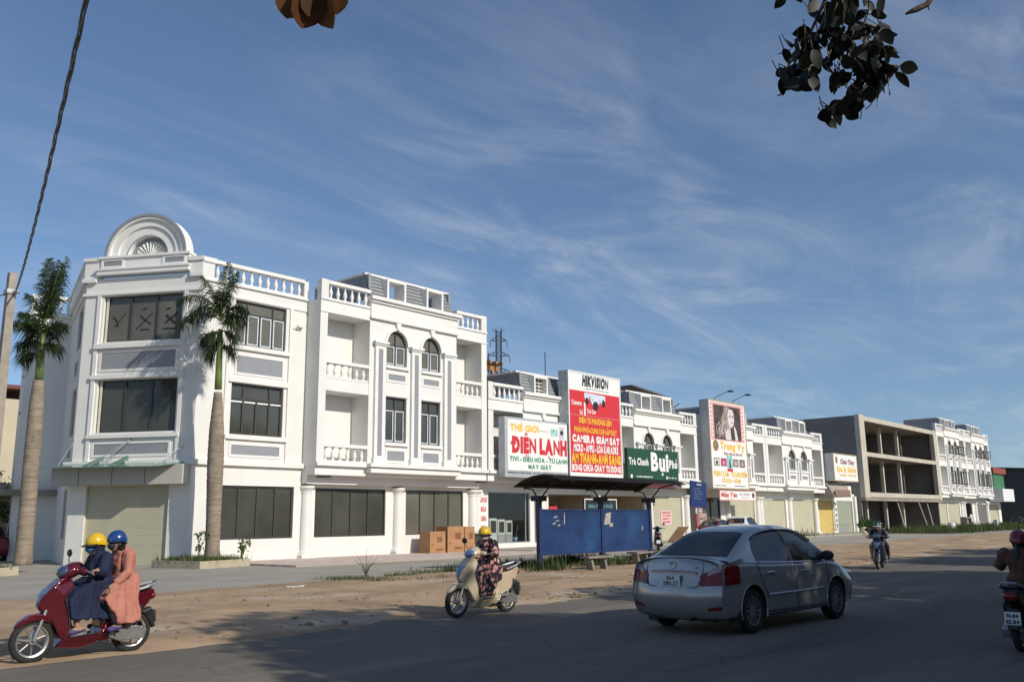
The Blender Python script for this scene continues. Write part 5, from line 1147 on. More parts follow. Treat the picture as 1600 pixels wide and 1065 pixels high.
def trees():
    r = random.Random(31); cm = [crown_mesh(1), crown_mesh(2)]
    m = MB(); m.tube([(0, 0, 0), (.05, 0, 1.5), (0, .1, 3.2), (.1, 0, 5.5), (0, 0, 7.2)], [.26, .2, .18, .13, .05], 10)
    for i in range(8):
        a = i*.79; m.tube([(0, .05, 2.9+i*.3), (cos(a)*1.2, sin(a)*1.2, 4.2+i*.3), (cos(a)*2.7, sin(a)*2.7, 5.4+i*.32)], [.1, .07, .025], 6)
    tm = mesh_of(m, BARK, True, 'trunk'); out = []
    spots = [(8.4, -3.6, .78, 0, 'roadside tree whose leafy branch hangs over the road'), (9.9, -6.3, 1.0, 1, None), (17.8, -5.6, 1.03, 0, None), (25.0, -6.2, 1.0, 1, None), (35.6, -5.6, 1.05, 0, None), (13.8, -11.4, 1.12, 1, None), (20.8, -11.6, 1.1, 0, None), (29.5, -11, 1.0, 1, None), (44, -6, 1.1, 1, None), (-.9, -3.0, .7, 1, 'roadside tree whose branch reaches over the camera')]
    for i, (x, y, s, k, lab) in enumerate(spots):
        t = thing('roadside_tree', lab or 'leafy roadside tree on the near verge shading the road', 'tree', (x, y, .1), i*1.3, 'trees along the near verge'); t.scale = (s, s, s) if i != 1 else (.85, .85, 1.2)
        ob('trunk', tm, None, t); ob('crown', cm[k], None, t); out.append(t)
    return out
TREES = trees()
SPRAY1 = (4.498, 1.559, 4.13); SPRAY2 = (2.118, 2.974, 3.851)
def bed():
    # earth island the near trees stand in, along the near lane
    pass
class Spray:
    """frame of a hanging spray of twigs: offsets in metres to the side (a) and down (b) of its stem, c in depth"""
    def __init__(s, o, side, down, k, u0, v0): s.o = V(o); s.s = V(side); s.d = V(down); s.dp = s.s.cross(s.d); s.k = k; s.u = u0; s.v = v0
    def __call__(s, u, v, c=0): return s.o+s.s*(u-s.u)*s.k+s.d*(v-s.v)*s.k+s.dp*c
def hanging_branches():
    """low branch of the first tree: twigs and single leaves that hang into the view"""
    r = random.Random(17); T0 = TREES[0]; inv = (Matrix.Translation(T0.location) @ Matrix.Rotation(T0.rotation_euler.z, 4, 'Z') @ Matrix.Scale(T0.scale.x, 4)).inverted()
    base = V((8.3, -3.2, 3.9)); S = Spray(SPRAY1, (.66, -.751, 0), (.14, .12, -.98), .00349, 1310, 60); px = lambda u, v, c=0: S(u, v, c); D = 0
    knots = [(1330, -160), (1300, -40), (1290, 40)]
    m = MB(inv); lv = MB(inv)
    main = [base, base.lerp(px(1330, -160, D), .55)+V((0, 0, .35)), px(1345, -150, D), px(1310, -40, D)]
    m.tube(main, [.05, .035, .02, .014], 6)
    twigs = [[(1310, -40), (1285, 30), (1262, 80), (1245, 120)], [(1310, -40), (1310, 40), (1315, 85)], [(1310, -40), (1335, 30), (1338, 80), (1350, 120), (1335, 160)], [(1335, 30), (1358, 55), (1375, 75)], [(1310, -40), (1250, -20), (1225, -5)], [(1310, -40), (1340, 0), (1365, 18)], [(1285, 30), (1275, 60), (1290, 90)], [(1350, 120), (1370, 130), (1378, 145)], [(1335, 160), (1310, 160), (1302, 165)], [(1338, 80), (1360, 95), (1368, 105)]]
    for tw in twigs:
        P = [px(u, v, D+r.uniform(-.28, .28)) for u, v in tw]; m.tube(P, [.012-.003*i for i in range(len(P))][:len(P)], 5)
        for a, b in zip(P, P[1:]):
            k = max(2, int((b-a).length/.05))
            for i in range(k):
                q = a.lerp(b, (i+r.random())/k); d = (V((r.gauss(0, .8), r.gauss(0, .8), -.55+r.gauss(0, .5)))).normalized(); nn = V((r.gauss(0, 1), r.gauss(0, 1), r.gauss(0, .6))).normalized()
                if abs(nn.dot(d)) > .9: continue
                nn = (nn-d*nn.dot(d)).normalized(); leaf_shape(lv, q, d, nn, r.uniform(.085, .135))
    # the leaf mass between the twigs
    for (u0, u1, v0, v1, nn_) in ((1262, 1350, -10, 70, 46), (1236, 1300, 45, 118, 36), (1300, 1375, 50, 118, 40), (1340, 1388, 62, 150, 26), (1298, 1330, 150, 172, 9), (1330, 1360, 140, 172, 10), (1222, 1262, 90, 140, 9)):
        for _ in range(nn_):
            q = px(r.uniform(u0, u1), r.uniform(v0, v1), r.uniform(-.22, .22)); d = V((r.gauss(0, .55), r.gauss(0, .55), -.8+r.gauss(0, .4))).normalized(); e = V((-.55, -.7, -.3))+V((r.gauss(0, .8), r.gauss(0, .8), r.gauss(0, .6))); e = (e-d*e.dot(d)).normalized()
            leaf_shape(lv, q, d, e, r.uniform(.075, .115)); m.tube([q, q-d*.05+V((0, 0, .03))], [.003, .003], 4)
    bud = [px(1470, -20, D), px(1450, 8, D), px(1432, 16, D), px(1416, 23, D)]; m.tube([base, px(1560, -120, D), bud[0]], [.03, .02, .012], 6); m.tube(bud, [.012, .016, .017, .006], 6)
    m.tube([bud[1], px(1453, 18, D)], [.006, .002], 4)
    ob('hanging_branch', m, BARK, T0, True); o = ob('hanging_leaves', lv, leafmat('shade leaf', (.010, .014, .006), (.006, .009, .004)), T0, True)  # leaf colour taken near black, the spray's shade is put into it
    # broad leaves of the other tree at the top edge
    T1 = TREES[-1]; inv = (Matrix.Translation(T1.location) @ Matrix.Rotation(T1.rotation_euler.z, 4, 'Z') @ Matrix.Scale(T1.scale.x, 4)).inverted()
    m = MB(inv); S = Spray(SPRAY2, (.66, -.751, 0), (.14, .12, -.98), .00284, 500, 0); px = lambda u, v, c=0: S(u, v, c); D = 0; lv = MB(inv); b = px(500, -75, D); m.tube([V((-.9, -2.9, 3.2)), V((.2, 0, 4.6)), px(505, -150, D), b], [.06, .04, .015, .008], 6)
    dn = V((0, 0, -1)); vw = V((.55, .70, .45))
    for u, tip, tilt in ((455, (450, 22), .3), (476, (478, 37), -.2), (505, (508, 38), .35), (528, (524, 16), -.4), (490, (494, 25), .1)):
        p = b+(px(u, -45, D)-b)*.7; a = (px(tip[0], tip[1], D)-p); s = a.length; a.normalize(); n = (-vw+V((r.gauss(0, .3), r.gauss(0, .3), tilt))); n = (n-a*n.dot(a)).normalized(); leaf_shape(lv, p, a, n, s*1.05, .35, True); m.tube([b, p], [.005, .004], 4)
    ob('hanging_branch', m, BARK, T1, True); ob('hanging_leaves', lv, leafmat('rusty leaf', (.20, .085, .025), (.05, .022, .012)), T1, True)
hanging_branches()
# ================================================================ BUS SHELTER AND STREET THINGS
def shelter():
    s = thing('bus_shelter', 'blue panelled bus shelter with curved dark corrugated roof', 'bus shelter', (22.05, 18.3, 0)); W = 6.5
    bl = mat('worn blue paint', (.013, .04, .13), .5, var=.3, scale=1.5, spec=.4); two_noise(bl, (.022, .085, .23), .6, .45, .75, .8, (1, 1, .7)); two_noise(bl, (.16, .14, .11), 5, .66, .8, .55)
    bd = mat('dark blue post paint', (.02, .035, .12), .5, var=.2)
    for x in (0, W/2+.1, W-.1): ob('post', MB().box(x, x+.14, 0, .14, 0, 2.2), bd, s)
    for a, b in ((.14, W/2+.1), (W/2+.24, W-.1)):
        p = ob('panel', MB().box(a, b, .04, .08, .5, 1.85), bl, s); ob('panel_frame', MB().box(a, b, .02, .1, 1.85, 1.9).box(a, b, .02, .1, .45, .5), bd, p)
    pa = mat('torn poster paper', (.45, .42, .37), .8, var=.3, scale=9); r = random.Random(3)
    for x, z, w, h in ((.75, 1.62, .22, .06), (.85, 1.5, .2, .05), (.7, 1.42, .16, .05), (1.3, 1.4, .06, .4), (W/2+.3, 1.38, .42, .42), (W/2+.62, 1.3, .2, .14), (W-.6, 1.15, .06, .16), (.95, 1.36, .15, .05)):
        ob('torn_paper', MB().add([(x, .034, z), (x+w*r.uniform(.8, 1), .034, z+.03*r.random()), (x+w, .034, z+h), (x+w*.3, .034, z+h*.9)], [(0, 1, 2, 3)]), pa, s)
    # arched ribs and corrugated sheet
    rf = mat('dark corrugated sheet', (.035, .028, .026), .55, .2, var=.3, scale=2); R = 2.2; yc = -.5; ya, yz = -1.35, .68; zc = 2.94-R
    Z = lambda y: zc+sqrt(R*R-(y-yc)**2)
    ny = 12; m = MB(); nx = 92; x0, x1 = -.5, W+.35; vs = []
    for i in range(nx*2+1):
        x = x0+(x1-x0)*i/(nx*2); o = .018*(1 if i % 2 else -1)
        for j in range(ny+1): y = ya+(yz-ya)*j/ny; vs.append((x, y, Z(y)+o))
    m.add(vs, [(i*(ny+1)+j, (i+1)*(ny+1)+j, (i+1)*(ny+1)+j+1, i*(ny+1)+j+1) for i in range(nx*2) for j in range(ny)]); ob('roof', m, rf, s)
    for x in (.07, W/2+.17, W-.03):
        ob('roof_rib', MB().tube([(x, ya+(yz-ya)*j/12, Z(ya+(yz-ya)*j/12)-.05) for j in range(13)], .03, 6), IRON, s)
        for yy in (-1.1, .6): ob('brace', MB().tube([(x, .07, 2.15), (x, .07+(yy-.07)*.45, 2.2+(Z(yy)-2.2)*.72), (x, yy, Z(yy)-.07)], .025, 6), IRON, s)
        ob('post_cap', MB().box(x-.2, x+.2, -.1, .24, 2.15, 2.32), IRON, s)
    for y in (-1.2, -.4, .5): ob('purlin', MB().tube([(x0+.1, y, Z(y)-.03), (x1-.1, y, Z(y)-.03)], .02, 5), IRON, s)
shelter()
def bench(loc, rz, lab):
    b = thing('concrete_bench', lab, 'bench', loc, rz); c = mat('bench concrete', (.24, .22, .19), .9, var=.25, scale=4)
    ob('seat', MB().box(0, 1.15, 0, .38, .40, .46), c, b)
    for x in (.25, .85): ob('leg', MB().add([(x, .05, 0), (x+.09, .05, 0), (x+.09, .33, 0), (x, .33, 0), (x-.06, .1, .4), (x+.03, .1, .4), (x+.03, .28, .4), (x-.06, .28, .4)], [(0, 1, 5, 4), (1, 2, 6, 5), (2, 3, 7, 6), (3, 0, 4, 7)]), c, b)
bench((22.2, 16.5, 0), radians(-6), 'low grey concrete bench standing before the bus shelter'); bench((25.4, 16.9, .02), radians(4), 'low grey concrete bench partly hidden behind the silver car')
def bus_sign():
    s = thing('bus_stop_sign', 'dark blue bus stop board on a red and white post', 'sign', (31.85, 18.3, 0)); ob('post', MB().tube([(0, 0, 0), (0, 0, 1.15)], .04, 8), PW, s); ob('post', MB().tube([(0, 0, 1.15), (0, 0, 1.75)], .041, 8), PR, s); ob('post', MB().tube([(0, 0, 1.75), (0, 0, 3.0)], .04, 8), PW, s)
    m = MB(Matrix.Rotation(radians(4), 4, 'Y')); b = ob('board', m.box(-.68, .58, -.08, -.045, 1.98, 3.0), PB, s)
    mr = Matrix.Rotation(radians(4), 4, 'Y'); ob('lettering', text(MB(mr), 'XE BUÝT', -.2, .2, 2.85, 2.92, -.086, .03), PW, b)
    for i in range(5): tiny(b, marks(MB(mr), -.4, .1+.08*(i % 3), 2.7-i*.1, 2.735-i*.1, -.086, rs), PGREY)
bus_sign()
def cartons():
    cb = mat('brown cardboard', (.40, .215, .10), .85, var=.15, scale=3); inkm = mat('carton print', (.22, .09, .045), .8)
    for i, (x, w, h, d, lab) in enumerate([(29.5, .98, 1.0, .75, 'lower brown cardboard carton at the left of the cartons'), (30.66, 1.15, 1.22, .8, 'tall brown cardboard carton in the middle with printed side'), (31.84, .72, 1.2, .8, 'slim reddish brown cardboard carton next to the white cabinet')]):
        c = thing('cardboard_carton', lab, 'carton', (x, 31.2, .07), radians((-2, 1, 2)[i]), 'appliance cartons on the forecourt')
        ob('box', MB().box(0, w, 0, d, 0, h), cb, c); ob('tape', MB().box(w*.47, w*.53, -.003, d+.003, h-.1, h+.003), mat('packing tape', (.46, .30, .16), .4), c)
        for x0_, x1_, z0_, z1_ in ((.45, .8, .5, .75), (.4, .85, .12, .2), (.05, .25, .35, .38)): ob('printing', MB().quad((w*x0_, -.004, h*z0_), (w*x1_, -.004, h*z0_), (w*x1_, -.004, h*z1_), (w*x0_, -.004, h*z1_)), inkm, c)
    c = thing('glass_cabinet', 'small pale display cabinet beside the cartons', 'cabinet', (32.66, 31.4, .07)); ob('body', MB().wall(0, .55, 0, .95, [(.07, .48, .3, .85)], 0, .5), mat('pale cabinet', (.55, .56, .5), .5), c); ob('pane', MB().quad((.07, .1, .3), (.48, .1, .3), (.48, .1, .85), (.07, .1, .85)), GLASS, c)
    wm = mat('white enamel', (.74, .76, .76), .3, var=.03)
    for i, (x, w, h, lab) in enumerate([(35.35, .62, 1.3, 'tallest white upright appliance in the shop window'), (36.02, .6, 1.24, 'white upright appliance with grey lower door in the shop window'), (36.68, .55, 1.18, 'white upright appliance with dark glass door, last in the shop window')]):
        f = thing('display_fridge', lab, 'fridge', (x, 32.85, .36), 0, 'white appliances in the shop window'); ob('body', MB().box(0, w, 0, .55, 0, h), wm, f); ob('door', MB().box(.03, w-.03, -.04, -.002, .45, h-.05), wm, f); ob('door_glass', MB().box(.1, w-.1, -.05, -.041, .55, h-.12), GLASS, f)
        ob('drawer', MB().box(.03, w-.03, -.04, -.002, .03, .43), wm if i == 0 else mat('grey drawer', (.45, .47, .5), .4), f)
    b = thing('blue_bucket', 'small pale blue bucket on the floor of the shop window', 'bucket', (37.5, 32.9, .36)); ob('body', MB().lathe([(.12, 0), (.16, .28), (.15, .28), (.11, .02)], 14), mat('pale blue plastic', (.2, .35, .55), .5), b, True); ob('handle', MB().tube([(.1, 0, .2), (.35, .1, .9)], .012, 5), METAL, b)
cartons()
def clutter():
    r = random.Random(44)
    # folded wooden table leaning on a small parked motorbike
    t = thing('folding_table', 'folded brown wooden table leaning in front of the shutter behind the car', 'table', (39.6, 24.0, 0)); M = Matrix.Translation((0, 0, .55)) @ Matrix.Rotation(radians(-33), 4, 'Y'); ob('top', MB(M).box(-.3, 1.0, -.3, .3, 0, .05), mat('brown board', (.30, .17, .08), .7, var=.2), t)
    for y in (-.25, .2): ob('leg', MB().tube([(.15, y, .6), (-.2, y, 0)], .02, 5), IRON, t); ob('leg', MB().tube([(.6, y, .85), (.55, y, 0)], .02, 5), IRON, t)
    p = thing('potted_plant', 'bushy dark green plant in a brown pot before the spa shutters', 'plant', (81.2, 29.6, .1)); p.scale = (.72, .72, .62); ob('pot', MB().lathe([(.45, 0), (.62, .5), (.66, .62), (.58, .62), (.5, .5)], 16), mat('brown pot', (.18, .085, .055), .6), p, True)
    m = MB(); leafcloud(m, [((cos(a)*.6, sin(a)*.6, 1.15+.3*sin(a*3)), (.6, .6, .5)) for a in range(7)]+[((0, 0, 1.5), (.7, .7, .5))], 1300, .24, r); ob('foliage', m, LEAF2, p)
    c = thing('wire_crate', 'low grey wire crate on the pavement by the beige shutter', 'crate', (74.3, 29.3, .1)); m = MB()
    for i in range(13): m.tube([(i*.17, 0, 0), (i*.17, 0, .8)], .015, 4)
    for z in (0, .4, .8): m.tube([(0, 0, z), (2.05, 0, z)], .018, 4); m.tube([(0, .7, z), (2.05, .7, z)], .018, 4); m.tube([(0, 0, z), (0, .7, z)], .018, 4); m.tube([(2.05, 0, z), (2.05, .7, z)], .018, 4)
    ob('wires', m, METAL, c)
    v = thing('flower_vase', 'cream vase with a few stems beside the yellow shutter', 'vase', (77.7, 28.6, .03)); ob('vase', MB().lathe([(.18, 0), (.26, .25), (.2, .5), (.24, .6)], 12), mat('cream glaze', (.6, .54, .36), .4), v, True); m = MB(); leafcloud(m, [((0, 0, 1.1), (.25, .25, .4))], 60, .2, r); ob('stems', m, LEAF2, v)
    wp = mat('white plastic', (.72, .72, .69), .45)
    b = thing('water_drum', 'short white plastic drum in the grass before the concrete building', 'drum', (92, 25.5, 0)); ob('body', MB().lathe([(.3, 0), (.34, .1), (.34, .75), (.3, .8)], 14), wp, b, True); ob('lid', MB().lathe([(.31, .8), (.31, .85)], 14), wp, b)
    b = thing('marker_post', 'small white concrete marker post in the grass', 'post', (104, 24.5, 0)); ob('post', MB().box(-.18, .18, -.18, .18, 0, .95), wp, b); ob('cap', MB().box(-.22, .22, -.22, .22, .95, 1.02), wp, b)
    ch = thing('plastic_chair', 'white plastic chair beside the far townhouse shutter', 'chair', (121.6, 30.6, 0)); ob('seat', MB().box(0, .9, 0, .9, .7, .76), wp, ch); ob('backrest', MB().box(0, .9, .82, .9, .76, 1.6), wp, ch)
    for x in (.02, .8):
        for y in (.02, .8): ob('leg', MB().box(x, x+.08, y, y+.08, 0, .7), wp, ch)
    gb = thing('grey_bin', 'grey crate standing against the far beige shutter', 'crate', (117.4, 30.8, 0)); ob('box', MB().wall(0, 2.2, 0, 1.3, [(.2, 2.0, .2, 1.1)], 0, .7), CDARK, gb); ob('slats', MB().box(.2, 2.0, .3, .35, .2, 1.1), METAL, gb)
    bt = thing('white_bottle', 'white plastic jerrycan under the blue shelter panel', 'jerrycan', (26.35, 18.9, 0)); blobm = MB(); blobm.box(-.14, .14, -.08, .08, 0, .34); ob('body', blobm, wp, bt); ob('neck', MB().lathe([(.05, .34), (.04, .42)], 8), wp, bt)
    # litter, clods, stones
    for i, (x, y, s, lab) in enumerate([(13.0, 18.4, .32, 'crumpled white plastic bag on the dirt near the service road edge'), (19.0, 14.7, .45, 'torn white plastic sheet on the dirt before the shelter post'), (21.2, 14.2, .3, 'flattened white packet on the dirt left of the car'), (22.9, 14.6, .28, 'scrap of white paper on the dirt beside the car'), (20.8, 20.6, .4, 'white scraps of paper by the grassy edge'), (12.6, 11.6, .35, 'grey crumpled rag at the asphalt edge')]):
        m = MB(); n = 7; vs = [(x+(a/n-.5)*s*1.4+r.uniform(-.05, .05), y+(b/n-.5)*s*.8+r.uniform(-.05, .05), .06+.10*r.random()*s) for a in range(n+1) for b in range(n+1)]
        m.add(vs, [(a*(n+1)+b, (a+1)*(n+1)+b, (a+1)*(n+1)+b+1, a*(n+1)+b+1) for a in range(n) for b in range(n)]); tag(ob('litter', m, wp if i < 5 else MATS['bench concrete']), lab, 'litter')
    m = MB()
    for i in range(2600):
        x = r.uniform(6, 34); y = r.uniform(11.5, 20); s = r.uniform(.010, .045)*(1.9 if r.random() < .06 else 1)
        z = .03; m.ell((x, y, z), (s, s*r.uniform(.6, 1), s*.7), 5, 3, Matrix.Rotation(r.uniform(0, 3), 3, 'Z'))
    stuff('stones', m, mat('clods', (.26, .20, .14), .95, var=.4, scale=3), 'small stones and clods scattered over the dirt shoulder', 'stones')
    dk = thing('dead_shrub', 'dry leafless shrub on the service road edge', 'shrub', (17.2, 20.9, 0)); m = MB()
    for i in range(12): a = i*2.4; m.tube([(0, 0, 0), (cos(a)*.12, sin(a)*.12, .3), (cos(a)*.4, sin(a)*.4, .35+.35*r.random())], [.012, .008, .003], 4)
    m.tube([(0, 0, 0), (.02, 0, .85)], [.014, .004], 4); ob('twigs', m, BARK, dk); ob('root_ball', MB().ell((0, 0, 0), (.1, .1, .06)), BARK, dk)
    for x, y, h, lab in ((31.0, 18.8, 0, ''),): pass
clutter()
# ================================================================ VEHICLES
def lerp_tab(tab, x):
    if x <= tab[0][0]: return tab[0][1]
    for (a, b), (c, d) in zip(tab, tab[1:]):
        if x <= c:
            t = (x-a)/(c-a); t = t*t*(3-2*t) if False else t
            return b+(d-b)*t
    return tab[-1][1]
def wheel(parent, x, y, R, w, side, spokes=10, name='wheel', rimr=.66, mt=None):
    """tyre + alloy; axle along y, side = outward direction"""
    m = MB(); h = w/2; P = [(R*rimr, -h*.9), (R*.8, -h), (R*.94, -h*.92), (R, -h*.6), (R, h*.6), (R*.94, h*.92), (R*.8, h), (R*rimr, h*.9)]
    m.lathe(P, 28, (0, 0, 0), 'y', cap=False); t = ob(name, m, RUBBER, parent, True, loc=(x, y, R))
    m = MB(); rr = R*rimr; o = side*h*.72
    m.lathe([(rr*1.01, -h*.9), (rr*1.01, side*h*.0), (rr*1.02, h*.9)] if side > 0 else [(rr*1.01, -h*.9), (rr*1.01, 0), (rr*1.02, h*.9)], 28, (0, 0, 0), 'y', cap=False)
    m.lathe([(rr*.9, o*1.15), (rr*1.03, o*1.2), (rr*1.03, o*.9), (rr*.9, o*.9)], 28, (0, 0, 0), 'y', cap=False)
    m.lathe([(.001, o*1.05), (R*.14, o*1.05), (R*.17, o*.6)], 14, (0, 0, 0), 'y', cap=False)
    for i in range(spokes):
        a = 2*pi*i/spokes; c, s = cos(a), sin(a); wd = R*.045
        q = [(R*.12, o*1.0), (rr*.97, o*1.12)]
        vs = []
        for rad, yy in q:
            for sg in (-1, 1):
                vs += [(c*rad-s*sg*wd, yy, s*rad+c*sg*wd), (c*rad-s*sg*wd, yy-side*.02, s*rad+c*sg*wd)]
        m.add(vs, [(0, 2, 6, 4), (1, 5, 7, 3), (0, 4, 5, 1), (2, 3, 7, 6)])
    r_ = ob('rim', m, mt or ALLOY, t, False)
    ob('brake_disc', MB().lathe([(R*.42, 0), (R*.42, .012*side)], 20, (0, 0, 0), 'y'), IRON, t)
    return t
def sedan(label, loc, rz, paint, scale=1., plate=None, detail=True):
    car = thing('car', label, 'car', loc, rz); car.scale = (scale, scale, scale*1.05)
    gls = mat('car glass', (.012, .014, .016), .04, var=.2, spec=.6); blk = BLACK
    # ---- surface definition: x forward, rear axle at x=0
    HW = .845
    deck = [(-.9, 1.0), (-.72, 1.035), (-.35, 1.03), (.2, .97), (.8, .945), (1.6, .93), (2.3, .925), (2.55, .955), (2.9, .89), (3.25, .76), (3.45, .62)]
    def top(x): return lerp_tab(deck, x)
    def belt(x): return min(top(x)-.03, lerp_tab([(-.9, .93), (0, .955), (1, .925), (2.4, .90), (2.9, .82), (3.45, .56)], x))
    def width(x): return HW*lerp_tab([(-.9, .93), (-.5, .975), (.0, 1.0), (2.2, 1.0), (2.8, .985), (3.2, .93), (3.45, .82)], x)
    xr = lambda z: lerp_tab([(.2, -.70), (.27, -.80), (.36, -.865), (.5, -.895), (.60, -.885), (.635, -.845), (.75, -.83), (.9, -.80), (.98, -.785), (1.02, -.77), (1.06, -.70)], z)
    xf = lambda z: lerp_tab([(.2, 3.3), (.32, 3.42), (.5, 3.44), (.65, 3.38), (.8, 3.25), (.95, 3.1)], z)
    NP = [(0, 0, 0), (.86, 0, 0), (.955, .05, 0), (.975, .16, 0), (.985, .3, 0), (1.0, .5, 0), (1.0, .68, 0), (.985, .82, 0), (.965, .92, 0), (.93, 1.0, 0), (.86, 1.0, .35), (.72, 1.0, .7), (.4, 1.0, .95), (0, 1.0, 1.0)]
    def prof(x):
        w = width(x); b = belt(x); t = top(x); z0 = .2
        return [(w*f, z0+(b-z0)*g+(t-b)*k) for f, g, k in NP]
    xs = [-.74, -.66, -.55, -.42, -.3, -.15, 0, .2, .4, .7, 1.0, 1.3, 1.6, 1.9, 2.2, 2.4, 2.55, 2.65, 2.8, 2.95, 3.08, 3.18]
    rings = []
    for k in (0, .25, .5, .7, .85, .94, 1.0):
        rings.append([(xr(z)+.17*k**3.2, y*k, z) for y, z in prof(-.8)])
    for x in xs:
        bl = max(0, min(1, (-.2-x)/.5)); bf = max(0, min(1, (x-2.7)/.5))
        rings.append([(x+bl*(xr(z)+.80)*.6+bf*(xf(z)-3.38)*.6, y, z) for y, z in prof(x)])
    for k in (1.0, .94, .85, .7, .5, .25, 0):
        rings.append([(xf(z)-.2*k**3, y*k, z) for y, z in prof(3.3)])
    n = len(NP); m = MB()
    for sg in (1, -1):
        b = len(m.v); m.add([(x, y*sg, z) for r in rings for x, y, z in r], [(i*n+j, (i+1)*n+j, (i+1)*n+j+1, i*n+j+1) if sg < 0 else (i*n+j, i*n+j+1, (i+1)*n+j+1, (i+1)*n+j) for i in range(len(rings)-1) for j in range(n-1)])
    body = ob('body', m, [paint, blk], car)
    import bmesh
    bm = bmesh.new(); bm.from_mesh(body.data); bmesh.ops.remove_doubles(bm, verts=bm.verts, dist=1e-4); bmesh.ops.dissolve_degenerate(bm, edges=bm.edges, dist=1e-4); bmesh.ops.recalc_face_normals(bm, faces=bm.faces); bm.to_mesh(body.data); bm.free()
    ss = body.modifiers.new('s', 'SUBSURF'); ss.levels = 2; ss.render_levels = 2
    evaluated(body)
    cut = MB()
    for x in (0, 2.55):
        for s in (-1, 1): cut.lathe([(.345, s*.50), (.345, s*1.0)] if s > 0 else [(.345, -1.0), (.345, -.50)], 32, (x, 0, .31), 'y')
    co = ob('cut', cut, blk); bmesh_fix(co)
    bo = body.modifiers.new('b', 'BOOLEAN'); bo.object = co; bo.operation = 'DIFFERENCE'; bo.solver = 'EXACT'
    evaluated(body); bpy.data.objects.remove(co)
    autosmooth(body.data, 38)
    from mathutils.bvhtree import BVHTree
    bv = BVHTree.FromPolygons([v.co.copy() for v in body.data.vertices], [tuple(p.vertices) for p in body.data.polygons])
    def onto(p, off):
        q, nn, _, _ = bv.find_nearest(V(p)); c = V((1.2, 0, .55))
        if nn.dot(q-c) < 0: nn = -nn
        return q+nn*off
    for p in body.data.polygons:
        c = p.center
        for x in (0, 2.55):
            if (c.x-x)**2+(c.z-.31)**2 < .343**2*1.02 and abs(c.y) > .45 and abs(c.y) < .83 and (abs(p.normal.y) > .9 or (c.x-x)**2+(c.z-.31)**2 > .33**2): 
                if abs(p.normal.y) < .5 or abs(c.y) < .55: p.material_index = 1
    # ---- greenhouse
    roof = [(-.52, 1.0), (-.36, 1.035), (-.1, 1.155), (.2, 1.30), (.42, 1.385), (.7, 1.435), (1.1, 1.462), (1.5, 1.455), (1.8, 1.415), (2.05, 1.30), (2.35, 1.115), (2.62, .955)]
    def RZ(x): return lerp_tab(roof, x)
    def gh(x):
        zb = belt(x)-.01; zt = RZ(x); H = max(.02, zt-zb); wb = width(x)*.945; wt = wb-.27*min(1, H/.52); e = min(.1, H*.5)
        pts = [(wb, zb)]+[(wb+(wt+.05-wb)*t, zb+(H-e)*t) for t in (.25, .5, .75, 1)]+[(wt+.015, zt-e*.55), (wt-.05, zt-e*.25), (wt*.75, zt-e*.06), (wt*.4, zt-.004), (0, zt)]
        return pts
    gx = [-.52, -.44, -.36, -.25, -.1, .05, .2, .32, .42, .55, .7, .9, 1.1, 1.3, 1.5, 1.65, 1.8, 1.92, 2.05, 2.2, 2.35, 2.5, 2.62]
    m = MB(); n = 10
    for sg in (1, -1): m.add([(x, y*sg, z) for x in gx for y, z in gh(x)], [(i*n+j, i*n+j+1, (i+1)*n+j+1, (i+1)*n+j) if sg > 0 else (i*n+j, (i+1)*n+j, (i+1)*n+j+1, i*n+j+1) for i in range(len(gx)-1) for j in range(n-1)])
    g = ob('roof', m, paint, car); autosmooth(g.data, 60)
    def ypos(x, z):
        pts = gh(x)
        for (y0, z0), (y1, z1) in zip(pts, pts[1:]):
            if z0 <= z <= z1: return y0+(y1-y0)*(z-z0)/max(1e-6, z1-z0)
        return pts[0][0]
    def side_patch(poly, off, ss, name, mt, nx=10, parent=car):
        """poly: function x->(zlo,zhi) over x range"""
        x0, x1, f = poly; m = MB(); vs = []; nz = 5
        for i in range(nx+1):
            x = x0+(x1-x0)*i/nx; lo, hi = f(x)
            for j in range(nz+1): z = lo+(hi-lo)*j/nz; vs.append((x, (ypos(x, z)+off)*ss, z))
        m.add(vs, [(i*(nz+1)+j, (i+1)*(nz+1)+j, (i+1)*(nz+1)+j+1, i*(nz+1)+j+1) for i in range(nx) for j in range(nz)])
        return ob(name, m, mt, parent, True)
    hi = lambda x: RZ(x)-.085 if x > .55 else min(RZ(x)-.085, 1.28+(x-.28)*.42)
    for s in (-1, 1):
        side_patch((.22, 1.22, lambda x: (belt(x)+.02, max(belt(x)+.03, hi(x)-max(0, .30-x)*1.4))), .006, s, 'door_window', gls)
        side_patch((1.27, 2.42, lambda x: (belt(x)+.02, max(belt(x)+.025, RZ(x)-.085))), .006, s, 'door_window', gls)
        side_patch((1.2, 1.29, lambda x: (belt(x)+.02, RZ(x)-.09)), .009, s, 'door_pillar', blk, 3)
        ob('window_trim', MB().tube([(x, s*(ypos(x, belt(x)+.015)+.012), belt(x)+.012) for x in [.2+i*.17 for i in range(13)]], .008, 5), CHROME, car)
        ob('rain_visor', MB().tube([(x, s*(ypos(x, hi(x))+.02), hi(x)+.012) for x in [.34+i*.145 for i in range(13)]], [.022]*13, 6, flat=.45), blk, car)
    # rear glass, windscreen
    def top_patch(x0, x1, wf, off, name, nx=10, ny=10):
        m = MB(); vs = []
        for i in range(nx+1):
            x = x0+(x1-x0)*i/nx; pts = gh(x); w = wf(x)
            for j in range(ny+1):
                y = -w+2*w*j/ny; ay = abs(y); z = RZ(x)
                for (y0, z0), (y1, z1) in zip(pts[3:], pts[4:]):
                    if y1 <= ay <= y0: z = z1+(z0-z1)*(ay-y1)/max(1e-6, y0-y1)
                d = RZ(x+.02)-RZ(x-.02); nrm = V((-d, 0, .04)).normalized(); vs.append(V((x, y, z))+nrm*off)
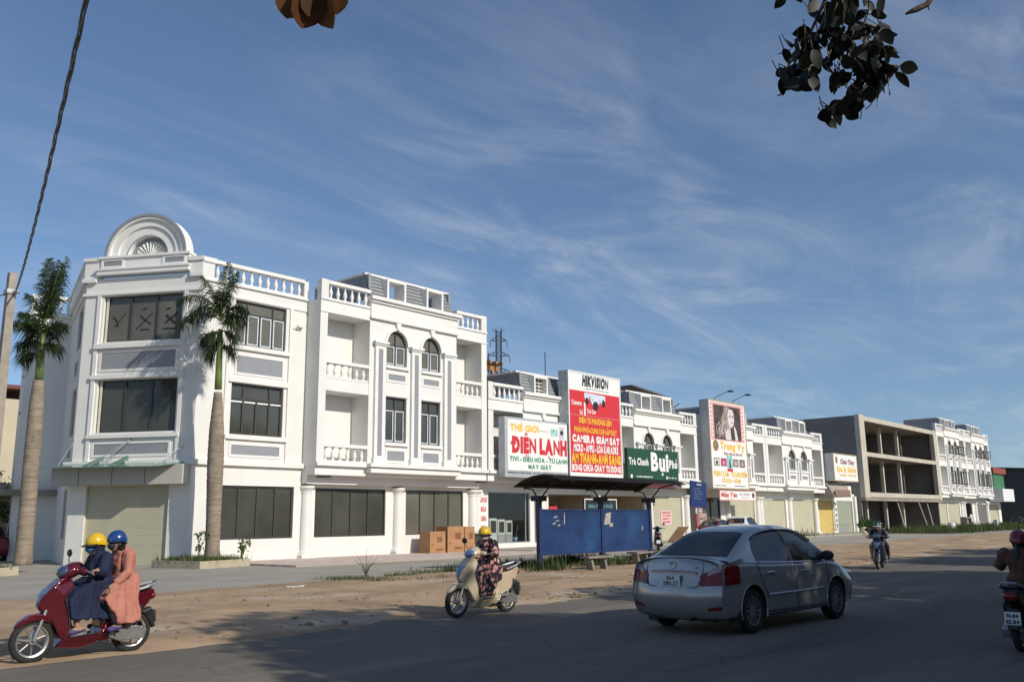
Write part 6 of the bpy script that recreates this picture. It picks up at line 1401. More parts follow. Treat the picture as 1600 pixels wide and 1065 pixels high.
        m.add(vs, [(i*(ny+1)+j, i*(ny+1)+j+1, (i+1)*(ny+1)+j+1, (i+1)*(ny+1)+j) for i in range(nx) for j in range(ny)]); return ob(name, m, gls, car, True)
    top_patch(-.33, .36, lambda x: .63-.14*(x+.33)/.69, .008, 'rear_window'); top_patch(1.88, 2.5, lambda x: .53+.16*(x-1.88)/.62, .008, 'windscreen')
    if not detail:
        for x in (0, 2.55):
            for s in (-1, 1): wheel(car, x, s*.735, .3, .19, s, 10)
        return car
    # ---- rear details
    def rear(y, z, off=.006): k = min(1, abs(y)/width(-.8)); return onto((xr(z)+.17*k**3.2, y, z), off)
    def rear_patch(y0, y1, f, name, mt, off=.008, ny=10, nz=6, parent=car):
        m = MB(); vs = []
        for i in range(ny+1):
            y = y0+(y1-y0)*i/ny; lo, hi_ = f((y-y0)/(y1-y0))
            for j in range(nz+1): z = lo+(hi_-lo)*j/nz; vs.append(rear(y, z, off))
        m.add(vs, [(i*(nz+1)+j, (i+1)*(nz+1)+j, (i+1)*(nz+1)+j+1, i*(nz+1)+j+1) for i in range(ny) for j in range(nz)]); return ob(name, m, mt, parent, True)
    red = mat('tail lamp red', (.22, .008, .012), .12, var=.25, scale=9, spec=.6); clr = mat('tail lamp clear', (.5, .34, .34), .12, spec=.6)
    for s in (-1, 1):
        # lamp wraps from the boot edge round to the flank
        m = MB(); vs = []; ny, nz = 44, 6
        for i in range(ny+1):
            t = i/ny; lo = .655+.03*t; hi_ = .80+.13*min(1, t*1.9)-.02*max(0, t-.6)
            for j in range(nz+1):
                z = lo+(hi_-lo)*j/nz
                if t < .62: y = .47+.285*t/.62; k = y/width(-.8); vs.append(onto((xr(z)+.17*k**3.2, y*s, z), .012+.022*math.exp(-((t-.64)/.07)**2)))
                else:
                    u = (t-.62)/.38; k = .755/width(-.8); a = xr(z)+.17*k**3.2; x = a+u*.36; w = width(x)*lerp_tab([(.6, .995), (.8, .985), (.95, .95)], z); vs.append(onto((x, s*(.755+(w-.755)*min(1, u*1.7)), z), .012+.022*math.exp(-((t-.64)/.07)**2)))
        m.add(vs, [(i*(nz+1)+j, (i+1)*(nz+1)+j, (i+1)*(nz+1)+j+1, i*(nz+1)+j+1) for i in range(ny) for j in range(nz)])
        for k, f in enumerate(m.f): m.m[k] = 1 if (k % nz) >= 4 and 9 < k//nz < 29 else 0
        ob('tail_lamp', m, [red, clr], car, True)
        ob('bumper_reflector', MB().add([rear(s*a, z, .012) for a, z in ((.56, .33), (.76, .36), (.76, .40), (.58, .37))], [(0, 1, 2, 3)]), red, car)
        ob('door_handle', MB().tube([(.38, s*(HW*.985+.012), .80), (.44, s*(HW*.985+.035), .805), (.56, s*(HW*.985+.035), .805), (.62, s*(HW*.985+.012), .80)], .016, 6), paint, car)
        ob('door_handle', MB().tube([(1.42, s*(HW*.985+.012), .785), (1.48, s*(HW*.985+.035), .79), (1.60, s*(HW*.985+.035), .79), (1.66, s*(HW*.985+.012), .785)], .016, 6), paint, car)
        ob('door_moulding', MB().tube([(.4, s*(HW+.004), .50), (1.3, s*(HW+.008), .50), (2.1, s*(HW+.004), .51)], .016, 6), paint, car)
        for x, zt in ((1.25, .93), (2.28, .92)): ob('door_gap', MB().tube([(x+.02, s*(HW*1.0+.002), .27), (x, s*(HW*1.0+.003), .6), (x-.01, s*(HW*.97+.002), zt)], .005, 4), blk, car)
        ob('door_gap', MB().tube([(.42, s*(HW+.002), .45), (.30, s*(HW+.003), .62), (.22, s*(HW*.985+.002), .8), (.2, s*(HW*.955+.003), .94)], .005, 4), blk, car)
        ob('sill_strip', MB().tube([(.36, s*HW*.975, .235), (2.2, s*HW*.975, .235)], .02, 6), blk, car)
        mm = MB(); mm.ell((2.12, s*.93, .985), (.075, .115, .075), 12, 8); mm.tube([(2.16, s*.80, .93), (2.13, s*.9, .965)], .025, 6); ob('wing_mirror', mm, blk, car, True)
        ob('wheel_arch_lip', MB().tube([(0+.352*cos(a), s*(.842+(.0 if True else 0)), .31+.352*sin(a)) for a in [radians(-18+i*216/20) for i in range(21)]], .010, 5), paint, car)
        ob('wheel_arch_lip', MB().tube([(2.55+.352*cos(a), s*.838, .31+.352*sin(a)) for a in [radians(-18+i*216/20) for i in range(21)]], .010, 5), paint, car)
    for x in (0, 2.55):
        for s in (-1, 1): wheel(car, x, s*.735, .3, .19, s, 12)
    ob('underbody', MB().box(-.55, 3.2, -.5, .5, .17, .3), blk, car)
    gap = [rear(.47*c, z, .006) for c, z in [(1.05, 1.0), (1.08, .86), (1.0, .72), (.92, .645), (.8, .632), (-.8, .632), (-.92, .645), (-1.0, .72), (-1.08, .86), (-1.05, 1.0)]]
    ob('boot_gap', MB().tube(gap, .006, 4), blk, car)
    ob('boot_garnish', MB().tube([rear(y, .835+.012*(1-(y/.43)**2), .02) for y in [-.43+i*.0717 for i in range(13)]], [.006]+[.02]*11+[.006], 6), paint, car)
    ob('boot_garnish_chrome', MB().tube([rear(y, .815+.012*(1-(y/.43)**2), .026) for y in [-.41+i*.0683 for i in range(13)]], .006, 5), CHROME, car)
    em = MB(); c0 = V(rear(0, .925, .018))
    for a, b, rx, rz_ in ((0, 0, .06, .042), (0, 0, .022, .042), (0, .016, .05, .018)): em.tube([c0+V((0, a+rx*cos(t), b+rz_*sin(t))) for t in [2*pi*i/20 for i in range(21)]], .0065, 5)
    ob('emblem', em, CHROME, car)
    pm = MB(); x0 = rear(0, .72, 0)[0]-.03; pm.box(x0-.008, x0, -.165, .165, .645, .80); pl = ob('number_plate', pm, PW, car)
    # lettering faces rearwards (-x): build in a frame whose x runs to the car's right when seen from behind
    Mp = Matrix(((0, 1, 0, x0-.010), (-1, 0, 0, 0), (0, 0, 1, 0), (0, 0, 0, 1)))
    if plate:
        ob('plate_lettering', text(MB(Mp), plate[0], -.075, .075, .732, .785, 0, .03), PK, pl); ob('plate_lettering', text(MB(Mp), plate[1], -.135, .135, .66, .715, 0, .03), PK, pl)
    ob('badge', text(MB(Matrix(((0, 1, 0, rear(.4, .93, .014)[0]), (-1, 0, 0, 0), (0, 0, 1, 0), (0, 0, 0, 1)))), 'VIOS', -.47, -.37, .92, .945, 0, .03), CHROME, car); ob('badge', MB().ring(0, 0, 0, .012, 0, .004, 0, 2*pi, 8), mat('badge blue', (.03, .06, .2), .4), car, loc=rear(-.4, .9, .012), rot=(0, 0, radians(90)))
    ob('exhaust', MB().tube([(-.45, -.3, .22), (-.86, -.3, .215)], .026, 8), IRON, car)
    for s in (-1, 1): ob('mud_flap', MB().box(-.37, -.355, s*.64 if s > 0 else -.82, .82 if s > 0 else -.64, .1, .3), blk, car)
    # rear shelf and headrests show dimly behind the glass
    ob('headlamp', MB().ell((3.2, .62, .66), (.16, .14, .08)), CHROME, car, True); ob('headlamp', MB().ell((3.2, -.62, .66), (.16, .14, .08)), CHROME, car, True)
    return car
def bmesh_fix(o):
    import bmesh
    bm = bmesh.new(); bm.from_mesh(o.data); bmesh.ops.recalc_face_normals(bm, faces=bm.faces); bm.to_mesh(o.data); bm.free()
SILVER = mat('silver car paint', (.46, .45, .43), .25, .5, var=.08, scale=1.5, coat=.6, spec=.5); two_noise(SILVER, (.26, .25, .235), 2.5, .55, .85, .3)
WPAINT = mat('white car paint', (.72, .72, .71), .25, var=.04, coat=.5); RPAINT = mat('dark red car paint', (.16, .012, .02), .25, var=.1, coat=.6)
sedan('silver four-door saloon car with Vietnamese number plate driving away on the road', (11.9, 6.75, 0), radians(-5.0), SILVER, .955, ('36A', '280.27'))
sedan('white parked car whose roof shows behind the silver car', (52.2, 27.2, 0.1), radians(12), WPAINT, 1.0, None, False)
sedan('dark red parked car showing next to the white parked car', (49.6, 27.6, .1), radians(10), RPAINT, .9, None, False)
sedan('dark red parked car behind the left palm trunk', (15.0, 44.6, .02), radians(72), RPAINT, 1.0, None, False)

# ---------------------------------------------------------------- scooters and motorbikes
def disc_wheel(parent, x, R, w, name, mt, sp=7):
    m = MB(); h = w/2; m.lathe([(R*.74, -h*.7), (R*.88, -h), (R*.97, -h*.7), (R, 0), (R*.97, h*.7), (R*.88, h), (R*.74, h*.7)], 30, (0, 0, 0), 'y', cap=False)
    t = ob(name, m, RUBBER, parent, True, loc=(x, 0, R))
    m = MB(); m.lathe([(R*.66, -h*.55), (R*.77, -h*.75), (R*.77, h*.75), (R*.66, h*.55), (R*.66, -h*.55)], 30, (0, 0, 0), 'y', cap=False); m.lathe([(R*.16, -h*1.1), (R*.16, h*1.1)], 12, (0, 0, 0), 'y')
    for i in range(sp):
        a = 2*pi*i/sp; m.tube([(R*.12*cos(a), 0, R*.12*sin(a)), (R*.7*cos(a+.18), 0, R*.7*sin(a+.18))], [R*.05, R*.04], 6)
    ob('rim', m, mt, t); return t
def scooter(label, loc, rz, body, accent, seatm, lean=0., kind='scooter', plate=None, group=None, detail=True, mirrors=True):
    s = thing('motor_scooter', label, 'scooter', loc, rz, group)
    disc_wheel(s, .62, .262, .09, 'front_wheel', ALLOY); disc_wheel(s, -.62, .262, .1, 'rear_wheel', ALLOY)
    vx = .014
    # front mudguard
    m = MB(); m.slab([(.86, .42), (.80, .50), (.68, .575), (.55, .585), (.44, .53), (.40, .45), (.47, .47), (.56, .50), (.68, .49), (.78, .44)], [.03, .06, .08, .085, .085, .07, .07, .085, .08, .06]); blob('front_mudguard', m, body, s, .013, 8)
    # apron and nose, leg shield
    m = MB(); m.slab([(.60, .66), (.57, .78), (.46, .90), (.34, 1.0), (.22, .98), (.20, .90), (.32, .76), (.27, .52), (.25, .28), (.33, .26), (.40, .42), (.50, .56)], [.04, .09, .13, .12, .08, .12, .17, .2, .19, .16, .12, .07]); blob('front_apron', m, body, s, .013, 6)
    m = MB(); m.slab([(.615, .68), (.585, .79), (.5, .885), (.46, .87), (.52, .76), (.56, .66)], [.02, .07, .1, .1, .07, .02]); blob('apron_lamp_panel', m, accent, s, .012, 5)
    # handlebar cowl with headlamp
    m = MB(); m.ell((.22, 0, 1.08), (.17, .14, .095), R=Matrix.Rotation(radians(25), 3, 'Y')); m.capsule([(.12, -.18, 1.07), (.18, 0, 1.08), (.12, .18, 1.07)], .05); blob('handlebar_cowl', m, body, s, .012, 4)
    m = MB(); m.ell((.31, 0, 1.07), (.09, .115, .075), R=Matrix.Rotation(radians(35), 3, 'Y')); ob('headlamp', m, accent, s, True)
    for sg in (-1, 1):
        ob('handlebar', MB().tube([(.13, sg*.12, 1.08), (.08, sg*.30, 1.06)], .014, 8), CHROME, s); ob('hand_grip', MB().tube([(.085, sg*.27, 1.06), (.045, sg*.385, 1.045)], .019, 8), BLACK, s)
        ob('brake_lever', MB().tube([(.12, sg*.26, 1.07), (.12, sg*.37, 1.05)], .007, 5), CHROME, s)
        if mirrors: ob('mirror', MB().tube([(.12, sg*.2, 1.1), (.15, sg*.26, 1.2), (.12, sg*.3, 1.26)], .007, 5).ell((.115, sg*.33, 1.29), (.02, .07, .05)), BLACK, s, True)
        ob('fork_leg', MB().tube([(.62, sg*.065, .262), (.50, sg*.06, .62)], .022, 8), ALLOY, s)
    # floor board, belly, tail
    m = MB(); m.slab([(.36, .16), (.30, .28), (-.15, .30), (-.22, .42), (-.30, .42), (-.30, .2), (.1, .13)], [.13, .2, .2, .17, .17, .14, .12]); blob('floor_board', m, body, s, .014, 6)
    m = MB(); m.slab([(-.16, .34), (-.14, .60), (-.2, .70), (-.55, .735), (-.86, .80), (-.9, .74), (-.78, .60), (-.58, .42), (-.36, .34)], [.13, .15, .16, .17, .1, .07, .12, .165, .16]); blob('tail_body', m, body, s, .013, 6)
    ob('trim_strip', MB().tube([(.24, -.205, .9), (.33, -.2, .76), (.265, -.205, .5), (.25, -.21, .29), (-.12, -.21, .31)], .009, 5), CHROME, s); ob('trim_strip', MB().tube([(.24, .205, .9), (.33, .2, .76), (.265, .205, .5), (.25, .21, .29), (-.12, .21, .31)], .009, 5), CHROME, s)
    m = MB(); m.slab([(-.08, .70), (-.06, .775), (-.25, .80), (-.5, .81), (-.82, .845), (-.86, .81), (-.6, .735), (-.2, .69)], [.1, .12, .14, .15, .1, .08, .13, .12]); blob('seat', m, seatm, s, .013, 6)
    for sg in (-1, 1): ob('grab_rail', MB().tube([(-.48, sg*.16, .77), (-.75, sg*.15, .83), (-.93, sg*.07, .88)], [.016, .02, .016], 6), METAL, s)
    ob('grab_rail', MB().tube([(-.92, -.09, .878), (-.95, 0, .885), (-.92, .09, .878)], .018, 6), METAL, s)
    tl = MB(); tl.ell((-.87, 0, .71), (.05, .1, .06)); ob('tail_lamp', tl, mat('tail lamp red', 0), s, True)
    m = MB(); m.slab([(-.72, .5), (-.86, .56), (-.93, .30), (-.885, .28), (-.80, .44)], [.07, .075, .07, .06, .06]); blob('rear_mudguard', m, BLACK, s, .013, 4)
    # engine, drive case, exhaust, stand
    m = MB(); m.slab([(-.24, .24), (-.3, .34), (-.62, .355), (-.76, .29), (-.72, .18), (-.4, .17)], [.05]*6); m.M = Matrix.Translation((0, -.13, 0)); m2 = MB(); m2.v = [p+V((0, .13, 0)) for p in m.v]; m2.f = m.f; m2.m = m.m; blob('drive_case', m2, ALLOY, s, .012, 4)
    m = MB(); m.box(-.5, -.2, -.09, .09, .2, .38); m.capsule([(-.3, 0, .25), (-.15, 0, .22)], .07); blob('engine', m, IRON, s, .014, 4)
    ob('exhaust', MB().tube([(-.25, -.12, .2), (-.4, -.16, .2), (-.5, -.17, .26), (-.85, -.18, .34)], [.02, .022, .05, .055], 10), IRON, s, True)
    ob('shock_absorber', MB().tube([(-.6, .12, .3), (-.68, .13, .6)], .028, 8), IRON, s); ob('side_stand', MB().tube([(-.1, .14, .2), (-.3, .17, .14)], .012, 5), IRON, s)
    for sg in (-1, 1): ob('foot_peg', MB().tube([(-.32, sg*.15, .30), (-.33, sg*.27, .30)], .016, 6), BLACK, s)
    p = ob('number_plate', MB().add([(-.925, -.095, .36), (-.925, .095, .36), (-.905, .095, .52), (-.905, -.095, .52)], [(0, 3, 2, 1)]), PW, s)
    if plate:
        Mp = Matrix(((0, .12, 0, -.93), (-1, 0, 0, 0), (0, 0, 1, 0), (0, 0, 0, 1))); Mp[0][1] = 1
        ob('plate_lettering', text(MB(Mp), plate[0], -.07, .07, .455, .50, 0, .03), PK, p); ob('plate_lettering', text(MB(Mp), plate[1], -.075, .075, .375, .425, 0, .03), PK, p)
    return s
MAROON = mat('metallic maroon', (.13, .008, .018), .16, .35, var=.1, coat=1, spec=.6); CREAM = mat('beige scooter paint', (.56, .46, .31), .3, .05, var=.06, coat=.6); NAVYP = mat('navy scooter paint', (.01, .013, .035), .2, .2, var=.1, coat=.8)
LAMPG = mat('lamp glass blue grey', (.10, .14, .23), .06, .2, var=.5, scale=8, coat=1); LAMPB = mat('lamp glass blue', (.16, .23, .40), .06, .1, var=.5, scale=9, coat=1)
SEATB = mat('black seat vinyl', (.018, .018, .02), .5, var=.2); SEATR = mat('brown seat vinyl', (.06, .028, .025), .5, var=.2)
HD = pi
S1 = scooter('dark red scooter carrying two women', (5.0, 11.42, 0), HD, MAROON, LAMPG, SEATB)
S2 = scooter('beige scooter ridden by a woman in a floral coat', (11.42, 10.78, 0), HD-.03, CREAM, LAMPB, SEATR)
S3 = scooter('dark navy scooter ridden towards the camera beyond the silver car', (28.3, 10.0, 0), HD+.22, NAVYP, LAMPG, SEATB)
S4 = scooter('black scooter seen from behind at the right road side', (12.66, 2.73, 0), .0, mat('black scooter paint', (.012, .01, .012), .2, .2, coat=.8), LAMPG, SEATB, plate=('36-B4', '115.84'), mirrors=False)
# parked motorbikes far off and one by the table: same machine, shared meshes
def copy_thing(src, loc, rz, label, group=None):
    r = src.copy(); COL.objects.link(r); r.location = loc; r.rotation_euler = (0, 0, rz); r['label'] = label
    if group: r['group'] = group
    for c in list(src.children):
        d = c.copy(); COL.objects.link(d); d.parent = r
        for g in c.children: e = g.copy(); COL.objects.link(e); e.parent = d
    return r
for i, (x, y, a) in enumerate([(131.5, 28.6, 1.9), (133.6, 28.4, 1.7), (135.8, 28.5, 2.0), (138.2, 28.2, 1.8), (140.4, 28.4, 1.6)]):
    copy_thing(S3, (x, y, 0), a, 'dark motorbike parked in the far row before the last shops', 'motorbikes parked before the last shops')
copy_thing(S3, (38.9, 24.6, 0), .6, 'dark motorbike parked beside the folded wooden table')
# ================================================================ PEOPLE ON THE SCOOTERS
def helmet(parent, c, mt, tilt=0, yaw=0, peak=True, peakm=None, strap=True):
    M = Matrix.Translation(c) @ Matrix.Rotation(yaw, 4, 'Z') @ Matrix.Rotation(tilt, 4, 'Y')
    m = MB(M); n, k = 24, 9; vs = []
    for i in range(k+1):
        th = radians(4+98*i/k)
        for j in range(n):
            a = 2*pi*j/n; f = 1+.06*cos(a); dz = -.035*max(0, -cos(a))*(i/k)**2
            vs.append((.132*f*sin(th)*cos(a), .117*sin(th)*sin(a), .125*cos(th)+dz))
    m.add(vs, [(i*n+j, (i+1)*n+j, (i+1)*n+(j+1) % n, i*n+(j+1) % n) for i in range(k) for j in range(n)]+[tuple(range(n))])
    h = ob('helmet', m, mt, parent, True)
    m = MB(M); m.add([(x*.985, y*.985, z-.002) for x, y, z in [(.13*1.0*cos(2*pi*j/n)*1.03, .118*sin(2*pi*j/n), -.03-.035*max(0, -cos(2*pi*j/n))) for j in range(n)]], [tuple(range(n))]); ob('helmet_lining', m, BLACK, h)
    if peak:
        m = MB(M); vs = []
        for i in range(13):
            a = radians(-75+150*i/12)
            for r_, dz in ((1.0, 0), (1.42 if abs(i-6) < 5 else 1.2, -.012)): vs.append((.136*r_*cos(a)*1.02, .119*(1+(r_-1)*.5)*sin(a), -.012+dz)); vs.append((.136*r_*cos(a)*1.02, .119*(1+(r_-1)*.5)*sin(a), -.024+dz))
        m.add(vs, [(i*4, i*4+4, i*4+6, i*4+2) for i in range(12)]+[(i*4+1, i*4+3, i*4+7, i*4+5) for i in range(12)]+[(i*4+2, i*4+6, i*4+7, i*4+3) for i in range(12)]); ob('helmet_peak', m, peakm or mt, h)
    if strap:
        for s in (-1, 1): ob('helmet_strap', MB(M).tube([(.02, s*.108, -.02), (.035, s*.085, -.11), (.06, s*.02, -.165)], .006, 5), BLACK, h)
    return h
def person(label, scooter_thing, J, coat_m, skirt, pants_m=None, headgear=None, mask_m=None, hood=False, hair=None, shoe_m=None, group=None, voxel=.0085, name='person', sleeve=True):
    t = thing(name, label, 'person', scooter_thing.location, scooter_thing.rotation_euler.z, group)
    g = lambda k, s: V((J[k][0], J[k][1]*s, J[k][2]))
    hip, chest, neck, head = V(J['hip']), V(J['chest']), V(J['neck']), V(J['head'])
    m = MB()
    m.ell(hip, (.13, .165, .12)); m.capsule([hip, hip.lerp(chest, .5), chest], [.125, .12, .135]); m.ell(chest+V((0, 0, .03)), (.115, .165, .15)); m.capsule([chest+V((0, 0, .1)), neck, head-V((0, 0, .04))], [.075, .052, .052])
    hd = Matrix.Rotation(J.get('yaw', 0), 3, 'Z') @ Matrix.Rotation(J.get('tilt', 0), 3, 'Y')
    m.ell(head, (.092, .076, .115), R=hd); m.ell(head+hd @ V((.03, 0, -.06)), (.062, .058, .06), R=hd); m.ell(head+hd @ V((.096, 0, -.015)), (.02, .014, .028), R=hd)
    for s in (-1, 1):
        m.ell(head+hd @ V((-.005, .076*s, -.01)), (.022, .01, .032), R=hd); m.ell(head+hd @ V((.082, .03*s, .02)), (.014, .02, .012), R=hd)
        m.capsule([g('shoulder', s), g('elbow', s), g('wrist', s)], [.058, .042, .028])
        m.capsule([g('thigh', s), g('knee', s), g('ankle', s)], [.085, .058, .036])
        a, tt = g('ankle', s), g('toe', s); m.capsule([a-V((.03, 0, .02)), a.lerp(tt, .5)-V((0, 0, .015)), tt], [.036, .036, .028])
        w, gr = g('wrist', s), g('grip', s)
        if J.get('holds', True):
            m.capsule([w, gr+V((-.035, 0, .03))], [.028, .03]); m.ell(gr+V((-.03, 0, .028)), (.034, .043, .02))
            for i in range(4):
                o = V((.004*(1.5-abs(1.5-i)), (-.033+.022*i)*s, 0)); k = 1-.08*abs(1.3-i)
                m.capsule([gr+o+V((-.01, 0, .036)), gr+o+V((.026*k, 0, .026)), gr+o+V((.034*k, 0, -.004)), gr+o+V((.012*k, 0, -.026))], [.0105, .0095, .009, .0085], 7)
            m.capsule([gr+V((-.045, -.035*s, .02)), gr+V((-.028, -.058*s, -.002)), gr+V((.0, -.06*s, -.022))], [.012, .011, .009], 7)
        else:
            d = (gr-w).normalized(); m.capsule([w, w+d*.07], [.028, .032]); b = d.cross(V((0, 0, 1))).normalized()
            for i in range(4): k = (.9, 1, .95, .75)[i]; q = w+d*.085+b*(-.03+.02*i); m.capsule([q, q+d*.035*k+V((0, 0, -.006)), q+d*.065*k+V((0, 0, -.026))], [.0105, .0095, .0085], 7)
            q = w+d*.03-b*.03; m.capsule([q, q-b*.025+d*.025, q-b*.03+d*.05+V((0, 0, -.012))], [.012, .011, .009], 7)
    body = blob('body', m, SKIN, t, voxel, 4, .5)
    for s in (-1, 1): ob('eye', MB().ell(head+hd @ V((.088, .031*s, .017)), (.006, .011, .006)), BLACK, t, True)
    # clothing: coat or shirt with sleeves, skirt of the coat draped over the knees
    m = MB(); e = .022
    m.ell(hip, (.15, .19, .14)); m.capsule([hip, hip.lerp(chest, .5), chest], [.148, .145, .16]); m.ell(chest+V((0, 0, .03)), (.14, .19, .165)); m.capsule([chest+V((0, 0, .13)), neck-V((0, 0, .0))], [.10, .072])
    for s in (-1, 1):
        sh, el, wr = g('shoulder', s), g('elbow', s), g('wrist', s)
        if sleeve: m.capsule([sh, sh.lerp(el, .5), el, el.lerp(wr, .55), wr.lerp(el, .12)], [.085, .073, .068, .058, .05])
        else: m.capsule([sh, sh.lerp(el, .8)], [.085, .072])
        if not skirt: pass
    if skirt:
        for pts, ws in skirt: m.slab(pts, ws)
    if hood: m.ell(head+hd @ V((-.015, 0, -.01)), (.105, .098, .13), R=hd); m.capsule([head-V((.0, 0, .08)), neck], [.09, .085])
    c = blob('coat' if skirt else 'shirt', m, coat_m, t, .011, 7, .5)
    # pleats: shallow folds along the cloth
    cn = [(v.co.copy(), v.normal.copy()) for v in c.data.vertices]; out = []
    for p, nn in cn:
        f = noise.noise(V((p.x*10, p.y*9, p.z*3.2)))*.020+noise.noise(V((p.x*24, p.y*20, p.z*6)))*.010+noise.noise(V((p.x*7, p.y*6, p.z*16)))*.008 if (p-head).length > .16 else 0
        if skirt and p.z < 1.0: f += .013*sin(atan2(p.y, p.x-hip.x-.08)*15+4*noise.noise(V((p.x*3, p.y*3, p.z*2))))*min(1, (1.0-p.z)/.3)
        out += list(p+nn*f)
    c.data.vertices.foreach_set('co', out); c.data.update()
    if hood:
        # face opening
        m = MB(); m.ell(head+hd @ V((.078, 0, .0)), (.036, .058, .075), R=hd); blob('face', m, SKIN, t, .01, 3)
        for s in (-1, 1): ob('eye', MB().ell(head+hd @ V((.112, .027*s, .022)), (.005, .011, .006)), BLACK, t, True)
    if pants_m:
        m = MB()
        for s in (-1, 1): m.capsule([g('thigh', s), g('thigh', s).lerp(g('knee', s), .5), g('knee', s), g('knee', s).lerp(g('ankle', s), .5), g('ankle', s).lerp(g('knee', s), .1)], [.105, .095, .078, .066, .055])
        m.ell(hip-V((0, 0, .03)), (.155, .185, .11)); blob('trousers', m, pants_m, t, .012, 5)
    if shoe_m:
        for s in (-1, 1):
            a, tt = g('ankle', s), g('toe', s); m = MB(); m.capsule([a-V((.035, 0, .03)), a.lerp(tt, .5)-V((0, 0, .022)), tt-V((0, 0, .004))], [.036, .042, .034]); blob('shoe', m, shoe_m, t, .01, 4)
    if mask_m:
        m = MB(); m.ell(head+hd @ V((.058 if not hood else .075, 0, -.045)), (.058, .066, .056), R=hd); ob('face_mask', m, mask_m, t, True)
    if hair == 'bob':
        m = MB(); m.ell(head+hd @ V((-.035, 0, -.01)), (.085, .092, .12), R=hd); m.ell(head+hd @ V((-.06, 0, -.09)), (.055, .085, .07), R=hd); blob('hair', m, mat('black hair', (.012, .01, .009), .45, var=.3, scale=30, stretch=(1, 1, .2)), t, .012, 3)
    if hair == 'tail':
        m = MB(); m.ell(head+hd @ V((-.03, 0, -.01)), (.088, .088, .115), R=hd); m.capsule([head+V((-.1, 0, -.06)), head+V((-.17, 0, -.14)), head+V((-.18, .01, -.28)), head+V((-.16, .01, -.42))], [.03, .045, .04, .014]); blob('hair', m, mat('black hair', (.012, .01, .009), .45, var=.3, scale=30, stretch=(1, 1, .2)), t, .012, 3)
    if headgear:
        mt, tl, pk, pm = headgear; helmet(t, head+hd @ V((-.008, 0, .035)), mt, J.get('tilt', 0)+tl, J.get('yaw', 0), pk, pm)
    return t
NAVY = mat('navy coat cloth', (.010, .016, .055), .85, var=.25, scale=5, bump=.2, bscale=90); PINK = mat('salmon coat cloth', (.50, .20, .145), .85, var=.12, scale=5, bump=.2, bscale=90)
YEL = mat('yellow helmet', (.72, .45, .015), .3, var=.05, coat=.4); BLU = mat('blue helmet', (.012, .055, .22), .25, var=.1, coat=.6); REDH = mat('maroon helmet', (.20, .012, .03), .3, var=.1, coat=.4); GRN = mat('dark green helmet', (.01, .06, .045), .3, coat=.4)
MSKB = mat('blue mask', (.03, .16, .36), .8, var=.2, scale=20); MSKG = mat('grey mask', (.42, .39, .36), .85, var=.3, scale=30); DENIM = mat('dark trousers', (.022, .024, .035), .85, var=.2); SAND = mat('purple sandal', (.07, .05, .16), .6)
def floral():
    m = mat('floral coat cloth', (.022, .012, .024), .85, var=.2, scale=6); N = m.node_tree.nodes; L = m.node_tree.links; b = N['Principled BSDF']; tc = N.new('ShaderNodeTexCoord')
    vo = N.new('ShaderNodeTexVoronoi'); vo.inputs['Scale'].default_value = 13; vo.inputs['Randomness'].default_value = .95; n = N.new('ShaderNodeTexNoise'); n.inputs['Scale'].default_value = 18
    ad = N.new('ShaderNodeMix'); ad.data_type = 'VECTOR'; ad.inputs[0].default_value = .06; L.new(tc.outputs['Object'], ad.inputs[4]); L.new(n.outputs['Color'], ad.inputs[5]); L.new(tc.outputs['Object'], n.inputs[0]); L.new(ad.outputs[1], vo.inputs['Vector'])
    r = N.new('ShaderNodeMapRange'); r.inputs[1].default_value = .52; r.inputs[2].default_value = .40; L.new(vo.outputs['Distance'], r.inputs[0])
    cr = N.new('ShaderNodeValToRGB'); e = cr.color_ramp.elements; e[0].color = (.45, .14, .16, 1); e[1].color = (.62, .42, .33, 1); L.new(vo.outputs['Color'], cr.inputs[0])
    mx = N.new('ShaderNodeMix'); mx.data_type = 'RGBA'; L.new(r.outputs[0], mx.inputs[0]); L.new(b.inputs['Base Color'].links[0].from_socket, mx.inputs[6]); L.new(cr.outputs[0], mx.inputs[7]); L.new(mx.outputs[2], b.inputs['Base Color']); return m
FLOR = floral()
def driver(dx=0, **k):
    J = dict(hip=(-.17, 0, .87), chest=(-.15, 0, 1.11), neck=(-.11, 0, 1.285), head=(-.075, 0, 1.39), shoulder=(-.14, .165, 1.225), elbow=(-.07, .27, 1.04), wrist=(.005, .325, 1.085), grip=(.065, .33, 1.052), thigh=(-.14, .09, .86), knee=(.22, .13, .74), ankle=(.13, .12, .375), toe=(.26, .13, .335))
    J.update(k); return J
sk1 = [([(-.32, .98), (-.02, .99), (.22, .83), (.30, .73), (.26, .5), (.18, .48), (-.28, .47), (-.33, .7)], [.18, .2, .245, .255, .25, .245, .24, .2])]
P1 = person('woman in a navy coat and yellow helmet driving the dark red scooter', S1, driver(), NAVY, sk1, headgear=(YEL, .12, True, BLACK), mask_m=MSKB, hood=True, shoe_m=SAND)
J2 = dict(hip=(-.48, 0, .90), chest=(-.46, 0, 1.145), neck=(-.41, 0, 1.315), head=(-.35, .0, 1.42), shoulder=(-.45, .165, 1.25), elbow=(-.40, .25, 1.02), wrist=(-.25, .25, .90), grip=(-.17, .25, .84), thigh=(-.44, .1, .87), knee=(-.16, .25, .74), ankle=(-.31, .26, .39), toe=(-.2, .29, .345), holds=False)
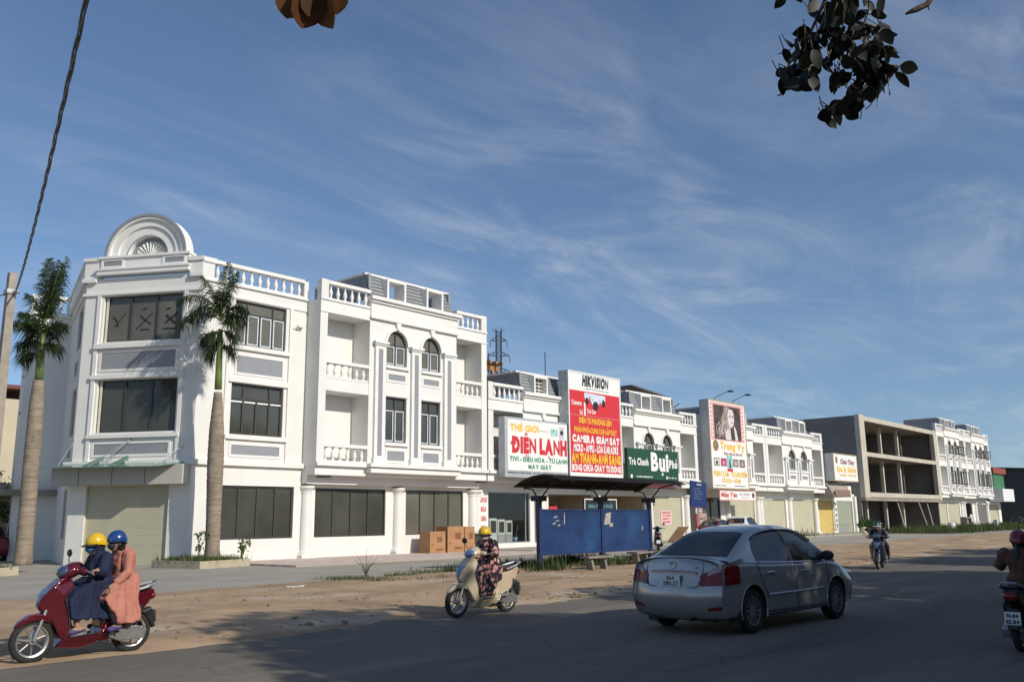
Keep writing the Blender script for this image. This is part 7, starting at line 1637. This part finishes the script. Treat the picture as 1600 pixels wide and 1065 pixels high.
sk2 = [([(-.6, 1.0), (-.36, 1.02), (-.15, .83), (-.08, .72), (-.22, .55), (-.27, .42), (-.45, .39), (-.60, .42), (-.58, .6), (-.62, .8)], [.16, .2, .34, .36, .355, .35, .33, .30, .26, .19])]
P2 = person('woman in a salmon pink coat and blue helmet sitting behind the navy coat driver', S1, J2, PINK, sk2, pants_m=DENIM, headgear=(BLU, .05, False, None), mask_m=mat('dark mask', (.03, .03, .04), .8), hair='bob', shoe_m=SAND)
sk3 = [([(-.32, .98), (-.02, .99), (.2, .84), (.27, .74), (.26, .5), (.2, .36), (-.05, .34), (-.14, .5), (-.3, .62), (-.34, .8)], [.18, .2, .24, .25, .235, .22, .21, .21, .2, .2])]
P3 = person('woman in a dark floral coat and yellow helmet riding the beige scooter', S2, driver(yaw=.35), FLOR, sk3, pants_m=DENIM, headgear=(YEL, .05, True, BLACK), mask_m=MSKG, hood=True, shoe_m=mat('beige shoe', (.36, .27, .2), .7))
JK = mat('black jacket', (.012, .016, .024), .8, var=.2); GJ = mat('grey blue jacket', (.16, .18, .22), .8, var=.15); BRS = mat('brown shirt', (.13, .055, .038), .85, var=.25, scale=8)
P4 = person('rider in a black jacket and green helmet on the navy scooter', S3, driver(), JK, None, pants_m=DENIM, headgear=(GRN, 0, True, PW), shoe_m=BLACK, voxel=.012)
J5 = dict(J2); J5.update(elbow=(-.32, .24, 1.08), wrist=(-.22, .2, 1.0), grip=(-.15, .18, 1.0), head=(-.40, .03, 1.41))
P5 = person('passenger in a grey-blue jacket behind the rider in black', S3, J5, GJ, None, pants_m=DENIM, headgear=(mat('dark grey helmet', (.04, .045, .05), .3), 0, False, None), shoe_m=BLACK, voxel=.012)
P6 = person('rider in a brown shirt and maroon helmet with a ponytail at the right road side', S4, driver(shoulder=(-.14, .18, 1.22)), BRS, None, pants_m=DENIM, headgear=(REDH, .05, True, REDH), hair='tail', shoe_m=BLACK)

for o in (S3, P4, P5, S4, P6): o.scale = (.9,)*3
for o in (S1, P1, P2, S2, P3): o.scale = (.955,)*3
bpy.data.scenes.remove(TMP)
